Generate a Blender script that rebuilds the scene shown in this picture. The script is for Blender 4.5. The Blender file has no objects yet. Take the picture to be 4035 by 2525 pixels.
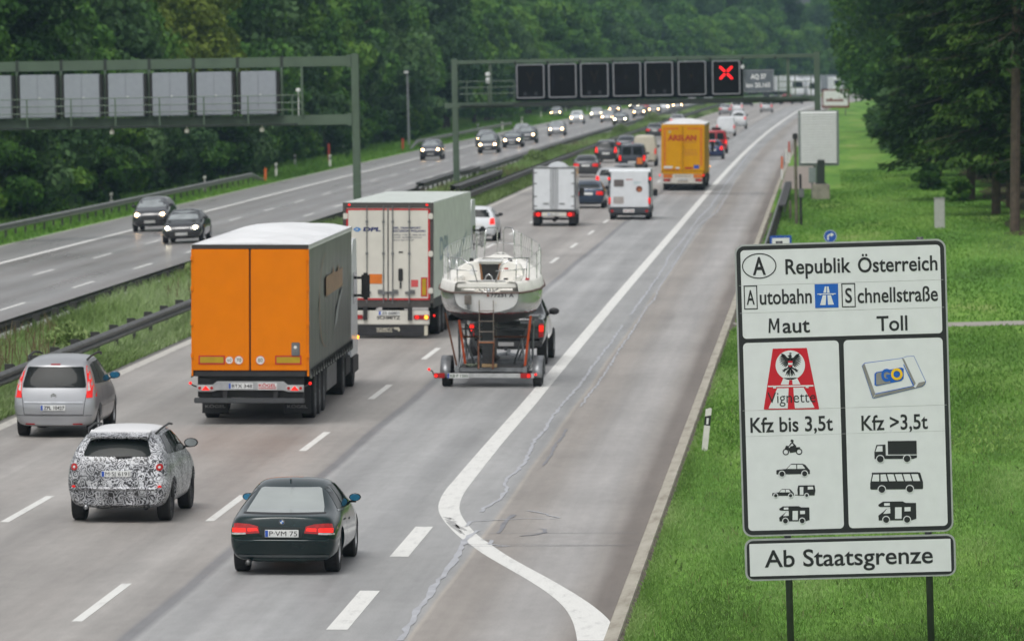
import bpy, bmesh, math, random
import numpy as np
from mathutils import Vector, Matrix
from mathutils.bvhtree import BVHTree
from mathutils.geometry import delaunay_2d_cdt
R = math.radians
random.seed(7)
SC = bpy.context.scene
COL = SC.collection

# ---------------------------------------------------------------- camera
F, CX, CY, HOR, XV, CAMH = 23244.0, 2017.5, 1262.5, 217.0, 3255.0, 8.0
PITCH = math.atan((CY - HOR) / F)
YAW = math.atan((XV - CX) * math.cos(PITCH) / F)
cam_d = bpy.data.cameras.new('camera')
cam = bpy.data.objects.new('camera', cam_d)
COL.objects.link(cam)
cam.location = (0, 0, CAMH)
cam.rotation_euler = (R(90) - PITCH, 0, YAW)
cam_d.sensor_width = 36
cam_d.lens = F / 4035 * 36
cam_d.clip_start = 1
cam_d.clip_end = 9000
cam_d.dof.use_dof = True
cam_d.dof.focus_distance = 82
cam_d.dof.aperture_fstop = 4.3
SC.camera = cam

# ---------------------------------------------------------------- world, sun, exposure
SUN_EL, SUN_ROT = R(62), R(198)
w = bpy.data.worlds.new('World')
SC.world = w
w.use_nodes = True
nt = w.node_tree
sky = nt.nodes.new('ShaderNodeTexSky')
sky.sky_type = 'NISHITA'
sky.sun_disc = False
sky.sun_elevation = SUN_EL
sky.sun_rotation = SUN_ROT
sky.air_density = 1.0
sky.dust_density = 4.0
sky.ozone_density = 1.0
hs = nt.nodes.new('ShaderNodeHueSaturation')      # a closed grey cloud deck takes the blue out
hs.inputs['Saturation'].default_value = 0.16
nt.links.new(sky.outputs[0], hs.inputs['Color'])
nt.links.new(hs.outputs[0], nt.nodes['Background'].inputs['Color'])
nt.nodes['Background'].inputs['Strength'].default_value = 0.14
sun_d = bpy.data.lights.new('sun', 'SUN')
sun_d.energy = 1.15
sun_d.angle = R(28)
sun_d.color = (1, 0.97, 0.93)
sun = bpy.data.objects.new('sun', sun_d)
COL.objects.link(sun)
sun.rotation_euler = (R(90) - SUN_EL, 0, R(180) - SUN_ROT)
SC.view_settings.view_transform = 'Standard'
SC.view_settings.look = 'None'
SC.view_settings.exposure = 0.12
SC.view_settings.gamma = 1.0
SC.cycles.use_denoising = True
SC.cycles.max_bounces = 6
SC.cycles.volume_bounces = 1
SC.cycles.transparent_max_bounces = 8

# ---------------------------------------------------------------- pixel (of the 4035 px photograph) to place
M3 = cam.rotation_euler.to_matrix()
RT, UP, FW = M3 @ Vector((1, 0, 0)), M3 @ Vector((0, 1, 0)), M3 @ Vector((0, 0, -1))
def ray(px, py):
    return FW * F + RT * (px - CX) + UP * (CY - py)
def G(px, py, z=0.0):
    d = ray(px, py)
    t = (z - CAMH) / d.z
    return Vector((d.x * t, d.y * t, z))
def atY(px, py, Y):
    d = ray(px, py)
    t = Y / d.y
    return Vector((d.x * t, Y, CAMH + d.z * t))
def shift(Y):
    s = 0.0
    if Y > 350: s += 1.2e-5 * (Y - 350) ** 2
    if Y > 850: s += (Y - 850) ** 2 / 9000.0
    return s
PROF = [(-400, 26.0), (-120, 6.0), (-60, 0.4), (-48, -0.6), (-41, -0.75), (-36.75, -0.49), (-22.4, 0.155), (-21.4, 0.25), (-19.2, 0.20), (-18.15, 0.0),
        (-2.6, 0.0), (2, 0.02), (8, 0.12), (14, 0.3), (60, 1.5), (400, 16)]
def gz(xr):
    for (a, za), (b, zb) in zip(PROF, PROF[1:]):
        if xr <= b: return za + (zb - za) * (xr - a) / (b - a)
    return PROF[-1][1]
def road(xr, Y):
    return Vector((xr + shift(Y), Y, gz(xr)))
def GL(px, py):                                   # a pixel on the falling left carriageway
    z = 0.0
    for _ in range(25):
        p = G(px, py, z)
        z = gz(p.x - shift(p.y))
    return p

# ---------------------------------------------------------------- materials
def srgb(r, g, b):
    f = lambda c: c / 12.92 if c <= 0.04045 else ((c + 0.055) / 1.055) ** 2.4
    return (f(r / 255), f(g / 255), f(b / 255))
_M = {}
def mat(name, col, rough=0.5, metal=0.0, vary=0.12, scale=6.0, coat=0.0, spec=0.5, emit=0.0, bump=0.0, space='Object', trans=0.0, ecol=None):
    if name in _M: return _M[name]
    m = bpy.data.materials.new(name); m.use_nodes = True
    t = m.node_tree; n = t.nodes; b = n['Principled BSDF']
    b.inputs['Roughness'].default_value = rough
    b.inputs['Metallic'].default_value = metal
    b.inputs['Specular IOR Level'].default_value = spec
    b.inputs['Coat Weight'].default_value = coat
    b.inputs['Coat Roughness'].default_value = 0.06
    tc = n.new('ShaderNodeTexCoord'); nz = n.new('ShaderNodeTexNoise')
    nz.inputs['Scale'].default_value = scale; nz.inputs['Detail'].default_value = 6
    t.links.new(tc.outputs[space], nz.inputs['Vector'])
    rp = n.new('ShaderNodeMapRange')
    rp.inputs['From Min'].default_value = 0.3; rp.inputs['From Max'].default_value = 0.7
    rp.inputs['To Min'].default_value = 1 - vary; rp.inputs['To Max'].default_value = 1 + vary
    t.links.new(nz.outputs['Fac'], rp.inputs['Value'])
    mx = n.new('ShaderNodeMix'); mx.data_type = 'RGBA'; mx.blend_type = 'MULTIPLY'
    mx.inputs[0].default_value = 1.0
    mx.inputs[6].default_value = (*col, 1)
    t.links.new(rp.outputs[0], mx.inputs[7])
    t.links.new(mx.outputs[2], b.inputs['Base Color'])
    if emit:
        b.inputs['Emission Color'].default_value = (*(ecol or col), 1)
        b.inputs['Emission Strength'].default_value = emit
    if bump:
        bp = n.new('ShaderNodeBump'); bp.inputs['Strength'].default_value = bump; bp.inputs['Distance'].default_value = 0.02
        t.links.new(nz.outputs['Fac'], bp.inputs['Height']); t.links.new(bp.outputs[0], b.inputs['Normal'])
    if trans: b.inputs['Transmission Weight'].default_value = trans
    _M[name] = m
    return m
def paint(name, col, rough=0.28, metal=0.0, vary=0.05, coat=0.6, spec=0.5):
    return mat('paint_' + name, col, rough, metal, vary, 2.5, coat, spec)

# ---------------------------------------------------------------- objects
def tag(o, label=None, cat=None, group=None, kind=None):
    if label: o['label'] = label
    if cat: o['category'] = cat
    if group: o['group'] = group
    if kind: o['kind'] = kind
    return o
def thing(name, label, cat, loc=(0, 0, 0), rotz=0.0, group=None, roll=0.0):
    o = bpy.data.objects.new(name, None); COL.objects.link(o)
    o.location = loc; o.rotation_euler = (0, roll, rotz)
    o.empty_display_size = 0.3
    return tag(o, label, cat, group)
def link(name, me, m=None, parent=None, smooth=False):
    o = bpy.data.objects.new(name, me); COL.objects.link(o)
    if m is not None:
        for x in (m if isinstance(m, (list, tuple)) else [m]): me.materials.append(x)
    if parent is not None: o.parent = parent
    if smooth: me.polygons.foreach_set('use_smooth', [True] * len(me.polygons))
    return o
class MB:
    """collects simple solids into one mesh"""
    def __init__(s): s.v = []; s.f = []; s.mi = []; s.cur = 0
    def add(s, vs, fs):
        n = len(s.v); s.v += [tuple(v) for v in vs]
        for f in fs: s.f.append([i + n for i in f]); s.mi.append(s.cur)
        return s
    def box(s, x0, x1, y0, y1, z0, z1, bev=0.0):
        if bev <= 0:
            return s.add([(x, y, z) for z in (z0, z1) for y in (y0, y1) for x in (x0, x1)],
                         [(0, 2, 3, 1), (4, 5, 7, 6), (0, 1, 5, 4), (2, 6, 7, 3), (0, 4, 6, 2), (1, 3, 7, 5)])
        bm = bmesh.new(); bmesh.ops.create_cube(bm, size=1)
        for v in bm.verts:
            v.co = Vector((x0 + (v.co.x + .5) * (x1 - x0), y0 + (v.co.y + .5) * (y1 - y0), z0 + (v.co.z + .5) * (z1 - z0)))
        bmesh.ops.bevel(bm, geom=bm.edges[:], offset=bev, segments=2, affect='EDGES')
        bm.verts.index_update()
        s.add([v.co.copy() for v in bm.verts], [[v.index for v in f.verts] for f in bm.faces]); bm.free()
        return s
    def tube(s, pts, r, n=8, caps=True):
        pts = [Vector(p) for p in pts]; rs = r if isinstance(r, (list, tuple)) else [r] * len(pts)
        vs = []; fs = []
        for i, p in enumerate(pts):
            d = (pts[min(i + 1, len(pts) - 1)] - pts[max(i - 1, 0)]).normalized()
            a = d.cross(Vector((0, 0, 1)))
            if a.length < 1e-3: a = d.cross(Vector((1, 0, 0)))
            a.normalize(); b = d.cross(a)
            for k in range(n):
                t = 2 * math.pi * k / n
                vs.append(p + (a * math.cos(t) + b * math.sin(t)) * rs[i])
        for i in range(len(pts) - 1):
            for k in range(n):
                fs.append((i * n + k, i * n + (k + 1) % n, (i + 1) * n + (k + 1) % n, (i + 1) * n + k))
        if caps:
            fs.append(tuple(range(n))[::-1]); fs.append(tuple((len(pts) - 1) * n + k for k in range(n)))
        return s.add(vs, fs)
    def prism(s, poly, y0, y1):                    # polygon in (x, z), thickness along y
        n = len(poly)
        vs = [(x, y0, z) for x, z in poly] + [(x, y1, z) for x, z in poly]
        return s.add(vs, [tuple(range(n)), tuple(range(2 * n - 1, n - 1, -1))] + [(i, i + n, (i + 1) % n + n, (i + 1) % n) for i in range(n)])
    def xprism(s, poly, x0, x1):                   # polygon in (y, z), thickness along x
        n = len(poly)
        vs = [(x0, y, z) for y, z in poly] + [(x1, y, z) for y, z in poly]
        return s.add(vs, [tuple(range(n)), tuple(range(2 * n - 1, n - 1, -1))] + [(i, i + n, (i + 1) % n + n, (i + 1) % n) for i in range(n)])
    def lathe_x(s, prof, cx, cy, cz, n=28):        # profile (x offset, radius) turned about the x axis
        vs = []; fs = []
        for (dx, r) in prof:
            for k in range(n):
                t = 2 * math.pi * k / n
                vs.append((cx + dx, cy + r * math.cos(t), cz + r * math.sin(t)))
        for i in range(len(prof) - 1):
            for k in range(n): fs.append((i * n + k, i * n + (k + 1) % n, (i + 1) * n + (k + 1) % n, (i + 1) * n + k))
        return s.add(vs, fs)
    def mesh(s, name):
        me = bpy.data.meshes.new(name); me.from_pydata(s.v, [], s.f); me.update()
        bm = bmesh.new(); bm.from_mesh(me); bmesh.ops.recalc_face_normals(bm, faces=bm.faces[:]); bm.to_mesh(me); bm.free()
        return me
    def build(s, name, m=None, parent=None, smooth=False):
        me = s.mesh(name); o = link(name, me, m, parent, smooth)
        if any(s.mi): me.polygons.foreach_set('material_index', s.mi)
        return o
def copy_tree(o, parent=None):
    c = o.copy(); COL.objects.link(c)
    if parent is not None: c.parent = parent
    for ch in o.children: copy_tree(ch, c)
    return c
def ngrid(V, Fq, name, m, uv=None, kind='structure', smooth=False):
    me = bpy.data.meshes.new(name); me.from_pydata(V, [], Fq); me.update()
    if uv is not None:
        l = me.uv_layers.new(name='UVMap')
        idx = np.empty(len(me.loops), dtype=np.int32); me.loops.foreach_get('vertex_index', idx)
        l.data.foreach_set('uv', np.asarray(uv, dtype=np.float32)[idx].ravel())
    o = link(name, me, m, None, smooth)
    return tag(o, kind=kind)

# ---------------------------------------------------------------- lettering and flat graphics
_T = {}
def text_geo(s, bold=0.0):
    key = (s, bold)
    if key in _T: return _T[key]
    c = bpy.data.curves.new('t', 'FONT'); c.body = s; c.size = 1.0; c.offset = bold; c.resolution_u = 4
    o = bpy.data.objects.new('t', c); COL.objects.link(o)
    dg = bpy.context.evaluated_depsgraph_get()
    me = bpy.data.meshes.new_from_object(o.evaluated_get(dg))
    v = [(p.co.x, p.co.y) for p in me.vertices]; f = [tuple(p.vertices) for p in me.polygons]
    bpy.data.objects.remove(o); bpy.data.curves.remove(c); bpy.data.meshes.remove(me)
    _T[key] = (v, f)
    return _T[key]
def text_cap():
    v, f = text_geo('H'); return max(p[1] for p in v)
def lettering(s, x0, x1, base, cap, fn, bold=0.0, name='lettering', m=None, parent=None, skew=0.0):
    """text from x0 to x1 standing on base with capital height cap; fn maps flat (x, y) to a 3D point"""
    v, f = text_geo(s, bold)
    a, b = min(p[0] for p in v), max(p[0] for p in v)
    kx = (x1 - x0) / (b - a); ky = cap / text_cap()
    pts = [fn(x0 + (p[0] - a) * kx + skew * p[1] * ky, base + p[1] * ky) for p in v]
    me = bpy.data.meshes.new(name); me.from_pydata(pts, [], f); me.update()
    return link(name, me, m, parent)
def lock_uv(me): pass
def flat(polys, fn, name, m, parent):
    """filled polygons (list of outlines) -> one flat mesh through fn"""
    V = []; Fc = []
    for poly in polys:
        out = delaunay_2d_cdt([Vector(p) for p in poly], [], [list(range(len(poly)))], 1, 1e-6)
        n = len(V); V += [fn(p.x, p.y) for p in out[0]]; Fc += [[i + n for i in f] for f in out[2]]
    me = bpy.data.meshes.new(name); me.from_pydata(V, [], Fc); me.update()
    return link(name, me, m, parent)
def rrect(x0, x1, y0, y1, r, n=6):
    pts = []
    for (cx, cy, a) in ((x1 - r, y1 - r, 0), (x0 + r, y1 - r, 90), (x0 + r, y0 + r, 180), (x1 - r, y0 + r, 270)):
        for k in range(n + 1):
            t = R(a + 90 * k / n); pts.append((cx + r * math.cos(t), cy + r * math.sin(t)))
    return pts
def disc(cx, cy, r, n=28, ry=None):
    ry = ry or r
    return [(cx + r * math.cos(2 * math.pi * k / n), cy + ry * math.sin(2 * math.pi * k / n)) for k in range(n)]
def ringpolys(cx, cy, r0, r1, n=32, ry0=None, ry1=None):
    ry0 = ry0 or r0; ry1 = ry1 or r1; out = []
    for k in range(n):
        a, b = 2 * math.pi * k / n, 2 * math.pi * (k + 1) / n
        out.append([(cx + r0 * math.cos(a), cy + ry0 * math.sin(a)), (cx + r1 * math.cos(a), cy + ry1 * math.sin(a)),
                    (cx + r1 * math.cos(b), cy + ry1 * math.sin(b)), (cx + r0 * math.cos(b), cy + ry0 * math.sin(b))])
    return out
# ================================================================ SETTING
def node_mat(name):
    m = bpy.data.materials.new(name); m.use_nodes = True
    return m, m.node_tree, m.node_tree.nodes, m.node_tree.links, m.node_tree.nodes['Principled BSDF']
def N(n, typ, **kw):
    x = n.new(typ)
    for k, v in kw.items():
        if k in x.inputs.keys(): x.inputs[k].default_value = v
        else: setattr(x, k, v)
    return x
def ramp(n, stops, interp='LINEAR'):
    r = n.new('ShaderNodeValToRGB'); e = r.color_ramp; e.interpolation = interp
    while len(e.elements) < len(stops): e.elements.new(0.5)
    for el, (p, c) in zip(e.elements, stops):
        el.position = p; el.color = (*c, 1)
    return r
def mul(n, l, a, b, fac=1.0):
    x = n.new('ShaderNodeMix'); x.data_type = 'RGBA'; x.blend_type = 'MULTIPLY'; x.inputs[0].default_value = fac
    l.new(a, x.inputs[6]); l.new(b, x.inputs[7]); return x.outputs[2]
def grey(n, l, val, a, b, lo=0.3, hi=0.7):
    m = n.new('ShaderNodeMapRange'); m.inputs['From Min'].default_value = lo; m.inputs['From Max'].default_value = hi
    m.inputs['To Min'].default_value = a; m.inputs['To Max'].default_value = b
    l.new(val, m.inputs['Value']); return m.outputs[0]
def uvnoise(n, l, uv, sx, sy, scale, detail=5, rough=0.6):
    mp = n.new('ShaderNodeMapping'); mp.inputs['Scale'].default_value = (sx, sy, 1); l.new(uv, mp.inputs['Vector'])
    z = n.new('ShaderNodeTexNoise'); z.inputs['Scale'].default_value = scale; z.inputs['Detail'].default_value = detail
    z.inputs['Roughness'].default_value = rough; l.new(mp.outputs[0], z.inputs['Vector']); return z.outputs['Fac']
def road_mat(name, x0, x1, zones, rough, spec):
    m, t, n, l, b = node_mat(name)
    uv = n.new('ShaderNodeUVMap').outputs[0]
    sp = n.new('ShaderNodeSeparateXYZ'); l.new(uv, sp.inputs[0])
    wob = uvnoise(n, l, uv, 0.3, 0.05, 1.0)
    ad = N(n, 'ShaderNodeMath', operation='MULTIPLY_ADD'); l.new(wob, ad.inputs[0]); ad.inputs[1].default_value = 0.25; l.new(sp.outputs[0], ad.inputs[2])
    mr = n.new('ShaderNodeMapRange'); mr.inputs['From Min'].default_value = x0 + .125; mr.inputs['From Max'].default_value = x1 + .125
    l.new(ad.outputs[0], mr.inputs['Value'])
    rp = ramp(n, [((x - x0) / (x1 - x0), c) for x, c in zones]); l.new(mr.outputs[0], rp.inputs[0])
    c = rp.outputs[0]
    c = mul(n, l, c, grey(n, l, uvnoise(n, l, uv, 1.6, 0.03, 1.0), 0.82, 1.14))        # long wheel streaks
    c = mul(n, l, c, grey(n, l, uvnoise(n, l, uv, 0.25, 0.12, 1.0), 0.86, 1.12))       # patches
    c = mul(n, l, c, grey(n, l, uvnoise(n, l, uv, 5, 1.2, 1.0, 3), 0.93, 1.06))        # short scuffs
    fine = uvnoise(n, l, uv, 1, 1, 38.0, 2)
    c = mul(n, l, c, grey(n, l, fine, 0.86, 1.14))
    l.new(c, b.inputs['Base Color'])
    rr = grey(n, l, uvnoise(n, l, uv, 0.7, 0.04, 1.0), rough - 0.05, rough + 0.05); l.new(rr, b.inputs['Roughness'])
    b.inputs['Specular IOR Level'].default_value = spec
    bp = N(n, 'ShaderNodeBump', Strength=0.25, Distance=0.006); l.new(fine, bp.inputs['Height']); l.new(bp.outputs[0], b.inputs['Normal'])
    return m

YS = list(np.concatenate([np.arange(-30, 350, 20), np.arange(350, 900, 25), np.arange(900, 1700, 20)]))
def sheet(name, cols, m, dz, ys=YS, kind='structure'):
    V = []; UV = []; Fq = []
    for Y in ys:
        for x in cols:
            p = road(x, Y); V.append((p.x, p.y, p.z + dz)); UV.append((x, Y))
    k = len(cols)
    for i in range(len(ys) - 1):
        for j in range(k - 1): Fq.append((i * k + j, i * k + j + 1, (i + 1) * k + j + 1, (i + 1) * k + j))
    return ngrid(V, Fq, name, m, UV, kind)

# ground: one sheet of verge grass reaching past everything
def grass_ground():
    m, t, n, l, b = node_mat('verge_grass_ground')
    uv = n.new('ShaderNodeUVMap').outputs[0]
    a = ramp(n, [(0.30, (0.050, 0.12, 0.018)), (0.45, (0.10, 0.225, 0.034)), (0.58, (0.15, 0.275, 0.046)), (0.72, (0.25, 0.29, 0.10))])
    l.new(uvnoise(n, l, uv, 0.22, 0.03, 1.0, 6), a.inputs[0])
    c = mul(n, l, a.outputs[0], grey(n, l, uvnoise(n, l, uv, 1, 0.5, 2.2, 6), 0.62, 1.35))
    l.new(c, b.inputs['Base Color']); b.inputs['Roughness'].default_value = 0.85
    b.inputs['Specular IOR Level'].default_value = 0.15
    return m
gcols = [p[0] for p in PROF]
gys = [-400, -200, -100] + list(np.arange(-30, 1700, 10)) + [1900, 2200, 2600, 3200, 4200]
sheet('ground', gcols, grass_ground(), 0.0, gys)

BE1, BE2, BE3 = (0.325, 0.307, 0.288), (0.285, 0.267, 0.250), (0.345, 0.328, 0.309)
GR1, GR2, GR3 = (0.330, 0.330, 0.325), (0.298, 0.299, 0.298), (0.358, 0.359, 0.356)
SH1, SH2, SH3 = (0.345, 0.332, 0.320), (0.280, 0.256, 0.233), (0.175, 0.150, 0.130)
right_zones = [(-18.1, (0.10, 0.095, 0.09)), (-17.75, BE2), (-17.0, BE1), (-16.2, BE2), (-15.6, BE3), (-14.9, BE2), (-14.0, BE3), (-13.1, BE2),
               (-12.3, BE1), (-11.5, BE2), (-10.6, BE3), (-9.72, BE1), (-9.66, (0.20, 0.20, 0.205)), (-9.5, (0.21, 0.21, 0.215)), (-9.42, GR3), (-8.9, GR2), (-8.2, GR3),
               (-7.5, GR2), (-6.7, GR1), (-5.75, GR2), (-5.68, (0.37, 0.34, 0.30)), (-5.62, SH2), (-5.1, SH2), (-4.5, SH1), (-3.9, SH1), (-3.5, SH2), (-3.3, SH3), (-3.02, SH3)]
# ramps hold 32 stops at most
sheet('road', [-18.15, -14, -10, -6, -3.02], road_mat('right_carriageway', -18.15, -3.02, right_zones, 0.50, 0.28), 0.004)
LF1, LF2, LF3 = (0.245, 0.238, 0.232), (0.205, 0.190, 0.182), (0.275, 0.270, 0.265)
left_zones = [(-36.7, (0.27, 0.26, 0.25)), (-35, LF1), (-33.5, LF3), (-32.4, LF2), (-31.6, LF1), (-30.6, LF2), (-29.6, LF3), (-28.6, LF2), (-27.7, LF1), (-26.9, LF2),
              (-25.8, LF3), (-25.0, LF2), (-24.0, LF1), (-23, LF3), (-22.5, (0.13, 0.125, 0.12))]
sheet('road', [-36.7, -32, -28, -22.5], road_mat('left_carriageway', -36.7, -22.5, left_zones, 0.31, 0.5), 0.004)

def paint_mat(name, col, wear):
    m, t, n, l, b = node_mat(name)
    uv = n.new('ShaderNodeUVMap').outputs[0]
    rp = ramp(n, [(0.22, (.25, .245, .24)), (0.29, tuple(c * (1 - wear) for c in col)), (0.46, col), (0.7, tuple(min(1, c * 1.05) for c in col))]); l.new(uvnoise(n, l, uv, 6, 1.2, 1.0, 8), rp.inputs[0])
    c = mul(n, l, rp.outputs[0], grey(n, l, uvnoise(n, l, uv, 1, 1, 30.0, 2), 0.90, 1.08))
    l.new(c, b.inputs['Base Color']); b.inputs['Roughness'].default_value = 0.55
    return m
WHITE = paint_mat('road_paint_white', (0.70, 0.70, 0.67), 0.22)
WORN = paint_mat('road_paint_worn', (0.50, 0.48, 0.44), 0.35)
def ribbon(name, pts, wd, m, dz, parts=None, kind='structure'):
    """pts: ground points along the middle; wd: width across the road (m) or list"""
    V = []; UV = []; Fq = []
    for run in pts:
        n0 = len(V)
        for i, (p, ww) in enumerate(run):
            a, c = run[max(i - 1, 0)][0], run[min(i + 1, len(run) - 1)][0]
            d = Vector((c.x - a.x, c.y - a.y, 0)).normalized(); s = Vector((d.y, -d.x, 0)) * ww / 2
            for q in (p - s, p + s):
                z = gz(q.x - shift(q.y)); V.append((q.x, q.y, z + dz)); UV.append((q.x, q.y))
        for i in range(len(run) - 1):
            a = n0 + 2 * i; Fq.append((a, a + 1, a + 3, a + 2))
    return ngrid(V, Fq, name, m, UV, kind)
def along(xr, Y0, Y1, wd, step=12):
    k = max(1, int(math.ceil((Y1 - Y0) / step)))
    return [(road(xr, Y0 + (Y1 - Y0) * i / k), wd) for i in range(k + 1)]
DASH0 = G(305.8, 2449).y
def dashes(xr, wd, y_first, length=6.0, period=18.0, Y1=1350):
    out = []; y = y_first
    while y > 40: y -= period
    while y < Y1: out.append(along(xr, y, y + length, wd)); y += period
    return out
ribbon('lane_marking', dashes(-10.56, 0.155, DASH0), 0, WHITE, 0.008)
ribbon('lane_marking', dashes(-14.05, 0.155, G(23.8, 2057.6).y), 0, WHITE, 0.008)
b0 = G(1348, 2481.5).y
ribbon('lane_marking', [along(-6.79, b0 - 12 + 12 * k, b0 - 6 + 12 * k, 0.30) for k in range(0, 3)], 0, WHITE, 0.008)
ribbon('edge_marking', [along(-17.72, 30, 1500, 0.30)], 0, WORN, 0.008)
# the wide line between lane and hard shoulder that swings out to the kerb
def D(x, y): return G(x * 1.67012, y * 1.67012)
c3 = lambda x, y: G(1300 + x / 1.6345, 1600 + y / 1.6345)
bend = [(1722, 1512), (1706, 1440), (1672, 1370), (1610, 1300), (1530, 1235), (1440, 1175), (1320, 1103), (1180, 1025), (1060, 955), (960, 885),
        (890, 835), (835, 780), (795, 730), (770, 680), (768, 635), (785, 585), (815, 535), (862, 478), (925, 400), (1000, 310), (1080, 215), (1268, 0)]
bp = [c3(x, y) for x, y in bend]
bw = [.55, .55, .52, .45, .40, .37, .35, .34, .34, .34, .34, .35, .36, .37, .38, .38, .38, .37, .36, .35, .34, .34]
def smooth_path(P, Wd, k=6):
    out = []
    for i in range(len(P) - 1):
        p0, p1, p2, p3 = P[max(i - 1, 0)], P[i], P[i + 1], P[min(i + 2, len(P) - 1)]
        for j in range(k):
            t = j / k
            q = 0.5 * ((2 * p1) + (p2 - p0) * t + (2 * p0 - 5 * p1 + 4 * p2 - p3) * t * t + (3 * p1 - p0 - 3 * p2 + p3) * t ** 3)
            out.append((q, Wd[i] + (Wd[i + 1] - Wd[i]) * t))
    out.append((P[-1], Wd[-1])); return out
run = smooth_path(bp, bw)
lastp = bp[-1]
Y = lastp.y + 8
while Y < 1500:
    xr = lastp.x + (-6.86 - lastp.x) * min(1, (Y - lastp.y) / 60)
    run.append((road(xr, Y), 0.33)); Y += 12
ribbon('edge_marking', [run], 0, WHITE, 0.008)
# tyres have worn the bend of the line through to the asphalt
wear = [[(730, 715), (762, 722), (775, 735)], [(742, 730), (790, 752), (832, 790)], [(752, 745), (800, 780), (845, 822)], [(770, 722), (800, 732)], [(790, 740), (820, 748)], [(810, 765), (850, 790), (880, 805)], [(835, 800), (868, 832)]]
ribbon('worn_paint', [smooth_path([c3(*q) for q in w], [.03] + [.10] * (len(w) - 2) + [.03]) if len(w) > 2 else [(c3(*w[0]), .05), (c3(*w[1]), .02)] for w in wear], 0, mat('bare_asphalt', (.36, .358, .35), .6, vary=.15, scale=4), 0.0105)
# left carriageway lines
GLy = lambda x, y: GL(x, y).y
ribbon('lane_marking', dashes(-25.85, 0.155, GLy(285, 1135)), 0, WHITE, 0.008)
ribbon('lane_marking', dashes(-29.35, 0.155, GLy(382, 1018)), 0, WHITE, 0.008)
ribbon('edge_marking', [along(-32.95, 60, 1500, 0.32)], 0, WHITE, 0.008)
ribbon('edge_marking', [along(-22.95, 60, 1500, 0.18)], 0, WORN, 0.008)
ribbon('edge_marking', [along(-36.55, 60, 1500, 0.12)], 0, WORN, 0.008)

# kerb gutter of pale concrete slabs on the right
kerb_m, t_, n_, l_, b_ = node_mat('gutter_concrete')
uv_ = n_.new('ShaderNodeUVMap').outputs[0]
rp_ = ramp(n_, [(0.3, (0.24, 0.215, 0.17)), (0.5, (0.36, 0.335, 0.275)), (0.7, (0.42, 0.395, 0.335))]); l_.new(uvnoise(n_, l_, uv_, 4, 0.6, 1.0, 6), rp_.inputs[0])
wv_ = uvnoise(n_, l_, uv_, 1.0, 12.0, 1.0, 2)
l_.new(mul(n_, l_, rp_.outputs[0], grey(n_, l_, wv_, 0.85, 1.1)), b_.inputs['Base Color']); b_.inputs['Roughness'].default_value = 0.75
def kerb():
    V = []; UV = []; Fq = []
    prof = [(-3.03, 0.001), (-3.01, 0.02), (-2.84, 0.045), (-2.82, 0.045), (-2.80, -0.02)]
    ys = [y for y in np.arange(30, 900, 6)]
    for Y in ys:
        for x, z in prof: V.append((x + shift(Y), Y, z)); UV.append((x, Y))
    k = len(prof)
    for i in range(len(ys) - 1):
        for j in range(k - 1): Fq.append((i * k + j, i * k + j + 1, (i + 1) * k + j + 1, (i + 1) * k + j))
    return ngrid(V, Fq, 'kerb', kerb_m, UV)
kerb()
soil = mat('dark_soil', (0.085, 0.072, 0.055), 0.9, vary=0.4, scale=3)
ribbon('soil_strip', [along(-2.74, 30, 300, 0.20, 6)], 0, soil, 0.006)

# sealed cracks: bitumen joints that dried pale
seal = mat('crack_sealant', (0.40, 0.41, 0.435), 0.5, vary=0.2, scale=1.5)
seal_dark = mat('crack_sealant_dark', (0.20, 0.20, 0.215), 0.5, vary=0.2, scale=1.5)
c5 = lambda x, y: G(1300 + x / 1.667, 750 + y / 1.667)
def crack(pts, wd, m, rough=0.05, seed=1):
    rnd = random.Random(seed); out = []
    for (a, c) in zip(pts, pts[1:]):
        k = max(2, int((c - a).length / 0.45))
        for i in range(k):
            p = a.lerp(c, i / k); out.append((p + Vector((rnd.uniform(-rough, rough), 0, 0)), wd * rnd.uniform(0.55, 1.35)))
    out.append((pts[-1], wd)); return out
ck1 = [c3(*p) for p in ((982, 682), (985, 660), (1060, 625), (1100, 590), (1142, 540), (1130, 512), (1142, 470), (1200, 420), (1255, 360), (1290, 290), (1320, 215), (1370, 170), (1400, 125), (1440, 60), (1490, 0))]
ck1 += [c5(*p) for p in ((1600, 1330), (1640, 1285), (1720, 1165), (1790, 1070), (1850, 1000), (1900, 920), (1922, 885))]
ck1b = [c5(*p) for p in ((1975, 820), (2030, 740), (2120, 620), (2200, 500), (2230, 430), (2330, 310), (2417, 190))]
ck2 = [c5(*p) for p in ((1650, 1420), (1700, 1340), (1760, 1270), (1830, 1170), (1900, 1050), (1950, 980), (2000, 900), (2080, 770), (2130, 720), (2160, 640), (2230, 540), (2290, 440), (2417, 235))]
c4 = lambda x, y: G(2050 + x / 2.197, 400 + y / 2.197)
ck1c = [c5(2417, 190)] + [c4(*p) for p in ((1640, 920), (1720, 800), (1760, 740), (1850, 620), (1960, 480), (2050, 360))]
ck2c = [c5(2417, 235)] + [c4(*p) for p in ((1700, 960), (1800, 800), (1850, 700))]
ck3 = [c3(*p) for p in ((455, 1512), (490, 1460), (520, 1395), (560, 1310), (620, 1250), (670, 1160), (720, 1100), (790, 1010), (830, 930), (870, 870), (920, 820), (955, 802))]
ck4 = [c3(*p) for p in ((1270, 675), (1340, 685), (1395, 697), (1400, 705), (1440, 712), (1480, 720), (1420, 728), (1280, 725), (1070, 735), (905, 745), (880, 775))]
ck5 = [c3(*p) for p in ((970, 862), (1050, 865), (1030, 890), (1090, 900), (1165, 903), (1060, 908))]
ck6 = [c3(*p) for p in ((1085, 820), (1120, 770), (1150, 730), (1185, 700))]
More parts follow.
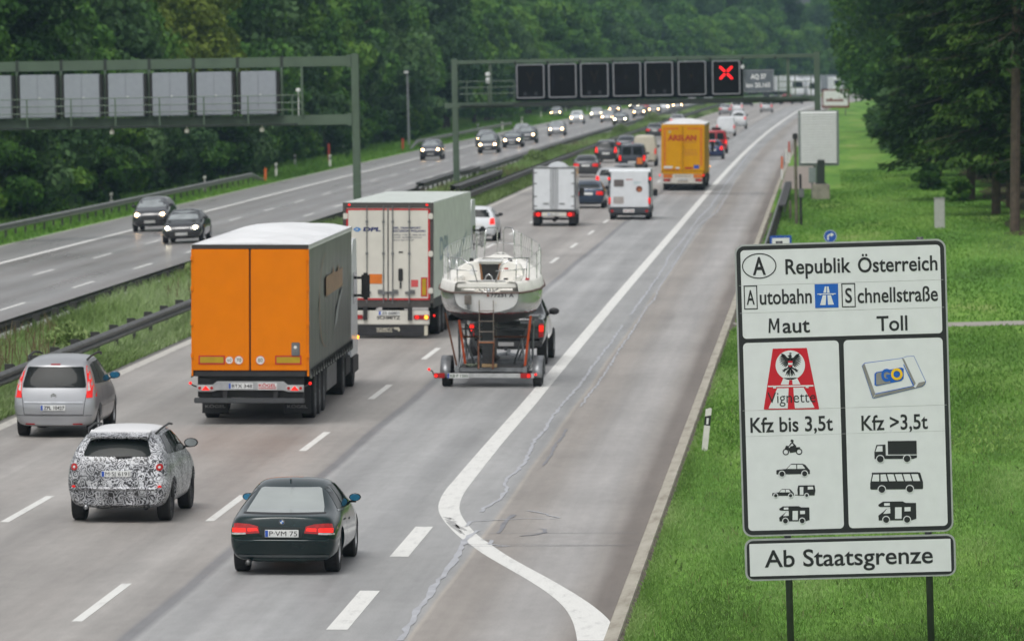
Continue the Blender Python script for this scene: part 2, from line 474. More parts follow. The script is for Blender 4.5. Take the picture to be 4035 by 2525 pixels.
ck7 = [c3(*p) for p in ((1370, 385), (1420, 320), (1450, 250), (1500, 200), (1522, 150))]
ck8 = [c3(*p) for p in ((1225, 838), (1330, 828), (1385, 815), (1390, 795), (1350, 790))]
ribbon('crack_sealant', [crack(ck1, .075, seal, .03, 1), crack(ck1b, .08, seal, .035, 2), crack(ck1c, .12, seal, .04, 8), crack(ck3, .095, seal, .03, 3)], 0, seal, 0.012)
ribbon('crack_sealant', [crack(ck2, .055, seal, .03, 4), crack(ck2c, .09, seal, .05, 9)], 0, seal, 0.012)
ribbon('crack_sealant', [crack(ck4, .05, seal, .01, 5), crack(ck5, .06, seal, .02, 6)], 0, seal, 0.0125)
ribbon('crack_sealant', [crack(ck6, .09, seal_dark, .02, 7), crack(ck7, .06, seal_dark, .02, 10), crack(ck8, .07, seal_dark, .02, 11)], 0, seal_dark, 0.0115)
tl = []
for (a, c) in (((925, 822), (1980, 816)), ((870, 893), (2010, 896)), ((890, 905), (1900, 900))):
    tl.append(crack([c3(*a), c3(*c)], .025, seal_dark, .0, 12))
ribbon('joint_line', tl, 0, seal_dark, 0.0105)
# concrete lay-by and the narrow service path over the right verge
conc = mat('lay_by_concrete', (0.25, 0.215, 0.185), 0.8, vary=0.18, scale=1.2)
ribbon('lay_by', [[(Vector((-1.5, y, 0)), 2.5) for y in (352, 365, 380, 395, 425)]], 0, conc, 0.012)
pathm = mat('path_concrete', (0.30, 0.28, 0.25), 0.8, vary=0.15, scale=1.2)
ribbon('path', [[(Vector((x, 174.0 + 0.12 * x, 0)), 2.6 if x > 0 else 5.0) for x in (-2.5, -1.5, -0.3)] + [(Vector((x, 174.0 + 0.12 * x, 0)), 2.6) for x in (0.5, 4, 10, 20, 40)]], 0, pathm, 0.010)

litter = blotch = None
def shaded_litter_sheet():  # needle litter, with the shade under the trees put into its dark colour
    m, t, n, l, b = node_mat('shaded_needle_litter')
    uv = n.new('ShaderNodeUVMap').outputs[0]
    rp = ramp(n, [(0.3, (0.030, 0.024, 0.015)), (0.5, (0.060, 0.048, 0.030)), (0.66, (0.050, 0.065, 0.022)), (0.8, (0.10, 0.085, 0.05))]); l.new(uvnoise(n, l, uv, 0.6, 0.4, 1.0, 6), rp.inputs[0])
    l.new(rp.outputs[0], b.inputs['Base Color']); b.inputs['Roughness'].default_value = 0.95; b.inputs['Specular IOR Level'].default_value = 0.1
    V = []; UV = []; Fq = []; r = random.Random(4); ys = list(np.arange(225, 1100, 4)); cols = (0, 1, 3.0, 6, 60 - 9)
    for Y in ys:
        e = 9.2 + r.uniform(-.5, .5) + .6 * math.sin(Y * .11) - (0.9 if Y < 265 else 0)
        for c in cols:
            p = road(e + c if c < 50 else 60, Y); V.append((p.x, p.y, p.z + 0.02)); UV.append((p.x, Y))
    k = len(cols)
    for i in range(len(ys) - 1):
        for j in range(k - 1): Fq.append((i * k + j, i * k + j + 1, (i + 1) * k + j + 1, (i + 1) * k + j))
    return ngrid(V, Fq, 'forest_floor', m, UV)
shaded_litter_sheet()
# ---------------------------------------------------------------- grass blades and weeds (nobody could count them)
def blade_mat(name, lo, mid, hi):
    m, t, n, l, b = node_mat(name)
    at = n.new('ShaderNodeAttribute'); at.attribute_name = 'tone'
    rp = ramp(n, [(0.0, lo), (0.5, mid), (1.0, hi)]); l.new(at.outputs['Fac'], rp.inputs[0])
    l.new(rp.outputs[0], b.inputs['Base Color']); b.inputs['Roughness'].default_value = 0.55; b.inputs['Specular IOR Level'].default_value = 0.18
    tr = n.new('ShaderNodeBsdfTranslucent'); l.new(rp.outputs[0], tr.inputs['Color'])
    mx = n.new('ShaderNodeMixShader'); mx.inputs[0].default_value = 0.3
    l.new(b.outputs[0], mx.inputs[1]); l.new(tr.outputs[0], mx.inputs[2]); l.new(mx.outputs[0], n['Material Output'].inputs['Surface'])
    return m
GRASS = blade_mat('grass_blades', (0.085, 0.165, 0.036), (0.160, 0.300, 0.062), (0.29, 0.415, 0.145))
GRASS_LUSH = blade_mat('lush_grass_blades', (0.070, 0.150, 0.026), (0.140, 0.290, 0.046), (0.25, 0.39, 0.10))
WEED = blade_mat('weed_blades', (0.095, 0.145, 0.045), (0.22, 0.33, 0.105), (0.40, 0.49, 0.27))
STRAW = blade_mat('straw_stems', (0.12, 0.095, 0.05), (0.17, 0.13, 0.07), (0.24, 0.20, 0.12))
rng = np.random.default_rng(3)
def vshift(Y):
    return np.where(Y > 350, 1.2e-5 * (Y - 350) ** 2, 0) + np.where(Y > 850, (Y - 850) ** 2 / 9000.0, 0)
PX, PZ = np.array([p[0] for p in PROF]), np.array([p[1] for p in PROF])
def blades(name, xr, Y, h, wd, m, lean=0.5, tone=None, label=None, cat='grass', vary=0.17):
    n = len(xr)
    base = np.stack([xr + vshift(Y), Y, np.interp(xr, PX, PZ)], 1)
    a = rng.uniform(0, 2 * np.pi, n); side = np.stack([np.cos(a), np.sin(a), np.zeros(n)], 1) * (wd / 2)[:, None]
    b = rng.uniform(0, 2 * np.pi, n); ln = np.abs(rng.normal(0, lean, n)) * h
    off = np.stack([np.cos(b) * ln, np.sin(b) * ln, h], 1)
    mid = base + off * np.array([0.35, 0.35, 0.6])
    V = np.stack([base - side, base + side, mid - side * .8, mid + side * .8, base + off], 1).reshape(-1, 3)
    k = np.arange(n)[:, None] * 5
    q = np.concatenate([k + 0, k + 1, k + 3, k + 2], 1); t3 = np.concatenate([k + 2, k + 3, k + 4], 1)
    me = bpy.data.meshes.new(name)
    me.vertices.add(n * 5); me.vertices.foreach_set('co', V.astype(np.float32).ravel())
    loops = np.concatenate([q.ravel(), t3.ravel()]); me.loops.add(len(loops)); me.loops.foreach_set('vertex_index', loops.astype(np.int32))
    me.polygons.add(2 * n)
    st = np.concatenate([np.arange(n) * 4, n * 4 + np.arange(n) * 3]); tot = np.concatenate([np.full(n, 4), np.full(n, 3)])
    me.polygons.foreach_set('loop_start', st.astype(np.int32)); me.polygons.foreach_set('loop_total', tot.astype(np.int32))
    me.update(calc_edges=True); me.validate()
    if tone is None: tone = np.full(n, 0.5)
    tn = np.clip(tone + rng.normal(0, vary, n), 0, 1)
    at = me.attributes.new('tone', 'FLOAT', 'FACE'); at.data.foreach_set('value', np.concatenate([tn, tn]).astype(np.float32))
    o = link(name, me, m); tag(o, label, cat, kind='stuff'); return o
def lowfreq(x, y, s, seed):
    r = np.random.default_rng(seed); out = np.zeros_like(x)
    for k in range(9):
        f = r.uniform(0.4, 2.2) / s; a = r.uniform(0, 6.28); p = r.uniform(0, 6.28)
        out += np.sin((x * np.cos(a) + y * np.sin(a) * 0.15) * f * 6.28 + p) / 9
    return out
n = 250000
Yb = 72 + 100 * rng.random(n) ** 1.75; xb = rng.uniform(-2.7, 5.5, n)
xb[: n // 12] = -2.74 + np.abs(rng.normal(0, 0.16, n // 12))
tn = 0.45 + 0.9 * lowfreq(xb, Yb, 3.0, 1)
blades('grass', xb, Yb, rng.uniform(0.035, 0.095, n) * (1 + 0.6 * lowfreq(xb, Yb, 2.0, 2)), np.full(n, 0.012), GRASS, 0.95, tn,
       'short green grass blades of the verge round the toll sign', 'grass')
n = 110000
Yb = 118 + 290 * rng.random(n) ** 1.15; xb = rng.uniform(-2.7, 14, n)
keep = (xb < 9.3 + rng.normal(0, .8, n) + 4 * (Yb < 225)) & ~((np.abs(Yb - 174 - .12 * xb) < 1.5)) & ~((xb < 0.9) & (Yb > 351) & (Yb < 426))
xb, Yb = xb[keep], Yb[keep]; n = len(xb)
tn = 0.45 + 1.0 * lowfreq(xb, Yb, 9.0, 5)
blades('grass', xb, Yb, rng.uniform(0.04, 0.12, n), np.full(n, 0.04), GRASS_LUSH, 1.0, tn, 'mown green grass strip between hard shoulder and spruces', 'grass')
# median weeds
def median(n, y0, y1, p, hs, ws, seed):
    r = np.random.default_rng(seed)
    Y = y0 + (y1 - y0) * r.random(n) ** p; x = r.uniform(-21.6, -18.2, n)
    x[: n // 3] = r.uniform(-18.75, -18.05, n // 3)
    hh = hs * r.uniform(0.45, 1.15, n) * (1 + 1.1 * np.clip(lowfreq(x, Y, 12, 8), -0.5, 0.8))
    hh[: n // 3] *= 0.7
    return x, Y, hh, np.full(n, ws)
n = 9000
Yb = 72 + 70 * rng.random(n) ** 1.5; xb = rng.uniform(-2.6, 5.5, n); k_ = lowfreq(xb * 3, Yb * 3, 2.5, 41) > 0.22
xb, Yb = xb[k_], Yb[k_]; n = len(xb)
blades('verge_weeds', xb, Yb, rng.uniform(0.03, 0.10, n), np.full(n, 0.035), WEED, 1.2, np.full(n, 0.12), 'darker broad leaved weeds scattered through the verge grass', 'weeds', .15)
n = 2600
Yb = 72 + 70 * rng.random(n) ** 1.5; xb = rng.uniform(-2.6, 5.5, n); k_ = lowfreq(xb * 2, Yb * 2, 3, 43) > 0.05
xb, Yb = xb[k_], Yb[k_]; n = len(xb)
blades('dry_grass', xb, Yb, rng.uniform(0.06, 0.16, n), np.full(n, 0.009), STRAW, 0.7, np.full(n, 0.7), 'dry straw coloured stems in the verge grass', 'grass', .2)
x, Y, hh, ww = median(150000, 95, 260, 1.4, 0.56, 0.030, 1)
blades('grass', x, Y, hh, ww, WEED, 0.55, 0.5 + 0.9 * lowfreq(x, Y, 8, 9), 'tall weedy grass on the median behind the silver people carrier', 'grass')
x, Y, hh, ww = median(80000, 260, 900, 1.3, 0.48, 0.085, 2)
blades('grass', x, Y, hh, ww, WEED, 0.5, 0.5 + 0.9 * lowfreq(x, Y, 20, 10), 'weedy grass on the median running on to the far gantry', 'grass')
r_ = np.random.default_rng(5); n = 5000
Y = 95 + 400 * r_.random(n) ** 1.5; x = r_.uniform(-21.5, -19.0, n)
keep = lowfreq(x, Y, 14, 21) > 0.02
x, Y = x[keep], Y[keep]
blades('grass', x, Y, r_.uniform(0.5, 0.95, len(x)), np.full(len(x), 0.03), STRAW, 0.25, np.full(len(x), 0.5), 'dry brown seed stems standing in the median weeds', 'grass')
# left verge
n = 50000
Y = 225 + 600 * r_.random(n) ** 1.3; x = r_.uniform(-45, -36.8, n)
blades('grass', x, Y, r_.uniform(0.08, 0.35, n) * np.where(x < -40, 1.6, 0.8), np.full(n, 0.06), GRASS_LUSH, 0.5, 0.40 + 0.8 * lowfreq(x, Y, 16, 31), 'grass along the left hard shoulder below the forest', 'grass')
# ================================================================ TREES
def leaf_mat(name, stops, trans=0.28):
    m, t, n, l, b = node_mat(name)
    at = n.new('ShaderNodeAttribute'); at.attribute_name = 'tone'
    oi = n.new('ShaderNodeObjectInfo')
    ad = N(n, 'ShaderNodeMath', operation='MULTIPLY_ADD'); l.new(oi.outputs['Random'], ad.inputs[0]); ad.inputs[1].default_value = 0.62; l.new(at.outputs['Fac'], ad.inputs[2])
    su = N(n, 'ShaderNodeMath', operation='SUBTRACT'); l.new(ad.outputs[0], su.inputs[0]); su.inputs[1].default_value = 0.31
    rp = ramp(n, stops); l.new(su.outputs[0], rp.inputs[0])
    l.new(rp.outputs[0], b.inputs['Base Color']); b.inputs['Roughness'].default_value = 0.55; b.inputs['Specular IOR Level'].default_value = 0.12
    tr = n.new('ShaderNodeBsdfTranslucent'); l.new(rp.outputs[0], tr.inputs['Color'])
    mx = n.new('ShaderNodeMixShader'); mx.inputs[0].default_value = trans
    l.new(b.outputs[0], mx.inputs[1]); l.new(tr.outputs[0], mx.inputs[2]); l.new(mx.outputs[0], n['Material Output'].inputs['Surface'])
    return m
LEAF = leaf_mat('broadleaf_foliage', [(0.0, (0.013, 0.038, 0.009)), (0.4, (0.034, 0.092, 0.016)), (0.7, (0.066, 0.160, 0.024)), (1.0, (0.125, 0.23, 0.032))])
LIGHTLEAF = leaf_mat('yellow_green_foliage', [(0.0, (0.06, 0.10, 0.018)), (0.5, (0.13, 0.20, 0.030)), (1.0, (0.22, 0.29, 0.05))])
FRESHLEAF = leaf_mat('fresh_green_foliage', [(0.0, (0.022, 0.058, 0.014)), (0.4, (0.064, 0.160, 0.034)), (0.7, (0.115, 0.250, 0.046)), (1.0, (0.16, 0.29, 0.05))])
GREYLEAF = leaf_mat('grey_green_foliage', [(0.0, (0.030, 0.068, 0.026)), (0.5, (0.070, 0.145, 0.052)), (1.0, (0.12, 0.21, 0.08))])
WEEDLEAF = leaf_mat('pale_weed_foliage', [(0.0, (0.09, 0.14, 0.045)), (0.5, (0.19, 0.28, 0.09)), (1.0, (0.30, 0.38, 0.16))])
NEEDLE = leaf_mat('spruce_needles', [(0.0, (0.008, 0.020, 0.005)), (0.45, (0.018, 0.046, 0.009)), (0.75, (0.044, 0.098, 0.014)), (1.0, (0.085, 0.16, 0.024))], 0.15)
BARK = mat('bark', (0.075, 0.060, 0.048), 0.9, vary=0.35, scale=3, bump=0.6)
SBARK = mat('spruce_bark', (0.082, 0.060, 0.044), 0.9, vary=0.35, scale=4, bump=0.6)
def cards(C, Nrm, size, tone, name, asp=1.0, Dir=None):
    """one quad per row of C facing about Nrm; Dir is the long axis when given"""
    n = len(C); r = np.random.default_rng(n)
    if Dir is None: Dir = r.normal(size=(n, 3))
    Dir = Dir - (Dir * Nrm).sum(1)[:, None] * Nrm; Dir /= np.linalg.norm(Dir, axis=1)[:, None] + 1e-9
    S = np.cross(Nrm, Dir)
    a = Dir * (size * asp / 2)[:, None]; b = S * (size / 2)[:, None]
    bend = Nrm * (size * 0.18)[:, None]
    V = np.stack([C - a, C - b * r.uniform(.5, 1.1, (n, 1)) - a * .1 + bend, C + a, C + b * r.uniform(.5, 1.1, (n, 1)) + a * .1 + bend], 1).reshape(-1, 3)
    me = bpy.data.meshes.new(name)
    me.vertices.add(4 * n); me.vertices.foreach_set('co', V.astype(np.float32).ravel())
    me.loops.add(4 * n); me.loops.foreach_set('vertex_index', np.arange(4 * n, dtype=np.int32))
    me.polygons.add(n); me.polygons.foreach_set('loop_start', np.arange(n, dtype=np.int32) * 4); me.polygons.foreach_set('loop_total', np.full(n, 4, dtype=np.int32))
    me.update(calc_edges=True)
    at = me.attributes.new('tone', 'FLOAT', 'FACE'); at.data.foreach_set('value', np.clip(tone, 0, 1).astype(np.float32))
    return me
def crown_mesh(seed, z0, z1, rad, nblob, per, size, top=0.6):
    r = np.random.default_rng(seed); Cs = []; Ns = []; Ts = []; Ss = []
    for i in range(nblob):
        t = r.random() ** 0.85
        z = z0 + (z1 - z0) * t
        env = rad * (np.sin(np.pi * (0.16 + 0.80 * t) ** (0.75 if top > .5 else 1.1)) ** 0.7)
        a = r.uniform(0, 6.283); d = env * r.uniform(0.25, 0.95) ** 0.6
        c = np.array([d * np.cos(a), d * np.sin(a), z]); br = rad * r.uniform(0.22, 0.44)
        k = int(per * r.uniform(0.6, 1.3))
        u = r.normal(size=(k, 3)); u[:, 2] = u[:, 2] * 0.9 + 0.25; u /= np.linalg.norm(u, axis=1)[:, None]
        rr = br * r.uniform(0.55, 1.12, k) ** 0.5
        P = c + u * rr[:, None] * np.array([1, 1, 0.72]); nn = u + r.normal(0, 0.55, (k, 3)); nn /= np.linalg.norm(nn, axis=1)[:, None]
        Cs.append(P); Ns.append(nn); Ts.append(np.clip(r.normal(0.5, 0.16) + r.normal(0, 0.12, k), 0, 1)); Ss.append(size * r.uniform(0.6, 1.35, k))
    return cards(np.concatenate(Cs), np.concatenate(Ns), np.concatenate(Ss), np.concatenate(Ts), 'crown', 1.3)
def trunk_mesh(seed, h, r0, limbs, rad, z0):
    r = random.Random(seed); m = MB()
    pts = [Vector((r.uniform(-.12, .12) * i, r.uniform(-.12, .12) * i, h * i / 6 - 0.3)) for i in range(7)]
    m.tube(pts, [r0 * (1.25 - i / 6.2) for i in range(7)], 8)
    for k in range(limbs):
        z = z0 + (h * .85 - z0) * (k + .5) / limbs; a = r.uniform(0, 6.28); L = rad * r.uniform(.5, .85)
        p = Vector((0, 0, z)); e = Vector((math.cos(a) * L, math.sin(a) * L, z + L * .55))
        m.tube([p, p.lerp(e, .5) + Vector((0, 0, -.1)), e], [r0 * .38, r0 * .25, r0 * .08], 5)
    return m.mesh('trunk')
def spruce_mesh(seed, z0, h, rad, size, dens=1.0, gap=0.0):
    r = np.random.default_rng(seed); Cs = []; Ds = []; Ns = []; Ts = []; Ss = []; m = MB()
    z = z0
    while z < h - 0.6:
        L0 = rad * (1 - (z - z0 * .4) / (h - z0 * .4)) ** 0.75 + 0.25
        nb = int(r.integers(5, 8))
        for k in range(nb):
            if r.random() < gap: continue
            a = r.uniform(0, 6.283); L = L0 * r.uniform(0.7, 1.12); zz = z + r.uniform(-.25, .25)
            d = np.array([np.cos(a), np.sin(a), 0]); s = np.array([-np.sin(a), np.cos(a), 0])
            tn = np.clip(r.normal(0.42, 0.13), 0, 1)
            nt = int(L * 46 * dens)
            t = r.random(nt) ** 0.8
            drop = -0.42 * L * t ** 1.2 + 0.16 * L * t ** 3
            wdt = 0.30 * L * (1.05 - t) + 0.1
            side = r.uniform(-1, 1, nt) * wdt
            P = np.array([0, 0, zz]) + d * (t * L)[:, None] + s * side[:, None]
            P[:, 2] += drop - np.abs(side) * 0.35 - r.random(nt) ** 2 * 0.35
            dr = d * 0.8 + s * (side / (np.abs(wdt) + .01))[:, None] * 0.8 + np.array([0, 0, -0.55]) + r.normal(0, .28, (nt, 3))
            nn = np.array([0, 0, 1.0]) + d * 0.35 + r.normal(0, .45, (nt, 3)); nn /= np.linalg.norm(nn, axis=1)[:, None]
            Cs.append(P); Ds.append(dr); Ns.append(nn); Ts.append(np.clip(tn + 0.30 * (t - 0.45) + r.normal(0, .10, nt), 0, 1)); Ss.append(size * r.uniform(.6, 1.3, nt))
            e = Vector(d * L * .92); p0 = Vector((0, 0, zz))
            m.tube([p0, Vector((e.x * .5, e.y * .5, zz - .16 * L)), Vector((e.x, e.y, zz - .28 * L))], [.035, .022, .008], 4, False)
        z += r.uniform(0.42, 0.75)
    me = cards(np.concatenate(Cs), np.concatenate(Ns), np.concatenate(Ss), np.concatenate(Ts), 'crown', 3.0, np.concatenate(Ds))
    m.tube([(0, 0, -.4), (0.02, 0, h * .25), (0.05, .03, h * .5), (0.05, 0, h)], [.24, .20, .15, .02], 10)
    return me, m.mesh('trunk')
def proto(crown, trunk, leaf, bark):
    crown.materials.append(leaf); trunk.materials.append(bark); return crown, trunk
PT = {}
for i, (h, rad, z0, nb, per) in enumerate([(13, 4.2, 1.8, 46, 250), (16, 4.6, 2.2, 54, 260), (11, 3.8, 1.0, 40, 240), (21, 5.2, 4, 66, 260), (25, 5.6, 6, 70, 260)]):
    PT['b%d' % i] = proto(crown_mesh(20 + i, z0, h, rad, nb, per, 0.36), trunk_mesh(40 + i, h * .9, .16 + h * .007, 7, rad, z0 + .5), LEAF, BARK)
for i, k in enumerate(('b0', 'b1', 'b3')):
    c = PT[k][0].copy(); c.materials.clear(); c.materials.append(GREYLEAF); PT['g%d' % i] = (c, PT[k][1])
for k in ('b0', 'b1', 'b2', 'b3', 'b4'):
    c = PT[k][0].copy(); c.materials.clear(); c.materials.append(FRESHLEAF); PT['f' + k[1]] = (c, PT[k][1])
for i, k in enumerate(('b1', 'b3')):
    c = PT[k][0].copy(); c.materials.clear(); c.materials.append(LIGHTLEAF); PT['y%d' % i] = (c, PT[k][1])
for i, (h, rad, nb) in enumerate([(4.2, 2.2, 24), (5.6, 2.6, 30), (3.0, 1.9, 18)]):
    PT['s%d' % i] = proto(crown_mesh(60 + i, 0.1, h, rad, nb, 230, 0.27, .4), trunk_mesh(70 + i, h * .7, .07, 5, rad, .3), LEAF if i != 1 else GREYLEAF, BARK)
for i, (z0, h, rad, d) in enumerate([(3.2, 27, 4.7, 1.15), (3.6, 25, 4.3, 1.1), (2.6, 22, 3.9, 1.0)]):
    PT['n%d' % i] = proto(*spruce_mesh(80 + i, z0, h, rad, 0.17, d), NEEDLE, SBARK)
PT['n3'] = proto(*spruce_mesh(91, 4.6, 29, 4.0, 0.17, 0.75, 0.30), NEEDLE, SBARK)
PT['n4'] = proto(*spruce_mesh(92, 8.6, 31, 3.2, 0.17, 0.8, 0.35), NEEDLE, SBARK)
def weed_mesh(seed):
    r = np.random.default_rng(seed); n = 1500; a = r.uniform(0, 6.283, n); rr = 2.6 * np.sqrt(r.random(n)); H = 4.2 * (1 - (rr / 2.9) ** 2) * r.uniform(.75, 1.1, n); t = r.random(n) ** .6
    C = np.stack([rr * np.cos(a), rr * np.sin(a), H * t], 1)
    D = np.stack([.5 * np.cos(a) + r.normal(0, .4, n), .5 * np.sin(a) + r.normal(0, .4, n), np.full(n, .9)], 1); N_ = r.normal(size=(n, 3)); N_ /= np.linalg.norm(N_, axis=1)[:, None]
    return cards(C, N_, .30 * r.uniform(.6, 1.3, n), np.clip(.35 + .3 * t + r.normal(0, .14, n), 0, 1), 'crown', 2.6, D)
PT['w0'] = (weed_mesh(5), PT['s0'][1]); PT['w0'][0].materials.append(WEEDLEAF)
TREES = []
def tree(key, x, y, z, sc, rot, name, cat, group, sx=1.0):
    o = thing(name, None, cat, (x, y, z), rot, group); o.scale = (sc * sx, sc * sx, sc)
    for nm, me in zip(('crown', 'trunk'), PT[key]): link(nm, me, None, o)
    TREES.append((o, key)); return o
rt = random.Random(11)
GL1, GL2, GL3, GR_ = 'broadleaf trees of the left forest edge', 'tall broadleaf trees deeper in the left forest', 'bushes at the foot of the left forest', 'spruces along the right verge'
def rowpos(xr, Y):
    x = xr + rt.uniform(-1.6, 1.6); Yj = Y + rt.uniform(-1.5, 1.5)
    return x + shift(Yj), Yj, gz(x)
Y = 222
while Y < 640:
    x, yy, z = rowpos(-43.2 if Y < 430 else -44.2, Y)
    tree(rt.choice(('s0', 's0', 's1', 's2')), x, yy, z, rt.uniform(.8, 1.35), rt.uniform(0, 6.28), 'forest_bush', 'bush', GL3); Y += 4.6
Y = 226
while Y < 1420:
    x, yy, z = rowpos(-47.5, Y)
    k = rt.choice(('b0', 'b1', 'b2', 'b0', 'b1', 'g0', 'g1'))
    if Y > 360 and k[0] == 'b' and rt.random() < min(.9, (Y - 360) / 260 + .25): k = 'f' + k[1]  # lighter greens likelier farther off: haze and near shade put into leaf colour
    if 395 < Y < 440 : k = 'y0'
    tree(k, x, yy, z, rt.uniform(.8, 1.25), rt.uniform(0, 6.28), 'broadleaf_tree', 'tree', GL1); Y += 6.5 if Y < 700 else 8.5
Y = 232
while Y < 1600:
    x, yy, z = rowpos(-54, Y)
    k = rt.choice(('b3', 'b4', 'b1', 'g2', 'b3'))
    if Y > 400 and k[0] == 'b' and rt.random() < min(.8, (Y - 400) / 300 + .2): k = 'f' + k[1]  # distance haze carried by the lighter leaf colour here too
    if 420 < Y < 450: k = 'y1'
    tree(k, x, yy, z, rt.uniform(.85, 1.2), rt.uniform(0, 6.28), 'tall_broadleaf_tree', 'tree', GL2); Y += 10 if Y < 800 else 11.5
# spruces on the right verge: the near trunk first
tree('n4', G(3999, 925).x, G(3999, 925).y, 0.1, 1.0, 0.6, 'spruce_tree', 'tree', GR_)
for (x, Yv, k, s) in ((8.4, 292, 'n1', 1.0), (10.9, 268, 'n3', .95), (7.9, 322, 'n0', 1.05), (9.5, 305, 'n1', 1.0), (8.6, 352, 'n0', 1.0), (7.3, 385, 'n2', 1.1), (10.5, 330, 'n2', 1.1),
                      (11.5, 280, 'n0', 1.0), (13.8, 272, 'n1', 1.0), (11.2, 300, 'n3', 1.0), (13, 320, 'n0', 1.0), (9.5, 370, 'n1', 1.05), (8.5, 410, 'n0', 1.0), (12, 360, 'n0', 1.05), (13.5, 290, 'n1', 1.1),
                      (7.6, 440, 'n2', 1.1), (9, 465, 'n1', 1.05), (11, 400, 'n1', 1.0), (11.5, 440, 'n0', 1.0), (14.5, 345, 'n1', 1.1), (16, 300, 'n2', 1.2), (17, 330, 'n2', 1.2), (16, 262, 'n2', 1.1), (16.5, 375, 'n2', 1.2), (14.5, 400, 'n2', 1.2), (18, 275, 'n2', 1.2)):
    tree(k, x, Yv, gz(x), s, rt.uniform(0, 6.28), 'spruce_tree', 'tree', GR_)
for (xr, Yv, k, s) in ((6.6, 500, 'b3', 1.0), (6.0, 560, 'b4', .95), (5.6, 610, 'b3', 1.05), (6.5, 660, 'b4', 1.0), (7.5, 530, 'b4', 1.0), (9, 580, 'b4', 1.1), (8, 720, 'b4', 1.0), (8, 780, 'b3', 1.1),
                       (9, 840, 'b4', 1.1), (11, 650, 'b4', 1.1), (12, 520, 'b4', 1.1), (9, 900, 'b3', 1.2), (10, 960, 'b4', 1.2), (10, 1030, 'b4', 1.1), (13, 760, 'b4', 1.2), (14, 600, 'b4', 1.1), (14, 880, 'b4', 1.2)):
    tree(k, xr + shift(Yv), Yv, gz(xr), s, rt.uniform(0, 6.28), 'broadleaf_tree', 'tree', 'broadleaf trees beyond the spruces on the right')
for (xr, Yv, k, s) in ((13.2, 262, 's0', 1.0), (14.6, 275, 's0', 1.1), (14.0, 300, 's2', 1.2), (15.5, 320, 's0', 1.1), (12.6, 338, 's0', .8), (16, 345, 's0', 1.2), (13.5, 372, 's0', 1.0), (12.4, 395, 's2', 1.2), (17, 290, 's0', 1.3), (12.0, 246, 's0', .9), (6.2, 345, 's2', .5), (7.2, 318, 's2', .4), (5.4, 480, 's1', .9), (5.6, 520, 's0', 1.0)):
    tree(k, xr + shift(Yv), Yv, gz(xr), s, rt.uniform(0, 6.28), 'verge_bush', 'bush', 'bushes under the right-hand trees')

for (xr, Yv, k, s) in ((-20.2, 204, 'w0', .30), (-20.8, 198, 'w0', .30), (-20.6, 232, 'w0', .20), (-19.6, 152, 'w0', .22), (-20.9, 141, 'w0', .16), (-20.0, 262, 'w0', .20), (-20.5, 415, 'w0', .28), (-20.2, 448, 'w0', .24), (-20.0, 560, 'w0', .3), (-20.4, 655, 'w0', .35), (-19.9, 300, 'w0', .25)):
    tree(k, xr + shift(Yv), Yv, gz(xr), s, rt.uniform(0, 6.28), 'weed_shrub', 'shrub', 'weed shrubs on the median', 1.3)
# ================================================================ CARS
BLACKP = mat('black_plastic', (0.018, 0.018, 0.019), 0.55, vary=0.15)
TYRE = mat('tyre_rubber', (0.020, 0.020, 0.021), 0.8, vary=0.2, scale=8)
RIM = mat('alloy_rim', (0.42, 0.43, 0.44), 0.35, 0.8)
DARKRIM = mat('dark_rim', (0.06, 0.06, 0.065), 0.4, 0.6)
GLASS = mat('car_glass', (0.009, 0.012, 0.012), 0.05, vary=0.2, scale=1.2, coat=0.0, spec=0.11)
GLASSL = mat('car_glass_sky_sheen', (0.25, 0.275, 0.28), 0.08, vary=0.35, scale=1.4, coat=0.4, spec=0.9)  # sky reflection painted into the pale base colour of the glass
LAMP = mat('tail_lamp_red', (0.34, 0.006, 0.006), 0.2, coat=0.3, vary=0.25, scale=18, emit=0.05)
LAMPON = mat('tail_lamp_lit', (0.75, 0.02, 0.01), 0.2, emit=0.95, ecol=(1.0, 0.008, 0.006), vary=0.1)
LAMPMID = mat('tail_lamp_running', (0.60, 0.015, 0.01), 0.2, emit=0.30, ecol=(1.0, 0.012, 0.010), vary=0.2, scale=14)
LAMPWHITE = mat('lamp_clear', (0.50, 0.48, 0.47), 0.15, coat=0.8, vary=0.3, scale=20)
AMBER = mat('lamp_amber', (0.8, 0.28, 0.02), 0.2, emit=3.0, ecol=(1.0, 0.38, 0.03))
HEADON = mat('headlamp_lit', (0.9, 0.85, 0.75), 0.2, emit=24.0, ecol=(1.0, 0.62, 0.27))
HEADCOOL = mat('headlamp_lit_cool', (0.9, 0.9, 0.85), 0.2, emit=22.0, ecol=(1.0, 0.88, 0.58))
CHROME = mat('chrome', (0.62, 0.63, 0.64), 0.12, 1.0)
PLATEW = mat('plate_white', (0.66, 0.67, 0.66), 0.4, vary=0.05)
PLATEB = mat('plate_blue', (0.02, 0.08, 0.42), 0.4)
INK = mat('lettering_black', (0.012, 0.012, 0.014), 0.5)
MIRRORB = mat('mirror_blue_glass', (0.03, 0.20, 0.36), 0.08, 0.4, coat=0.5)
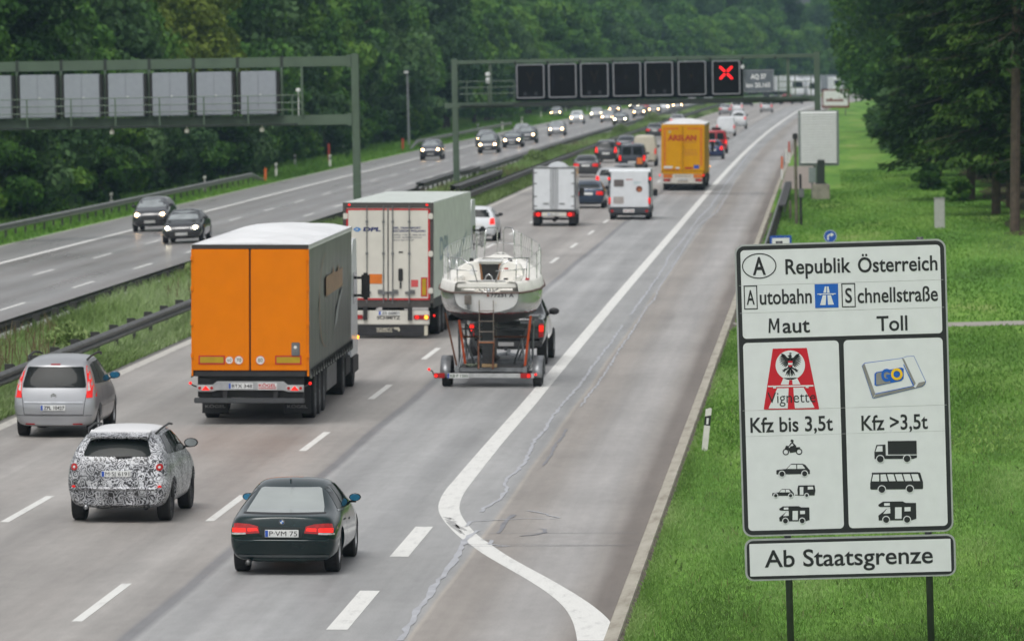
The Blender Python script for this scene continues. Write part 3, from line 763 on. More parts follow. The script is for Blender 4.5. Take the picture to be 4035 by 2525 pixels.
CARS = {   # y low, mid, belt, top | z low, mid, belt, top | half widths low, mid, belt, top ; rear first
 'coupe': dict(L=4.58, W=1.71, H=1.375, z0=.17, wr=.325, wy=(-1.36, 1.40), st=[
  (-2.16, -2.29, -2.24, -2.20, .22, .50, .80, .90, .72, .80, .76, .64), (-2.02, -2.08, -2.04, -2.04, .19, .52, .85, .925, .80, .86, .82, .68),
  (-1.50, -1.50, -1.52, -1.62, .17, .54, .90, .965, .83, .90, .85, .66), (-1.0, -1.0, -1.0, -1.05, .17, .54, .91, 1.17, .83, .89, .84, .60),
  (-.45, -.45, -.45, -.50, .17, .54, .91, 1.345, .83, .88, .83, .55), (.25, .25, .25, .15, .17, .54, .90, 1.375, .83, .88, .83, .56),
  (.80, .80, .75, .70, .17, .54, .89, 1.19, .83, .88, .82, .60), (1.15, 1.15, 1.15, 1.20, .17, .54, .88, .95, .83, .89, .81, .68),
  (1.85, 1.85, 1.85, 1.85, .18, .52, .78, .84, .80, .86, .76, .62), (2.20, 2.29, 2.24, 2.14, .22, .45, .62, .72, .70, .77, .70, .56)]),
 'sedan': dict(L=4.65, W=1.80, H=1.45, z0=.18, wr=.325, wy=(-1.38, 1.42), st=[
  (-2.20, -2.32, -2.27, -2.22, .24, .55, .90, 1.0, .72, .80, .77, .66), (-2.05, -2.1, -2.06, -2.06, .2, .57, .95, 1.03, .80, .87, .83, .70),
  (-1.55, -1.55, -1.57, -1.62, .18, .58, .97, 1.06, .83, .90, .86, .68), (-1.15, -1.15, -1.15, -1.2, .18, .58, .97, 1.25, .83, .90, .85, .62),
  (-.6, -.6, -.6, -.65, .18, .58, .96, 1.43, .83, .90, .85, .58), (.35, .35, .35, .25, .18, .58, .95, 1.45, .83, .90, .85, .58),
  (.9, .9, .85, .8, .18, .58, .94, 1.25, .83, .90, .84, .62), (1.2, 1.2, 1.2, 1.22, .18, .57, .93, 1.0, .83, .90, .83, .68),
  (1.9, 1.9, 1.9, 1.9, .19, .55, .82, .88, .80, .87, .78, .64), (2.22, 2.32, 2.26, 2.16, .22, .47, .66, .76, .72, .79, .72, .58)]),
 'hatch': dict(L=4.25, W=1.77, H=1.49, z0=.18, wr=.32, wy=(-1.30, 1.32), st=[
  (-2.02, -2.12, -2.02, -1.72, .24, .58, 1.0, 1.40, .72, .80, .78, .54), (-1.9, -1.93, -1.85, -1.52, .2, .6, 1.01, 1.46, .80, .86, .83, .57),
  (-1.3, -1.3, -1.3, -1.1, .18, .6, 1.0, 1.48, .83, .885, .85, .58), (-.4, -.4, -.4, -.4, .18, .6, .98, 1.49, .83, .885, .85, .58),
  (.3, .3, .3, .2, .18, .6, .97, 1.47, .83, .885, .85, .58), (.85, .85, .85, .8, .18, .6, .96, 1.24, .83, .885, .84, .63),
  (1.2, 1.2, 1.2, 1.22, .18, .57, .94, 1.01, .83, .885, .83, .68), (1.75, 1.75, 1.75, 1.75, .19, .55, .84, .90, .80, .86, .78, .64), (2.02, 2.12, 2.06, 1.98, .22, .47, .68, .78, .72, .79, .72, .58)]),
 'mpv': dict(L=4.59, W=1.77, H=1.68, z0=.20, wr=.33, wy=(-1.42, 1.36), st=[
  (-2.2, -2.29, -2.16, -1.86, .24, .60, 1.06, 1.52, .74, .82, .80, .60), (-2.06, -2.1, -2.0, -1.64, .2, .62, 1.07, 1.62, .82, .89, .86, .63),
  (-1.4, -1.4, -1.4, -1.2, .18, .62, 1.05, 1.66, .85, .91, .88, .63), (-.4, -.4, -.4, -.4, .18, .62, 1.03, 1.68, .85, .91, .88, .63),
  (.3, .3, .3, .2, .18, .62, 1.01, 1.66, .85, .91, .88, .62), (1.0, 1.0, 1.0, .95, .18, .62, 1.0, 1.36, .85, .91, .87, .64),
  (1.45, 1.45, 1.45, 1.5, .18, .58, .96, 1.04, .84, .90, .84, .66), (1.95, 1.95, 1.95, 1.95, .19, .55, .84, .90, .80, .87, .78, .62), (2.19, 2.29, 2.22, 2.14, .22, .47, .68, .78, .72, .79, .72, .58)]),
 'suv': dict(L=4.45, W=1.79, H=1.60, z0=.22, wr=.355, wy=(-1.36, 1.32), st=[
  (-2.08, -2.2, -2.12, -1.80, .30, .62, 1.09, 1.44, .74, .82, .79, .55), (-1.95, -2.0, -1.94, -1.58, .24, .64, 1.11, 1.54, .82, .89, .85, .59),
  (-1.35, -1.35, -1.35, -1.1, .22, .64, 1.10, 1.58, .85, .92, .87, .60), (-.4, -.4, -.4, -.4, .22, .64, 1.07, 1.60, .85, .91, .87, .61),
  (.3, .3, .3, .2, .22, .64, 1.06, 1.58, .85, .91, .87, .61), (.85, .85, .85, .8, .22, .64, 1.05, 1.34, .85, .91, .86, .64),
  (1.2, 1.2, 1.2, 1.22, .22, .62, 1.03, 1.10, .85, .91, .85, .69), (1.8, 1.8, 1.8, 1.8, .23, .6, .95, 1.0, .82, .88, .80, .66), (2.1, 2.2, 2.14, 2.06, .28, .52, .78, .88, .74, .81, .74, .60)]),
 'van': dict(L=4.8, W=1.92, H=1.94, z0=.24, wr=.335, wy=(-1.55, 1.50), st=[
  (-2.34, -2.4, -2.36, -2.28, .30, .75, 1.12, 1.86, .82, .88, .87, .74), (-2.25, -2.28, -2.24, -2.12, .26, .75, 1.12, 1.92, .88, .94, .93, .77),
  (-1.4, -1.4, -1.4, -1.3, .24, .75, 1.12, 1.94, .90, .955, .94, .78), (0, 0, 0, 0, .24, .75, 1.12, 1.94, .90, .955, .94, .78),
  (.75, .75, .75, .6, .24, .75, 1.10, 1.9, .90, .95, .93, .76), (1.4, 1.4, 1.4, 1.3, .24, .72, 1.06, 1.45, .90, .95, .91, .74),
  (1.75, 1.75, 1.75, 1.75, .24, .68, 1.02, 1.14, .88, .94, .88, .72), (2.1, 2.1, 2.1, 2.1, .26, .6, .88, .98, .84, .90, .82, .66), (2.3, 2.4, 2.34, 2.28, .28, .52, .76, .86, .76, .84, .76, .62)]),
 'pickup': dict(L=5.5, W=2.0, H=1.86, z0=.40, wr=.40, wy=(-1.60, 1.85), st=[
  (-2.66, -2.74, -2.74, -2.70, .48, .80, 1.16, 1.24, .86, .94, .93, .86), (-2.6, -2.64, -2.64, -2.62, .44, .80, 1.18, 1.255, .90, .985, .975, .88),
  (-1.8, -1.8, -1.8, -1.8, .42, .80, 1.18, 1.26, .92, 1.0, .98, .88), (-1.0, -1.0, -1.0, -1.06, .42, .80, 1.18, 1.27, .92, .99, .97, .86),
  (-.9, -.9, -.9, -.86, .42, .80, 1.18, 1.74, .92, .99, .96, .70), (-.3, -.3, -.3, -.35, .42, .80, 1.17, 1.86, .92, .99, .95, .70), (.4, .4, .4, .3, .42, .80, 1.16, 1.84, .92, .99, .95, .70),
  (1.0, 1.0, 1.0, .95, .42, .80, 1.15, 1.45, .92, .99, .93, .72), (1.3, 1.3, 1.3, 1.35, .42, .78, 1.14, 1.22, .92, .99, .92, .78), (2.3, 2.3, 2.3, 2.3, .44, .75, 1.08, 1.14, .90, .96, .88, .74), (2.64, 2.74, 2.72, 2.66, .48, .66, .96, 1.06, .84, .90, .86, .70)]),
}
def car_body_mesh(spec, subd=2):
    V = []; Fq = []; st = spec['st']; R_ = []
    for (yl, ym, yb, yt, zl, zm, zb, zt, wl, wm, wb, wt) in st:
        y5 = yb + (yt - yb) * .85
        half = [(wl * .82, yl, zl), (wl, yl, zl + .09), (wm, ym, zm), (wb, yb, zb), (wt + (wb - wt) * .14, y5, zb + (zt - zb) * .86), (wt * .84, yt, zt)]
        ring = [(0, yl, zl)] + half + [(0, yt, zt + .025)] + [(-x, y, z) for x, y, z in half[::-1]]
        R_.append(len(V)); V += ring
    k = 14
    for a, b in zip(R_, R_[1:]):
        for i in range(k): Fq.append((a + i, a + (i + 1) % k, b + (i + 1) % k, b + i))
    for (a, sgn) in ((R_[0], -1), (R_[-1], 1)):
        cs = [a]
        for i in range(1, 7):
            x, y, z = V[a + i]; cs.append(len(V)); V.append((0, y + sgn * .055, z))
        cs.append(a + 7)
        for i in range(7):
            r0, r1 = a + i, a + i + 1
            l0, l1 = a + (14 - i) % 14, a + 14 - i - 1
            for q in ((r0, r1, cs[i + 1], cs[i]), (l1, l0, cs[i], cs[i + 1])):
                q = [v for j, v in enumerate(q) if v not in q[:j]]
                if len(q) > 2: Fq.append(q if sgn < 0 else q[::-1])
    me = bpy.data.meshes.new('body'); me.from_pydata(V, [], Fq)
    bm = bmesh.new(); bm.from_mesh(me); bmesh.ops.recalc_face_normals(bm, faces=bm.faces[:]); bm.to_mesh(me); bm.free()
    o = bpy.data.objects.new('tmp', me); COL.objects.link(o)
    md = o.modifiers.new('s', 'SUBSURF'); md.levels = subd; md.render_levels = subd
    dg = bpy.context.evaluated_depsgraph_get()
    m2 = bpy.data.meshes.new_from_object(o.evaluated_get(dg))
    n = len(m2.vertices); co = np.empty(n * 3); m2.vertices.foreach_get('co', co); co = co.reshape(-1, 3)
    for ax, lo, hi in ((0, -spec['W'] / 2, spec['W'] / 2), (1, -spec['L'] / 2, spec['L'] / 2), (2, spec['z0'], spec['H'])):
        a, b = co[:, ax].min(), co[:, ax].max(); co[:, ax] = lo + (co[:, ax] - a) / (b - a) * (hi - lo)
    m2.vertices.foreach_set('co', co.ravel()); m2.update()
    o.modifiers.clear(); o.data = m2
    cut = MB(); r = spec['wr'] + .055
    for wy in spec['wy']:
        for s in (-1, 1):
            x0, x1 = sorted((s * (spec['W'] / 2 - .30), s * (spec['W'] / 2 + .3)))
            cut.lathe_x([(0, 0.001), (0, r), (x1 - x0, r), (x1 - x0, 0.001)], x0, wy, spec['wr'], 24)
    c = cut.build('cut'); b = o.modifiers.new('b', 'BOOLEAN'); b.operation = 'DIFFERENCE'; b.object = c; b.solver = 'EXACT'
    dg = bpy.context.evaluated_depsgraph_get(); dg.update()
    m3 = bpy.data.meshes.new_from_object(o.evaluated_get(dg)); m3.name = 'body'
    bpy.data.objects.remove(o); bpy.data.objects.remove(c)
    m3.polygons.foreach_set('use_smooth', [True] * len(m3.polygons))
    m3.materials.clear(); 
    mi = []
    for p in m3.polygons:
        x, y, z = p.center
        arch = abs(x) > spec['W'] / 2 - .31 and any(math.hypot(y - wy, z - spec['wr']) < r - .004 for wy in spec['wy'])
        mi.append(1 if arch or z < spec.get('skirt', spec['z0'] + .03) else 0)
    sh = [abs(p.normal.x) < .97 or True for p in m3.polygons]
    m3['mi'] = mi
    try: m3.set_sharp_from_angle(angle=R(50))
    except Exception: pass
    return m3
BODY = {}
def get_body(k):
    if k not in BODY:
        me = car_body_mesh(CARS[k])
        BODY[k] = (me, BVHTree.FromPolygons([v.co for v in me.vertices], [p.vertices for p in me.polygons]))
    return BODY[k]
DIRS = {'rear': (Vector((0, 1, 0)), lambda a, b: Vector((a, -6, b))), 'front': (Vector((0, -1, 0)), lambda a, b: Vector((a, 6, b))),
        'right': (Vector((-1, 0, 0)), lambda a, b: Vector((4, a, b))), 'left': (Vector((1, 0, 0)), lambda a, b: Vector((-4, a, b))), 'top': (Vector((0, 0, -1)), lambda a, b: Vector((a, b, 6)))}
def decal(bvh, polys, side, off, name, m, parent, step=0.07, skirt=True):
    """a panel that follows the body: outlines in the side's own plane, laid on the surface and raised by off"""
    d, org = DIRS[side]; V = []; Fc = []
    for poly in polys:
        pts = [Vector(p) for p in poly]; n = len(pts)
        out = []                                       # refine the outline
        for i in range(n):
            a, b = pts[i], pts[(i + 1) % n]; k = max(1, int((b - a).length / step))
            out += [a.lerp(b, j / k) for j in range(k)]
        xs = [p.x for p in out]; ys = [p.y for p in out]; inner = []
        u = min(xs) + step * .5
        while u < max(xs):
            v = min(ys) + step * .5
            while v < max(ys): inner.append(Vector((u, v))); v += step
            u += step
        r = delaunay_2d_cdt(out + inner, [], [list(range(len(out)))], 1, 1e-6)
        idx = {}
        for i, p in enumerate(r[0]):
            h = bvh.ray_cast(org(p.x, p.y), d)
            if h[0] is None: continue
            idx[i] = len(V); V.append(h[0] - d * off)
        for f in r[2]:
            if all(i in idx for i in f): Fc.append([idx[i] for i in f])
    me = bpy.data.meshes.new(name); me.from_pydata(V, [], Fc); me.update()
    if skirt and Fc:
        bm = bmesh.new(); bm.from_mesh(me)
        be = [e for e in bm.edges if len(e.link_faces) == 1]
        r = bmesh.ops.extrude_edge_only(bm, edges=be)
        for e in r['geom']:
            if isinstance(e, bmesh.types.BMVert): e.co += d * off * 1.3
        bmesh.ops.recalc_face_normals(bm, faces=bm.faces[:])
        bm.to_mesh(me); bm.free()
    o = link(name, me, m, parent)
    me.polygons.foreach_set('use_smooth', [True] * len(me.polygons)); 
    try: me.set_sharp_from_angle(angle=R(40))
    except Exception: pass
    return o
def mirr(poly): return [(-x, z) for x, z in poly]
WHEELS = {}
def wheel_meshes(r, wd, near, rimm):
    key = (r, wd, near, rimm.name)
    if key in WHEELS: return WHEELS[key]
    t = MB(); t.lathe_x([(-wd / 2, r * .62), (-wd / 2, r * .93), (-wd / 2 + .025, r), (wd / 2 - .025, r), (wd / 2, r * .93), (wd / 2, r * .62), (-wd / 2, r * .62)], 0, 0, 0, 32 if near else 18)
    ri = MB()
    ri.lathe_x([(-wd * .3, 0.01), (-wd * .3, r * .62), (wd / 2 - .01, r * .64), (wd / 2 - .01, r * .56), (wd * .22, r * .53), (wd * .2, 0.01)], 0, 0, 0, 32 if near else 14)
    if near:
        for k in range(5):
            a = 2 * math.pi * k / 5
            c, s = math.cos(a), math.sin(a)
            vs = []
            for x in (wd * .2, wd / 2 - .03):
                for (u, v) in ((.05, -.035), (r * .56, -.028), (r * .56, .028), (.05, .035)):
                    vs.append((x, u * c - v * s, u * s + v * c))
            ri.add(vs, [(0, 1, 2, 3), (7, 6, 5, 4), (0, 4, 5, 1), (1, 5, 6, 2), (2, 6, 7, 3), (3, 7, 4, 0)])
        for k in range(5):
            a = 2 * math.pi * (k + .5) / 5
            vs = [(wd * .215, r * q * math.cos(a + t_), r * q * math.sin(a + t_)) for q, t_ in ((.16, -.25), (.50, -.42), (.50, .42), (.16, .25))]
    a, b = t.mesh('tyre'), ri.mesh('rim')
    for me in (a, b): me.polygons.foreach_set('use_smooth', [True] * len(me.polygons)); 
    for me in (a, b):
        try: me.set_sharp_from_angle(angle=R(35))
        except Exception: pass
    a.materials.append(TYRE); b.materials.append(rimm)
    WHEELS[key] = (a, b); return a, b
def add_wheel(parent, x, y, r, wd, near=False, rimm=None, side=1):
    a, b = wheel_meshes(r, wd, near, rimm or RIM)
    o = link('wheel', a, None, parent); o.location = (x, y, r)
    if side < 0: o.rotation_euler = (0, 0, math.pi)
    link('rim', b, None, o); return o
def mirror_part(parent, spec, m, gm, size=1.0, y=None, bvh=None):
    zb = max(s[6] for s in spec['st']); y = y if y is not None else spec['st'][-4][2] + .05
    for s in (-1, 1):
        hit = bvh.ray_cast(Vector((s * 4, y, zb + .02)), Vector((-s, 0, 0)))[0] if bvh else None
        x = hit.x - s * .01 if hit else s * spec['W'] / 2 * .93
        b = MB(); b.box(min(x, x + s * .02), max(x, x + s * .12), y - .03, y + .05, zb + .0, zb + .03)
        vs = []; n = 12
        for (dy, q) in ((-.06, .86), (-.035, 1.0), (.05, .92), (.11, .5)):
            for k in range(n):
                t = 2 * math.pi * k / n
                vs.append((x + s * .125 * size + .115 * size * q * math.cos(t), y + dy, zb + .085 + .075 * size * q * math.sin(t)))
        fs = [(i * n + k, i * n + (k + 1) % n, (i + 1) * n + (k + 1) % n, (i + 1) * n + k) for i in range(3) for k in range(n)] + [tuple(range(n)), tuple(3 * n + k for k in range(n))]
        b.add(vs, fs); o = b.build('wing_mirror', m, parent, True)
        if gm:
            g = MB(); g.add([(x + s * .125 * size + .095 * size * math.cos(2 * math.pi * k / n), y - .068, zb + .085 + .062 * size * math.sin(2 * math.pi * k / n)) for k in range(n)], [tuple(range(n))])
            g.build('mirror_glass', gm, o)
def plate_text(parent, bvh, s, x0, x1, z0, z1, m=None, eu=True, split=None):
    """a licence plate on the rear: white plate, blue band, black characters"""
    h = bvh.ray_cast(Vector(((x0 + x1) / 2, -6, (z0 + z1) / 2)), Vector((0, 1, 0)))[0]
    y = min(bvh.ray_cast(Vector((a, -6, c)), Vector((0, 1, 0)))[0].y for a in (x0, x1) for c in (z0, z1)) - .012
    y = min(y, h.y - .02)
    b = MB(); b.box(x0, x1, y, y + .05, z0, z1, .006); p = b.build('licence_plate', m or PLATEW, parent)
    fn = lambda a, c: (a, y - .003, c)
    if eu: flat([[(x0 + .006, z0 + .008), (x0 + .05, z0 + .008), (x0 + .05, z1 - .008), (x0 + .006, z1 - .008)]], fn, 'blue_band', PLATEB, p)
    hh = z1 - z0
    lettering(s, x0 + .07, x1 - .02, z0 + hh * .2, hh * .62, fn, 0.0 if 'M' in s else 0.02, 'lettering', INK, p)
    return p
GEN = {  # generic detail outlines per type: rear glass, tail lamps, plate, windscreen, head lamps, side glass (y, z)
 'sedan': dict(rg=[(-.62, 1.04), (.62, 1.04), (.52, 1.36), (-.52, 1.36)], tl=[(.44, .72), (.80, .70), (.82, .90), (.46, .88)], pl=(.26, .70, .83), ws=[(-.66, 1.02), (.66, 1.02), (.52, 1.37), (-.52, 1.37)], hl=[(.42, .60), (.76, .64), (.78, .77), (.44, .72)],
   sg=[[(-1.25, 1.02), (-.25, 1.0), (-.25, 1.35), (-.75, 1.35)], [(-.18, 1.0), (.95, .98), (.35, 1.35), (-.18, 1.36)]]),
 'hatch': dict(rg=[(-.58, 1.04), (.58, 1.04), (.50, 1.36), (-.50, 1.36)], tl=[(.58, .74), (.80, .74), (.76, 1.02), (.60, .98)], pl=(.26, .66, .79), ws=[(-.66, 1.04), (.66, 1.04), (.52, 1.40), (-.52, 1.40)], hl=[(.42, .60), (.76, .64), (.77, .80), (.44, .74)],
   sg=[[(-1.55, 1.08), (-.95, 1.05), (-.95, 1.38), (-1.35, 1.36)], [(-.88, 1.05), (-.25, 1.03), (-.25, 1.39), (-.88, 1.39)], [(-.18, 1.02), (.95, 1.0), (.35, 1.36), (-.18, 1.39)]]),
 'mpv': dict(rg=[(-.63, 1.08), (.63, 1.08), (.55, 1.46), (-.55, 1.46)], tl=[(.62, .74), (.82, .78), (.74, 1.16), (.66, 1.14)], pl=(.26, .62, .75), ws=[(-.68, 1.06), (.68, 1.06), (.54, 1.56), (-.54, 1.56)], hl=[(.40, .62), (.76, .68), (.76, .86), (.46, .78)],
   sg=[[(-1.75, 1.12), (-1.05, 1.10), (-1.05, 1.52), (-1.45, 1.50)], [(-.98, 1.10), (-.15, 1.07), (-.15, 1.54), (-.98, 1.53)], [(-.08, 1.07), (1.15, 1.04), (.45, 1.52), (-.08, 1.54)]]),
 'suv': dict(rg=[(-.60, 1.13), (.60, 1.13), (.52, 1.44), (-.52, 1.44)], tl=[(.60, .84), (.82, .84), (.78, 1.08), (.62, 1.06)], pl=(.26, .74, .87), ws=[(-.68, 1.12), (.68, 1.12), (.54, 1.50), (-.54, 1.50)], hl=[(.42, .72), (.78, .74), (.78, .90), (.44, .86)],
   sg=[[(-1.6, 1.17), (-.95, 1.14), (-.95, 1.46), (-1.35, 1.45)], [(-.88, 1.14), (-.25, 1.12), (-.25, 1.48), (-.88, 1.47)], [(-.18, 1.12), (.95, 1.1), (.35, 1.45), (-.18, 1.48)]]),
 'van': dict(rg=[(-.70, 1.14), (-.06, 1.14), (-.06, 1.70), (-.62, 1.70)], rg2=[(.06, 1.14), (.70, 1.14), (.62, 1.70), (.06, 1.70)], tl=[(.76, .74), (.90, .74), (.90, 1.10), (.78, 1.10)], pl=(.26, .58, .71), ws=[(-.72, 1.18), (.72, 1.18), (.60, 1.80), (-.60, 1.80)], hl=[(.46, .64), (.82, .68), (.80, .86), (.50, .80)],
   sg=[[(-1.9, 1.2), (-.9, 1.2), (-.9, 1.68), (-1.85, 1.68)], [(-.8, 1.2), (.35, 1.2), (.35, 1.68), (-.8, 1.68)], [(.45, 1.18), (1.45, 1.15), (.95, 1.66), (.45, 1.68)]]),
}
PROTO = {}
def car_proto(kind, view, blind=False):
    """generic traffic: its parts with shared meshes; the body colour sits on the object"""
    key = (kind, view, blind)
    if key in PROTO: return PROTO[key]
    g = GEN[kind]; spec = CARS[kind]; me, bvh = get_body(kind)
    root = bpy.data.objects.new('car', None); COL.objects.link(root)
    b = link('body', me.copy(), None, root); b.data.materials.append(None); b.data.materials.append(BLACKP)
    b.data.polygons.foreach_set('material_index', list(me['mi']))
    if not blind:
        for k in ('rg', 'rg2'):
            if k in g: decal(bvh, [g[k]], 'rear', .008, 'rear_window', GLASS, root, .12)
        for s in ('right', 'left'): decal(bvh, g['sg'], s, .008, 'side_window', GLASS, root, .14)
    else:
        for s in ('right', 'left'): decal(bvh, g['sg'][-1:], s, .008, 'side_window', GLASS, root, .14)
    decal(bvh, [g['ws']], 'front', .008, 'windscreen', GLASSL if view == 'front' else GLASS, root, .12)
    for s in (1, -1):
        decal(bvh, [g['tl'] if s > 0 else mirr(g['tl'])], 'rear', .012, 'tail_light', LAMPMID, root, .08)
        hp = g['hl'] if s > 0 else mirr(g['hl'])
        h = decal(bvh, [hp], 'front', .012, 'headlight', LAMPWHITE, root, .08)
        if view == 'front':
            cx, cz = sum(p[0] for p in hp) / 4, sum(p[1] for p in hp) / 4
            decal(bvh, [disc(cx, cz, .075, 12)], 'front', .03, 'bulb', HEADON, h, .06)
    pw, pa, pb = g['pl']
    decal(bvh, [[(-pw, pa), (pw, pa), (pw, pb), (-pw, pb)]], 'rear', .02, 'licence_plate', PLATEW, root, .12)
    zf = spec['st'][-1][5]
    decal(bvh, [[(-.26, zf - .12), (.26, zf - .12), (.26, zf), (-.26, zf)]], 'front', .02, 'front_plate', PLATEW, root, .12)
    decal(bvh, [[(-.36, zf + .06), (.36, zf + .06), (.40, zf + .17), (-.40, zf + .17)]], 'front', .008, 'grille', BLACKP, root, .1)
    decal(bvh, [[(-.66, spec['z0'] + .06), (.66, spec['z0'] + .06), (.62, zf - .16), (-.62, zf - .16)]], 'front', .006, 'lower_grille', BLACKP, root, .1)
    decal(bvh, [[(-.62, spec['z0'] + .02), (.62, spec['z0'] + .02), (.66, spec['z0'] + .14), (-.66, spec['z0'] + .14)]], 'rear', .006, 'bumper_insert', BLACKP, root, .12)
    for wy in spec['wy']:
        for s in (-1, 1): add_wheel(root, s * (spec['W'] / 2 - .12), wy, spec['wr'], .21, False, RIM, s)
    mirror_part(root, spec, BLACKP, None, 1.0, None, bvh)
    PROTO[key] = root; return root
USED = set()
def car(kind, view, px, py, m, label, name='car', cat='car', group=None, blind=False, lamps=None, sc=(1, 1, 1), front_on_pt=None, cool=False, noise=0, left=False, dy=0.0):
    """px, py: photograph pixel of the ground midway between the tyres that show"""
    pr = car_proto(kind, view, blind)
    root = copy_tree(pr); root.name = name
    spec = CARS[kind]
    p = GL(px, py) if left else G(px, py)
    wy = spec['wy'][1] if left else spec['wy'][0]
    ds = (shift(p.y + 5) - shift(p.y - 5)) / 10
    h = -math.atan(ds) + (math.pi if left else 0)
    off = Vector((0, wy * sc[1], 0)); off.rotate(Matrix.Rotation(h, 3, 'Z'))
    loc = p - off; z = gz(loc.x - shift(loc.y)) if left else 0
    root.location = (loc.x, loc.y, z + .004); root.rotation_euler = (0, .045 if left else 0, h); root.scale = sc
    tag(root, label, cat, group)
    for ch in root.children:
        if ch.name.startswith('body'):
            ch.material_slots[0].link = 'OBJECT'; ch.material_slots[0].material = m
        elif ch.name.startswith('tail_light') and lamps:
            ch.material_slots[0].link = 'OBJECT'; ch.material_slots[0].material = lamps
        if cool and ch.name.startswith('headlight'):
            for g in ch.children: g.material_slots[0].link = 'OBJECT'; g.material_slots[0].material = HEADCOOL
    return root
# ---------------------------------------------------------------- the four near cars
def near_car(name, kind, px, py, bodym, label, cat, rimm, dy=0.0, heading=0.0):
    spec = CARS[kind]; me, bvh = get_body(kind)
    p = G(px, py); root = thing(name, label, cat, (p.x, p.y - spec['wy'][0], 0.004), heading)
    b = link('body', me.copy(), [bodym, BLACKP], root); b.data.polygons.foreach_set('material_index', list(me['mi']))
    for wy in spec['wy']:
        for s in (-1, 1): add_wheel(root, s * (spec['W'] / 2 - .155), wy, spec['wr'], .225, True, rimm, s)
    return root, bvh, spec
SEAM = mat('shut_line', (0.004, 0.004, 0.004), 0.8)
def seam(bvh, pts, side, wd, parent, m=None, name='shut_line', off=.002):
    """a narrow joint drawn along a poly-line on the body"""
    polys = []
    for (a, b) in zip(pts, pts[1:]):
        a, b = Vector(a), Vector(b); d = (b - a).normalized(); n = Vector((-d.y, d.x)) * wd / 2
        polys.append([a - n, b - n, b + n, a + n])
    return decal(bvh, polys, side, off, name, m or SEAM, parent, .05, False)
sym = lambda half: half + [(-x, z) for x, z in half[::-1]]

GREYM0 = mat('exhaust_grey', (0.16, 0.16, 0.16), 0.45, 0.5)
# --- dark green coupe
GREENP = paint('dark_green', (0.004, 0.017, 0.018), 0.12, 0.0, 0.05, 0.35, .3)
root, bvh, sp_ = near_car('coupe', 'coupe', 1139, 2249.7, GREENP, 'dark green coupe with lit red tail lamps in the right lane nearest the camera', 'car', RIM, heading=-.012)
decal(bvh, [sym([(.60, .955), (.58, 1.02), (.475, 1.250), (.43, 1.265)])], 'rear', .008, 'rear_window', mat('rear_glass_sky_sheen', (0.33, 0.36, 0.35), 0.10, vary=0.10, scale=1.2, coat=0.5, spec=0.9), root, .06)  # pale base paints in the reflected sky and the light headliner
seam(bvh, [(-.64, .945), (.64, .945)], 'rear', .02, root, BLACKP, 'window_seal', .009)
for s in ('right', 'left'):
    decal(bvh, [[(-1.18, .96), (-.55, .93), (-.55, 1.27), (-.72, 1.27)], [(-.47, .93), (.86, .90), (.30, 1.26), (-.47, 1.285)]], s, .007, 'side_window', GLASS, root, .07)
    seam(bvh, [(-1.25, .945), (-.5, .912), (.9, .885)], s, .022, root, CHROME, 'window_trim', .008)
    seam(bvh, [(-.50, .90), (-.52, .55), (-.40, .28)], s, .010, root); seam(bvh, [(.95, .86), (1.0, .5), (.92, .28)], s, .010, root)
    hd = MB(); x = .85 * (1 if s == 'right' else -1)
    hd.box(min(x, x + (.03 if x > 0 else -.03)), max(x, x + (.03 if x > 0 else -.03)), -.42, -.24, .74, .77, .008); hd.build('door_handle', GREENP, root)
for s in (1, -1):
    f = (lambda q: q) if s > 0 else mirr
    tl = decal(bvh, [f([(.345, .665), (.80, .635), (.83, .70), (.81, .79), (.70, .81), (.50, .80), (.37, .765)])], 'rear', .014, 'tail_light', LAMP, root, .05)
    decal(bvh, [f([(.37, .70), (.53, .69), (.53, .735), (.39, .74)]), f([(.565, .68), (.78, .67), (.78, .735), (.565, .735)])], 'rear', .02, 'light_bar', LAMPON, tl, .05)
    decal(bvh, [f([(.56, .642), (.80, .632), (.80, .66), (.56, .668)])], 'rear', .02, 'clear_lens', LAMPWHITE, tl, .05)
seam(bvh, [(-.62, .875), (-.66, .80)], 'rear', .012, root); seam(bvh, [(.62, .875), (.66, .80)], 'rear', .012, root)
seam(bvh, [(-.36, .66), (-.28, .575), (.28, .575), (.36, .66)], 'rear', .012, root)
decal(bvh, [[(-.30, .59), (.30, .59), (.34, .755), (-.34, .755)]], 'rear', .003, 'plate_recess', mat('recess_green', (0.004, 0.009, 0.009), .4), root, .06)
plate_text(root, bvh, 'P·VM 75', -.26, .26, .60, .715)
sb = MB(); sb.tube([(-.72, -2.272, .545), (-.4, -2.325, .548), (0, -2.342, .55), (.4, -2.325, .548), (.72, -2.272, .545)], .022, 8); sb.build('bumper_ridge', GREENP, root, True)
decal(bvh, [sym([(.70, .285), (.72, .32)])], 'rear', .016, 'bumper_trim', paint('green_grey', (.05, .06, .062), .25), root, .08)
decal(bvh, [sym([(.70, .17), (.73, .27)])], 'rear', .004, 'bumper_insert', BLACKP, root, .08)
em = link('emblem', bpy.data.meshes.new('emblem'), None, root)
hy = bvh.ray_cast(Vector((0, -6, .835)), Vector((0, 1, 0)))[0].y
def rnl(name, m, polys, y, parent): return flat(polys, lambda a, c: (a, y, c), name, m, parent)
bpy.data.objects.remove(em)
em = rnl('emblem', CHROME, [disc(0, .835, .044)], hy - .022, root)
rnl('emblem_field', INK, ringpolys(0, .835, .028, .041), hy - .024, em)
pie = lambda a0: [(0, .835)] + [(.028 * math.cos(R(a0 + t)), .835 + .028 * math.sin(R(a0 + t))) for t in range(0, 91, 15)]
rnl('emblem_field', mat('emblem_blue', (.02, .15, .55), .3), [pie(90), pie(270)], hy - .025, em); rnl('emblem_field', PLATEW, [pie(0), pie(180)], hy - .025, em)
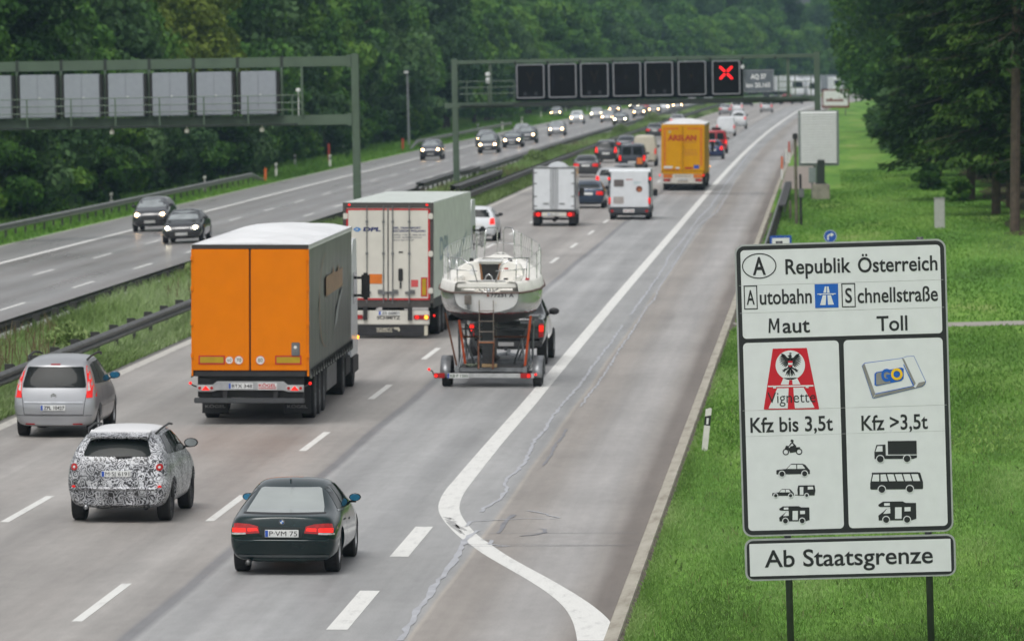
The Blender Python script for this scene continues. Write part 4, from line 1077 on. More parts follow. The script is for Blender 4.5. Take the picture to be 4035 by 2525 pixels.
ex = MB(); ex.tube([(-.53, -2.235, .205), (-.53, -2.05, .21)], [.05, .045], 16, False); ex.tube([(-.53, -2.232, .205), (-.53, -2.08, .21)], [.040, .03], 16); ex.build('exhaust_pipe', GREYM0, root, True)
an = MB(); an.prism([(-.012, 1.34), (.012, 1.34), (.006, 1.40), (-.006, 1.40)], -.92, -.80); an.xprism([(-.93, 1.325), (-.78, 1.345), (-.83, 1.37), (-.92, 1.40)], -.012, .012); an.build('antenna_fin', GREENP, root)
mirror_part(root, sp_, GREENP, MIRRORB, .85, None, bvh)

# --- silver people carrier
SILVER = paint('silver', (0.37, 0.38, 0.40), 0.32, 0.35, 0.04, 0.4)
root, bvh, sp_ = near_car('people_carrier', 'mpv', 232, 1716, SILVER, 'silver people carrier with tall slim tail lamps in the left lane by the guardrail', 'car', RIM, heading=0.0)
decal(bvh, [sym([(.66, 1.05), (.665, 1.12), (.585, 1.46), (.55, 1.475)])], 'rear', .008, 'rear_window', GLASS, root, .06)
for s in ('right', 'left'):
    decal(bvh, GEN['mpv']['sg'], s, .008, 'side_window', GLASS, root, .09)
    seam(bvh, [(-1.0, 1.06), (-1.02, .6), (-.75, .3)], s, .012, root); seam(bvh, [(-.1, 1.05), (-.1, .3)], s, .012, root); seam(bvh, [(1.1, 1.0), (1.05, .3)], s, .012, root)
    seam(bvh, [(-1.9, .62), (1.2, .62)], s, .03, root, paint('side_rub', (.30, .31, .32), .4), 'rub_strip', .012)
for s in (1, -1):
    f = (lambda q: q) if s > 0 else mirr
    tl = decal(bvh, [f([(.68, .84), (.86, .85), (.85, .98), (.735, 1.30), (.66, 1.50), (.625, 1.50), (.69, 1.15)])], 'rear', .014, 'tail_light', LAMPMID, root, .05)
    decal(bvh, [f([(.70, .98), (.76, 1.0), (.72, 1.20), (.70, 1.14)])], 'rear', .02, 'clear_lens', LAMPWHITE, tl, .05)
    decal(bvh, [f([(.40, .275), (.60, .275), (.60, .305), (.40, .305)])], 'rear', .012, 'reflector', LAMP, root, .06)
    rl = MB(); rl.tube([(s * .61, -1.45, 1.60), (s * .66, -1.2, 1.665), (s * .68, -.2, 1.70), (s * .66, .5, 1.66), (s * .63, .7, 1.62)], .022, 8); rl.build('roof_rail', BLACKP, root, True)
decal(bvh, [[(-.10, 1.51), (.10, 1.51), (.10, 1.535), (-.10, 1.535)]], 'rear', .012, 'brake_light', LAMP, root, .05)
seam(bvh, [(-.70, 1.02), (-.66, .80), (-.62, .49), (.62, .49), (.66, .80), (.70, 1.02)], 'rear', .011, root)
decal(bvh, [sym([(.62, .735), (.62, .765)])], 'rear', .018, 'tailgate_trim', CHROME, root, .08)
seam(bvh, [(-.84, .475), (-.62, .47), (.62, .47), (.84, .475)], 'rear', .010, root)
decal(bvh, [sym([(.62, .20), (.70, .245)])], 'rear', .004, 'bumper_insert', BLACKP, root, .08)
plate_text(root, bvh, 'ZPL 10427', -.27, .25, .575, .69)
hy = bvh.ray_cast(Vector((0, -6, .88)), Vector((0, 1, 0)))[0].y - .012
chev = lambda z: [(-.06, z), (0, z + .035), (.06, z), (.06, z + .018), (0, z + .055), (-.06, z + .018)]
rnl('emblem', CHROME, [chev(.85), chev(.885)], hy, root)
wp = MB(); wp.tube([(.02, -2.16, 1.10), (.42, -2.15, 1.075)], .014, 6); wp.build('wiper', BLACKP, root)
mirror_part(root, sp_, paint('mirror_blue', (.02, .06, .09), .2), MIRRORB, 1.05, None, bvh)

# --- camouflaged car in black and white swirl foil
def camo():
    m, t, n, l, b = node_mat('swirl_camouflage_foil')
    tc = n.new('ShaderNodeTexCoord').outputs['Object']
    mp = n.new('ShaderNodeMapping'); l.new(tc, mp.inputs['Vector']); mp.inputs['Scale'].default_value = (1, 1, 1)
    nz = n.new('ShaderNodeTexNoise'); nz.inputs['Scale'].default_value = 7; nz.inputs['Detail'].default_value = 3; l.new(mp.outputs[0], nz.inputs['Vector'])
    va = N(n, 'ShaderNodeVectorMath', operation='MULTIPLY_ADD'); l.new(nz.outputs['Color'], va.inputs[0]); va.inputs[1].default_value = (.22, .22, .22); l.new(mp.outputs[0], va.inputs[2])
    vo = n.new('ShaderNodeTexVoronoi'); vo.inputs['Scale'].default_value = 6.6; l.new(va.outputs[0], vo.inputs['Vector'])
    sp = n.new('ShaderNodeSeparateColor'); l.new(vo.outputs['Color'], sp.inputs[0])
    ph = N(n, 'ShaderNodeMath', operation='MULTIPLY_ADD'); l.new(vo.outputs['Distance'], ph.inputs[0]); ph.inputs[1].default_value = 24.0; l.new(nz.outputs['Fac'], ph.inputs[2])
    p2 = N(n, 'ShaderNodeMath', operation='MULTIPLY_ADD'); l.new(sp.outputs[0], p2.inputs[0]); p2.inputs[1].default_value = 6.0; l.new(ph.outputs[0], p2.inputs[2])
    sn = N(n, 'ShaderNodeMath', operation='SINE'); l.new(p2.outputs[0], sn.inputs[0])
    th = N(n, 'ShaderNodeMath', operation='MULTIPLY_ADD'); l.new(sp.outputs[1], th.inputs[0]); th.inputs[1].default_value = -1.1; th.inputs[2].default_value = .68
    ad = N(n, 'ShaderNodeMath', operation='ADD'); l.new(sn.outputs[0], ad.inputs[0]); l.new(th.outputs[0], ad.inputs[1])
    rp = ramp(n, [(0.0, (.018, .018, .02)), (.36, (.045, .045, .05)), (.50, (.26, .27, .29)), (.75, (.46, .47, .50)), (1.0, (.60, .61, .63))]); 
    mr = n.new('ShaderNodeMapRange'); mr.inputs['From Min'].default_value = -1.2; mr.inputs['From Max'].default_value = 1.2; l.new(ad.outputs[0], mr.inputs['Value']); l.new(mr.outputs[0], rp.inputs[0])
    big = n.new('ShaderNodeTexNoise'); big.inputs['Scale'].default_value = 2.6; big.inputs['Detail'].default_value = 4; l.new(tc, big.inputs['Vector'])
    cam_c = mul(n, l, rp.outputs[0], grey(n, l, big.outputs['Fac'], .55, 1.35))
    # plain white foil on the roof
    geo = n.new('ShaderNodeSeparateXYZ'); l.new(tc, geo.inputs[0])
    rf = n.new('ShaderNodeMapRange'); rf.inputs['From Min'].default_value = 1.515; rf.inputs['From Max'].default_value = 1.545; l.new(geo.outputs[2], rf.inputs['Value'])
    mx = n.new('ShaderNodeMix'); mx.data_type = 'RGBA'; l.new(rf.outputs[0], mx.inputs[0]); l.new(cam_c, mx.inputs[6]); mx.inputs[7].default_value = (.72, .72, .73, 1)
    l.new(mx.outputs[2], b.inputs['Base Color']); b.inputs['Roughness'].default_value = .38; b.inputs['Coat Weight'].default_value = .25
    bp = N(n, 'ShaderNodeBump', Strength=.25, Distance=.02); l.new(nz.outputs['Fac'], bp.inputs['Height']); l.new(bp.outputs[0], b.inputs['Normal'])
    return m
CAMO = camo()
root, bvh, sp_ = near_car('camouflaged_car', 'suv', 491, 2048, CAMO, 'tall hatchback wrapped in black and white swirl camouflage foil', 'car', DARKRIM, heading=-.02)
decal(bvh, [sym([(.56, 1.145), (.58, 1.19), (.50, 1.395), (.42, 1.415), (.2, 1.425)])], 'rear', .009, 'rear_window', GLASS, root, .06)
for s in ('right', 'left'):
    decal(bvh, GEN['suv']['sg'], s, .008, 'side_window', GLASS, root, .08)
    seam(bvh, [(-.92, 1.1), (-.95, .7), (-.75, .35)], s, .012, root); seam(bvh, [(-.2, 1.1), (-.2, .35)], s, .012, root); seam(bvh, [(.95, 1.05), (.92, .35)], s, .012, root)
sp2 = MB(); sp2.xprism([(-1.98, 1.475), (-1.52, 1.565), (-1.52, 1.525), (-1.97, 1.445)], -.52, .52); sp2.build('roof_spoiler', CAMO, root)
for s in (1, -1):
    tl = decal(bvh, [disc(s * .735, .965, .060, 18)], 'rear', .022, 'tail_light', LAMP, root, .04)
    decal(bvh, [disc(s * .735, .965, .022, 12)], 'rear', .028, 'lamp_centre', LAMPWHITE, tl, .04)
    decal(bvh, [disc(s * .74, .625, .032, 14)], 'rear', .018, 'reflector', LAMPMID, root, .04)
    rl = MB(); rl.tube([(s * .575, -1.45, 1.49), (s * .63, -1.1, 1.56), (s * .645, -.2, 1.595), (s * .62, .4, 1.55)], .018, 8); rl.build('roof_rail', BLACKP, root, True)
    ex = MB(); ex.tube([(s * .52, -2.23, .285), (s * .52, -2.05, .29)], [.048, .045], 14, False); ex.tube([(s * .52, -2.225, .285), (s * .52, -2.1, .29)], [.038, .03], 14); ex.build('exhaust_pipe', RIM if s < 0 else BLACKP, root, True)
sb = MB(); sb.tube([(-.78, -2.13, .59), (-.45, -2.205, .60), (0, -2.225, .60), (.45, -2.205, .60), (.78, -2.13, .59)], .03, 8); sb.build('bumper_ridge', CAMO, root, True)
decal(bvh, [sym([(.60, .22), (.66, .30)])], 'rear', .006, 'bumper_insert', BLACKP, root, .08)
decal(bvh, [sym([(.33, .78), (.33, 1.0)])], 'rear', .004, 'tailgate_panel', CAMO, root, .08)
plate_text(root, bvh, 'M·SJ 6191', -.25, .25, .80, .905)
wp = MB(); wp.tube([(-.02, -2.13, 1.135), (.26, -2.12, 1.15)], .02, 6); wp.build('wiper', BLACKP, root)
mirror_part(root, sp_, BLACKP, GLASSL, 1.1, None, bvh)
# ================================================================ LORRIES AND VANS
DARKM = mat('dark_chassis', (0.020, 0.020, 0.022), 0.6, vary=0.3, scale=5)
GREYM = mat('grey_metal', (0.16, 0.165, 0.17), 0.5, 0.3, vary=0.2)
ALU = mat('aluminium', (0.42, 0.43, 0.44), 0.35, 0.6, vary=0.15)
WHITEP = paint('white', (0.66, 0.685, 0.71), 0.35, 0, 0.06, .2, .3)
REDS = mat('red_film', (0.45, 0.012, 0.018), 0.4, vary=0.1)
YELF = mat('yellow_film', (0.40, 0.27, 0.008), 0.35, vary=0.08)
NAVY = mat('navy_lettering', (0.012, 0.022, 0.12), 0.45)
def fl(parent, name, m, polys, y, x=0.0): return flat(polys, lambda a, c: (a + x, y, c), name, m, parent)
def rect(x0, x1, z0, z1): return [(x0, z0), (x1, z0), (x1, z1), (x0, z1)]
def words(parent, s, x0, x1, z0, cap, y, m, bold=0.0, skew=0.0):
    return lettering(s, x0, x1, z0, cap, lambda a, c: (a, y, c), bold, 'lettering', m, parent, skew)
def words_right(parent, s, y0, y1, z0, cap, x, m, bold=0.0):
    return lettering(s, y0, y1, z0, cap, lambda a, c: (x, a, c), bold, 'lettering', m, parent)
def boxpart(name, m, parent, *b, bev=0.0):
    o = MB(); o.box(*b, bev); return o.build(name, m, parent)
def axle(root, y, r=.50, wd=.30, hw=1.22):
    for s in (-1, 1): add_wheel(root, s * (hw - wd / 2), y, r, wd, True, GREYM, s)
def lorry_cab(root, y0, m, w_=1.23, h=3.55):
    c = MB(); c.xprism([(y0, .75), (y0 + 2.2, .75), (y0 + 2.28, 1.3), (y0 + 2.15, 2.3), (y0 + 1.75, h), (y0 + .5, h), (y0, h - .5)], -w_, w_)
    cab = c.build('cab', m, root)
    b = MB(); b.box(-w_ - .02, w_ + .02, y0 + .3, y0 + 2.32, .3, .75, .04); b.build('cab_bumper', DARKM, root)
    for s in (-1, 1):
        x = s * (w_ + .006)
        g = MB(); g.add([(x, y0 + .75, 2.0), (x, y0 + 1.95, 2.0), (x, y0 + 1.78, 2.75), (x, y0 + .75, 2.75)], [(0, 1, 2, 3)]); g.build('cab_window', GLASS, cab)
        mm = MB(); mm.box(*sorted((x + s * .10, x + s * .30)), y0 + 2.0, y0 + 2.22, 2.05, 2.70, .05); mm.box(*sorted((x - s * .02, x + s * .12)), y0 + 2.04, y0 + 2.12, 2.55, 2.61); mm.box(*sorted((x - s * .02, x + s * .12)), y0 + 2.04, y0 + 2.12, 2.12, 2.18); mm.build('wing_mirror', BLACKP, root)
    g = MB(); g.add([(-1.05, y0 + 2.165, 2.05), (1.05, y0 + 2.165, 2.05), (.98, y0 + 1.88, 3.1), (-.98, y0 + 1.88, 3.1)], [(0, 1, 2, 3)]); g.build('windscreen', GLASS, cab)
    return cab
def lorry_chassis(root, L, trailer_axles, cab, cabm, tool=(5.9, 8.6)):
    c = MB()
    for s in (-1, 1): c.box(s * .45 - .06, s * .45 + .06, .5, L - .3, .82, 1.08)
    for y in trailer_axles: c.box(-.9, .9, y - .06, y + .06, .44, .56)
    c.build('chassis', DARKM, root)
    for y in trailer_axles: axle(root, y)
    axle(root, L - 2.0, .50, .55); axle(root, L + 1.4, .5, .3)
    lg = MB()
    for s in (-1, 1): lg.box(s * .95 - .07, s * .95 + .07, L - 4.4, L - 4.2, .35, 1.05); lg.box(s * .95 - .14, s * .95 + .14, L - 4.45, L - 4.15, .33, .38)
    lg.build('landing_gear', DARKM, root)
    fr = MB()
    for s in (-1, 1): fr.box(s * .42 - .05, s * .42 + .05, L - 3.5, L + 2.4, .65, .88)
    for s in (-1, 1): fr.box(*sorted((s * .6, s * 1.2)), L - 1.0, L + .6, .35, .85, .05)
    fr.build('tractor_frame', DARKM, root)
    for s in (-1, 1): boxpart('side_guard', mat('side_guard_grey', (.12, .12, .125), .55, vary=.25), root, *sorted((s * 1.16, s * 1.22)), tool[0], tool[1], .38, 1.0, bev=.02)
    lorry_cab(root, L + .45, cabm)
    for s in (-1, 1): boxpart('side_marker', AMBER, root, *sorted((s * 1.27, s * 1.31)), L + 1.9, L + 2.0, 1.12, 1.2)
def roof_tarp(root, L, m, z, amp=.10, seed=1):
    nx, ny = 13, 60; V = []; Fq = []; r = random.Random(seed); ph = [r.uniform(0, 6) for _ in range(4)]
    for j in range(ny + 1):
        for i in range(nx + 1):
            u = i / nx * 2 - 1; y = .02 + (L - .04) * j / ny
            e = min(1, (1 - abs(u)) * 5) * min(1, j / 3, (ny - j) / 3)
            V.append((u * 1.285, y, z + e * (amp * (1 - u * u) * (.9 + .8 * math.sin(y * .8 + ph[0]) * math.sin(y * .31 + ph[1])) + .03 * math.sin(y * 2.3 + u * 3 + ph[2]))))
    for j in range(ny):
        for i in range(nx): a = j * (nx + 1) + i; Fq.append((a, a + 1, a + nx + 2, a + nx + 1))
    n = len(V)
    rim = [i for i in range(nx + 1)] + [j * (nx + 1) + nx for j in range(1, ny + 1)] + [ny * (nx + 1) + i for i in range(nx - 1, -1, -1)] + [j * (nx + 1) for j in range(ny - 1, 0, -1)]
    for k in rim: V.append((V[k][0], V[k][1], z - .10))
    for k in range(len(rim)): Fq.append((rim[k], rim[(k + 1) % len(rim)], n + (k + 1) % len(rim), n + k))
    me = bpy.data.meshes.new('roof_tarpaulin'); me.from_pydata(V, [], Fq); me.update()
    return link('roof_tarpaulin', me, m, root, True)
def curtain_side(root, L, x, z0, z1, m, seed):
    r = random.Random(seed); V = []; Fq = []; ny, nz = 110, 10; s = 1 if x > 0 else -1
    for j in range(ny + 1):
        y = .06 + (L - .08) * j / ny
        for i in range(nz + 1):
            t = i / nz
            w_ = .012 * math.sin(y * 5.1) * math.sin(math.pi * t) + .010 * math.sin(y * 11 + 1) * (1 - t) + .008 * math.sin(y * 1.7 + t * 4)
            if i == 0: w_ = .02 + .035 * abs(math.sin(y * 4.2))
            V.append((x + s * w_, y, z0 + (z1 - z0) * t - (0.0 if i else .02 * abs(math.sin(y * 4.2)))))
    for j in range(ny):
        for i in range(nz): a = j * (nz + 1) + i; Fq.append((a, a + 1, a + nz + 2, a + nz + 1))
    me = bpy.data.meshes.new('side_curtain'); me.from_pydata(V, [], Fq); me.update()
    return link('side_curtain', me, m, root, True)
TARPW = mat('white_tarpaulin', (0.74, 0.75, 0.76), 0.45, vary=0.06, scale=1.5)
def lorry(label, px_centre, scale, heading=0.0):
    Y = F / scale; X = (px_centre - XV) / scale
    return thing('articulated_lorry', label, 'lorry', (X + 0, Y, .004), heading)

# --- orange curtain-sider
ORANGE = paint('orange', (0.72, 0.19, 0.0015), 0.5, 0, 0.04, 0.0, .12)
CURT = mat('grey_curtain', (0.135, 0.138, 0.132), 0.42, vary=0.12, scale=1.1)
t = lorry('articulated lorry with orange rear doors, white roof and grey side curtains', 980.6, 183, .012); L = 13.6
bodyb = boxpart('load_body', DARKM, t, -1.235, 1.235, .03, L, 1.05, 3.82)
roof_tarp(t, L, TARPW, 3.90, .13, 2)
boxpart('rear_header', mat('header_brown', (.040, .034, .030), .5), t, -1.265, 1.265, -.01, .06, 3.80, 3.895, bev=.01)
for s in (-1, 1):
    d = MB(); x0, x1 = sorted((s * .018, s * 1.235)); d.box(x0, x1, -.05, .02, 1.18, 3.80, .012)
    d.box(x0 + .10, x1 - .10, -.056, -.045, 1.32, 3.66, .004)
    door = d.build('rear_door', ORANGE, t)
    h = MB()
    for z in (1.5, 2.2, 2.95, 3.6): h.box(*sorted((s * 1.225, s * 1.285)), -.065, -.01, z - .05, z + .05, .01)
    h.build('door_hinge', ORANGE, door)
    boxpart('corner_post', ORANGE, t, *sorted((s * 1.237, s * 1.275)), -.03, .05, 1.06, 3.80)
    fl(door, 'reflector_border', REDS, [rect(*sorted((s * .545, s * 1.115)), 1.315, 1.505)], -.060)
    fl(door, 'reflector', YELF, [rect(*sorted((s * .575, s * 1.085)), 1.345, 1.475)], -.062)
RIMW = mat('disc_white', (.72, .70, .66), .4); RDISC = mat('disc_red', (.55, .16, .14), .4)
for (cx, r_, s_) in ((-.448, .085, '60'), (-.244, .097, '70'), (.223, .10, '80')):
    d = fl(t, 'speed_disc', RDISC, [disc(cx, 1.405, r_)], -.060); fl(d, 'disc_face', RIMW, [disc(cx, 1.405, r_ * .86)], -.062)
    words(d, s_, cx - r_ * .55, cx + r_ * .55, 1.405 - r_ * .42, r_ * .84, -.064, mat('disc_ink', (.10, .10, .10), .5), .01)
bx = boxpart('control_box', GREYM, t, .90, 1.08, -.085, -.03, 1.50, 1.79, bev=.015)
fl(bx, 'lamp_lens', RIMW, [disc(.985, 1.69, .035, 14)], -.088)
boxpart('rear_sill', DARKM, t, -1.20, 1.20, -.03, .10, 1.05, 1.165, bev=.01)
lb = MB(); lb.prism([(-1.16, .72), (-.82, .72), (-.72, .755), (.72, .755), (.82, .72), (1.16, .72), (1.16, .87), (.82, .87), (.72, .945), (-.72, .945), (-.82, .87), (-1.16, .87)], -.02, .06)
lbo = lb.build('lamp_bar', ALU, t)
for s in (-1, 1):
    c = s * .965
    lo = boxpart('tail_light', LAMPWHITE, t, c - .18, c + .18, -.045, -.015, .745, .855, bev=.01)
    fl(lo, 'lens', LAMPON, [[(c - .09, .752), (c + .09, .752), (c, .85)]], -.050); fl(lo, 'lens', LAMP, [disc(c - .13, .80, .035, 12), disc(c + .13, .80, .035, 12)], -.050)
    st_ = MB(); st_.tube([(s * 1.15, .0, .82), (s * 1.25, -.02, .86), (s * 1.29, -.02, .90)], .018, 6); st_.build('lamp_stalk', BLACKP, t)
    boxpart('marker_lamp', LAMPON, t, s * 1.30 - .03, s * 1.30 + .03, -.05, -.0, .875, .935, bev=.012)
    boxpart('mudflap', BLACKP, t, s * .90 - .29, s * .90 + .29, 1.55, 1.58, .16, .75)
    words(t, 'KÖGEL', s * .90 - .22, s * .90 + .22, .28, .06, 1.545, mat('flap_lettering', (.28, .28, .28), .6), .01)
pl = boxpart('licence_plate', PLATEW, t, -.47, .06, -.035, -.015, .785, .905)
fl(pl, 'blue_band', PLATEB, [rect(-.465, -.42, .79, .90)], -.037); words(pl, 'BTX 348', -.40, .04, .81, .07, -.038, INK, .015)
sg = boxpart('maker_plate', PLATEW, t, .17, .58, -.035, -.015, .765, .91)
words(sg, 'KÖGEL', .185, .565, .825, .065, -.038, REDS, .03); fl(sg, 'red_line', REDS, [rect(.185, .565, .785, .805)], -.038)
boxpart('underrun_bar', mat('underrun_grey', (.055, .058, .062), .5), t, -1.22, 1.17, -.03, .09, .47, .585, bev=.015)
ub = MB()
for s in (-1, 1): ub.box(s * .55 - .05, s * .55 + .05, .0, .10, .585, .78); ub.box(s * 1.0 - .12, s * 1.0 + .12, .10, .5, .58, 1.02)
ub.build('underrun_bracket', DARKM, t)
boxpart('shade_backing', DARKM, t, -1.15, 1.15, .12, .22, .60, 1.04)  # added dark panel, stands in for the shade below the lamp bar
for x in (1.262, -1.262):
    cu = curtain_side(t, L, x, 1.02, 3.86, CURT, 3)
hem = MB()
for k in range(46):
    y = .25 + k * .29; hem.add([(1.30, y, 1.22), (1.30, y + .22, 1.22), (1.315, y + .11, 1.03)], [(0, 1, 2)]); hem.box(1.285, 1.31, y + .10, y + .125, .98, 1.2)
hem.build('curtain_buckles', BLACKP, t)
fadeO = mat('faded_orange_print', (0.30, 0.165, 0.085), 0.5, vary=.2); fadeW = mat('faded_white_print', (0.30, 0.31, 0.31), 0.5, vary=.25)
sx = 1.292
fr_ = lambda a, c: (sx, a, c)
flat([[(4.9, 2.58), (10.2, 2.62), (10.2, 3.06), (9.2, 3.02), (8.9, 3.18), (8.6, 3.02), (7.4, 3.04), (7.2, 3.2), (6.9, 3.04), (4.9, 3.02)]], fr_, 'side_print', fadeO, t)
arc = [(5.2 - 2.4 * math.sin(a) ** .8, 1.45 + 2.1 * (1 - math.cos(a)) / 2) for a in np.linspace(0.02, 3.05, 24)]
flat([[(a[0], a[1]), (b[0], b[1]), (b[0] + .14, b[1]), (a[0] + .14, a[1])] for a, b in zip(arc, arc[1:])], fr_, 'side_arc', fadeO, t)
flat([[(7.4, 1.7), (8.2, 2.15), (9.8, 2.55), (10.3, 2.58), (9.0, 2.2), (8.5, 1.9)]], fr_, 'side_print', fadeW, t)
lorry_chassis(t, L, (2.7, 4.0, 5.3), None, WHITEP, (6.1, 9.2))

# --- white refrigerated lorry with red framed doors
OFFW = paint('off_white', (0.61, 0.59, 0.53), 0.4, 0, 0.06, .1, .3)
REEF = paint('pale_grey_green', (0.62, 0.665, 0.60), 0.5, 0, 0.10, .0, .3)
t = lorry('refrigerated lorry with white rear doors framed in red and pale green side walls', 1529, 140, -.018)
boxpart('load_body', REEF, t, -1.275, 1.275, .03, L, 1.12, 3.82, bev=.015)
boxpart('roof_panel', paint('roof_grey_white', (.52, .56, .53), .75, 0, .1, 0, .1), t, -1.26, 1.26, .04, L - .02, 3.822, 3.84)
FRM = mat('door_frame_dark', (.062, .056, .052), .5)
fm = MB(); fm.box(-1.285, 1.285, -.03, .04, 3.68, 3.835); fm.box(-1.285, -1.19, -.03, .04, 1.0, 3.68); fm.box(1.19, 1.285, -.03, .04, 1.0, 3.68); fm.box(-1.19, 1.19, -.03, .04, .88, 1.08)
fm.build('door_frame', FRM, t)
for s in (-1, 1):
    d = MB(); x0, x1 = sorted((s * .012, s * 1.185)); d.box(x0, x1, -.05, .01, 1.085, 3.675, .008)
    door = d.build('rear_door', OFFW, t)
    xo = s * 1.185; a, b = sorted((xo, xo - s * .055))
    x2, x3 = sorted((s * .03, xo))
    fl(door, 'red_border', REDS, [rect(a, b, 1.09, 3.67), rect(x2, x3, 3.62, 3.67), rect(x2, x3, 1.09, 1.14)], -.054)
    for q in (.60, .13):
        rd = MB(); rd.tube([(s * q, -.085, 1.0), (s * q, -.085, 3.75)], .016, 8)
        for z in (1.25, 2.4, 3.3): rd.box(s * q - .035, s * q + .035, -.10, -.045, z - .03, z + .03)
        rd.build('lock_bar', GREYM, door)
        hd = MB(); hd.box(*sorted((s * q - .12 * s, s * q + .16 * s)), -.10, -.05, 1.27, 1.33, .01); hd.box(*sorted((s * q - .02 * s, s * q + .16 * s)), -.095, -.05, 1.35, 1.38); hd.build('handle', GREYM, door)
    for z in (1.35, 2.39, 3.45): boxpart('door_hinge', OFFW, door, *sorted((s * 1.14, s * 1.275)), -.075, -.03, z - .085, z + .085, bev=.02)
    boxpart('marker_lamp', LAMPON, t, s * 1.10 - .035, s * 1.10 + .035, -.06, -.02, 3.745, 3.80, bev=.015)
boxpart('door_gasket', INK, t, -.014, .014, -.06, -.0, 1.085, 3.675)
DB = mat('logo_blue', (.03, .20, .52), .45)
fl(t, 'logo', DB, [[(-1.0, 3.08), (-.89, 3.15), (-.86, 3.12), (-.94, 3.08), (-.86, 3.035), (-.89, 3.01)], [(-.84, 3.145), (-.76, 3.08), (-.84, 3.015), (-.90, 3.05), (-.83, 3.08), (-.88, 3.11)]], -.056)
words(t, 'DPL', -.71, -.21, 3.03, .105, -.056, NAVY, .05, .22)
for (s_, x1, z, c_) in (('DPL TRANSPORT', .93, 3.095, .055), ('SZCZECIN POLAND', 1.06, 3.01, .055), ('tel/fax +48 91 488 26 60', 1.06, 2.91, .04), ('e-mail: dpl@dpl.com.pl', .95, 2.84, .04), ('www.dpl.com.pl', .72, 2.765, .04)):
    words(t, s_, .14, x1, z, c_, -.056, NAVY if c_ > .05 else mat('small_print', (.10, .11, .16), .5), .03 if c_ > .05 else .01)
fl(t, 'hazard_plate', mat('hazard_orange', (.62, .16, .012), .5), [rect(-.55, -.17, 1.55, 1.82)], -.058)
fl(t, 'red_label', mat('label_red', (.55, .08, .08), .5), [rect(.65, .85, 1.46, 1.66)], -.058)
fl(t, 'reflector_border', REDS, [rect(.93, 1.11, 1.19, 1.73)], -.0585); fl(t, 'reflector', YELF, [rect(.965, 1.075, 1.225, 1.695)], -.0605)
boxpart('door_latch', INK, t, .29, .42, -.085, -.05, 1.62, 1.98, bev=.02); boxpart('door_latch', INK, t, .33, .38, -.08, -.05, 1.42, 1.6); boxpart('vent_slot', INK, t, .30, .42, -.06, -.05, 2.42, 2.46)
boxpart('rear_bumper', OFFW, t, -1.16, 1.16, -.02, .12, .39, .79, bev=.02)
for x in (-.65, .62): boxpart('buffer', BLACKP, t, x - .06, x + .06, -.10, .0, .52, .90)
for s in (-1, 1):
    x0, x1 = (.72, 1.16) if s > 0 else (-1.16, -.72)
    tl = boxpart('tail_light', LAMP, t, x0, x1, -.05, -.015, .54, .67, bev=.02)
    fl(tl, 'lens', LAMPON, [disc(x0 + .10, .605, .05, 12)], -.054)
    if s > 0: fl(tl, 'lens', AMBER, [disc(x1 - .08, .605, .055, 12)], -.055)
    boxpart('marker_lamp', LAMPON, t, s * 1.30 - .03, s * 1.30 + .03, .0, .05, .62, .68, bev=.012)
pl = boxpart('licence_plate', PLATEW, t, -.27, .33, -.04, -.02, .66, .78)
fl(pl, 'blue_band', PLATEB, [rect(-.265, -.21, .665, .775)], -.042); words(pl, 'ZS 66801', -.18, .31, .685, .07, -.043, INK, .015)
words(t, 'SCHMITZ', -.32, .34, .545, .085, -.024, INK, .03)
boxpart('underrun_bar', DARKM, t, -1.18, 1.13, -.03, .06, .08, .385, bev=.01)
FLW = mat('flap_cream', (.50, .47, .38), .6)
for (s_, z) in (('SCHMITZ', .25), ('CARGOBULL', .185)): words(t, s_, -.33, .12, z, .052, -.034, FLW, .03)
fl(t, 'emblem', FLW, [[(.14, .31), (.30, .32), (.34, .24), (.30, .19), (.27, .25), (.18, .26)]], -.034); fl(t, 'emblem', FLW, [rect(1.02, 1.12, .09, .37)], -.034)
for s in (-1, 1): boxpart('side_skirt', DARKM, t, *sorted((s * 1.2, s * 1.26)), .2, 12, .85, 1.12)
words_right(t, 'DPL', 2.2, 5.6, 2.15, .62, 1.279, mat('side_print_blue', (.22, .30, .36), .4, vary=.2), .02)
flat([[(6.5, 1.8), (9, 1.9), (12, 2.6), (12, 2.75), (8.8, 2.15), (6.5, 2.0)]], lambda a, c: (1.279, a, c), 'side_print', mat('side_print_pale', (.30, .37, .38), .4), t)
lorry_chassis(t, L, (2.9, 4.2, 5.5), None, WHITEP)

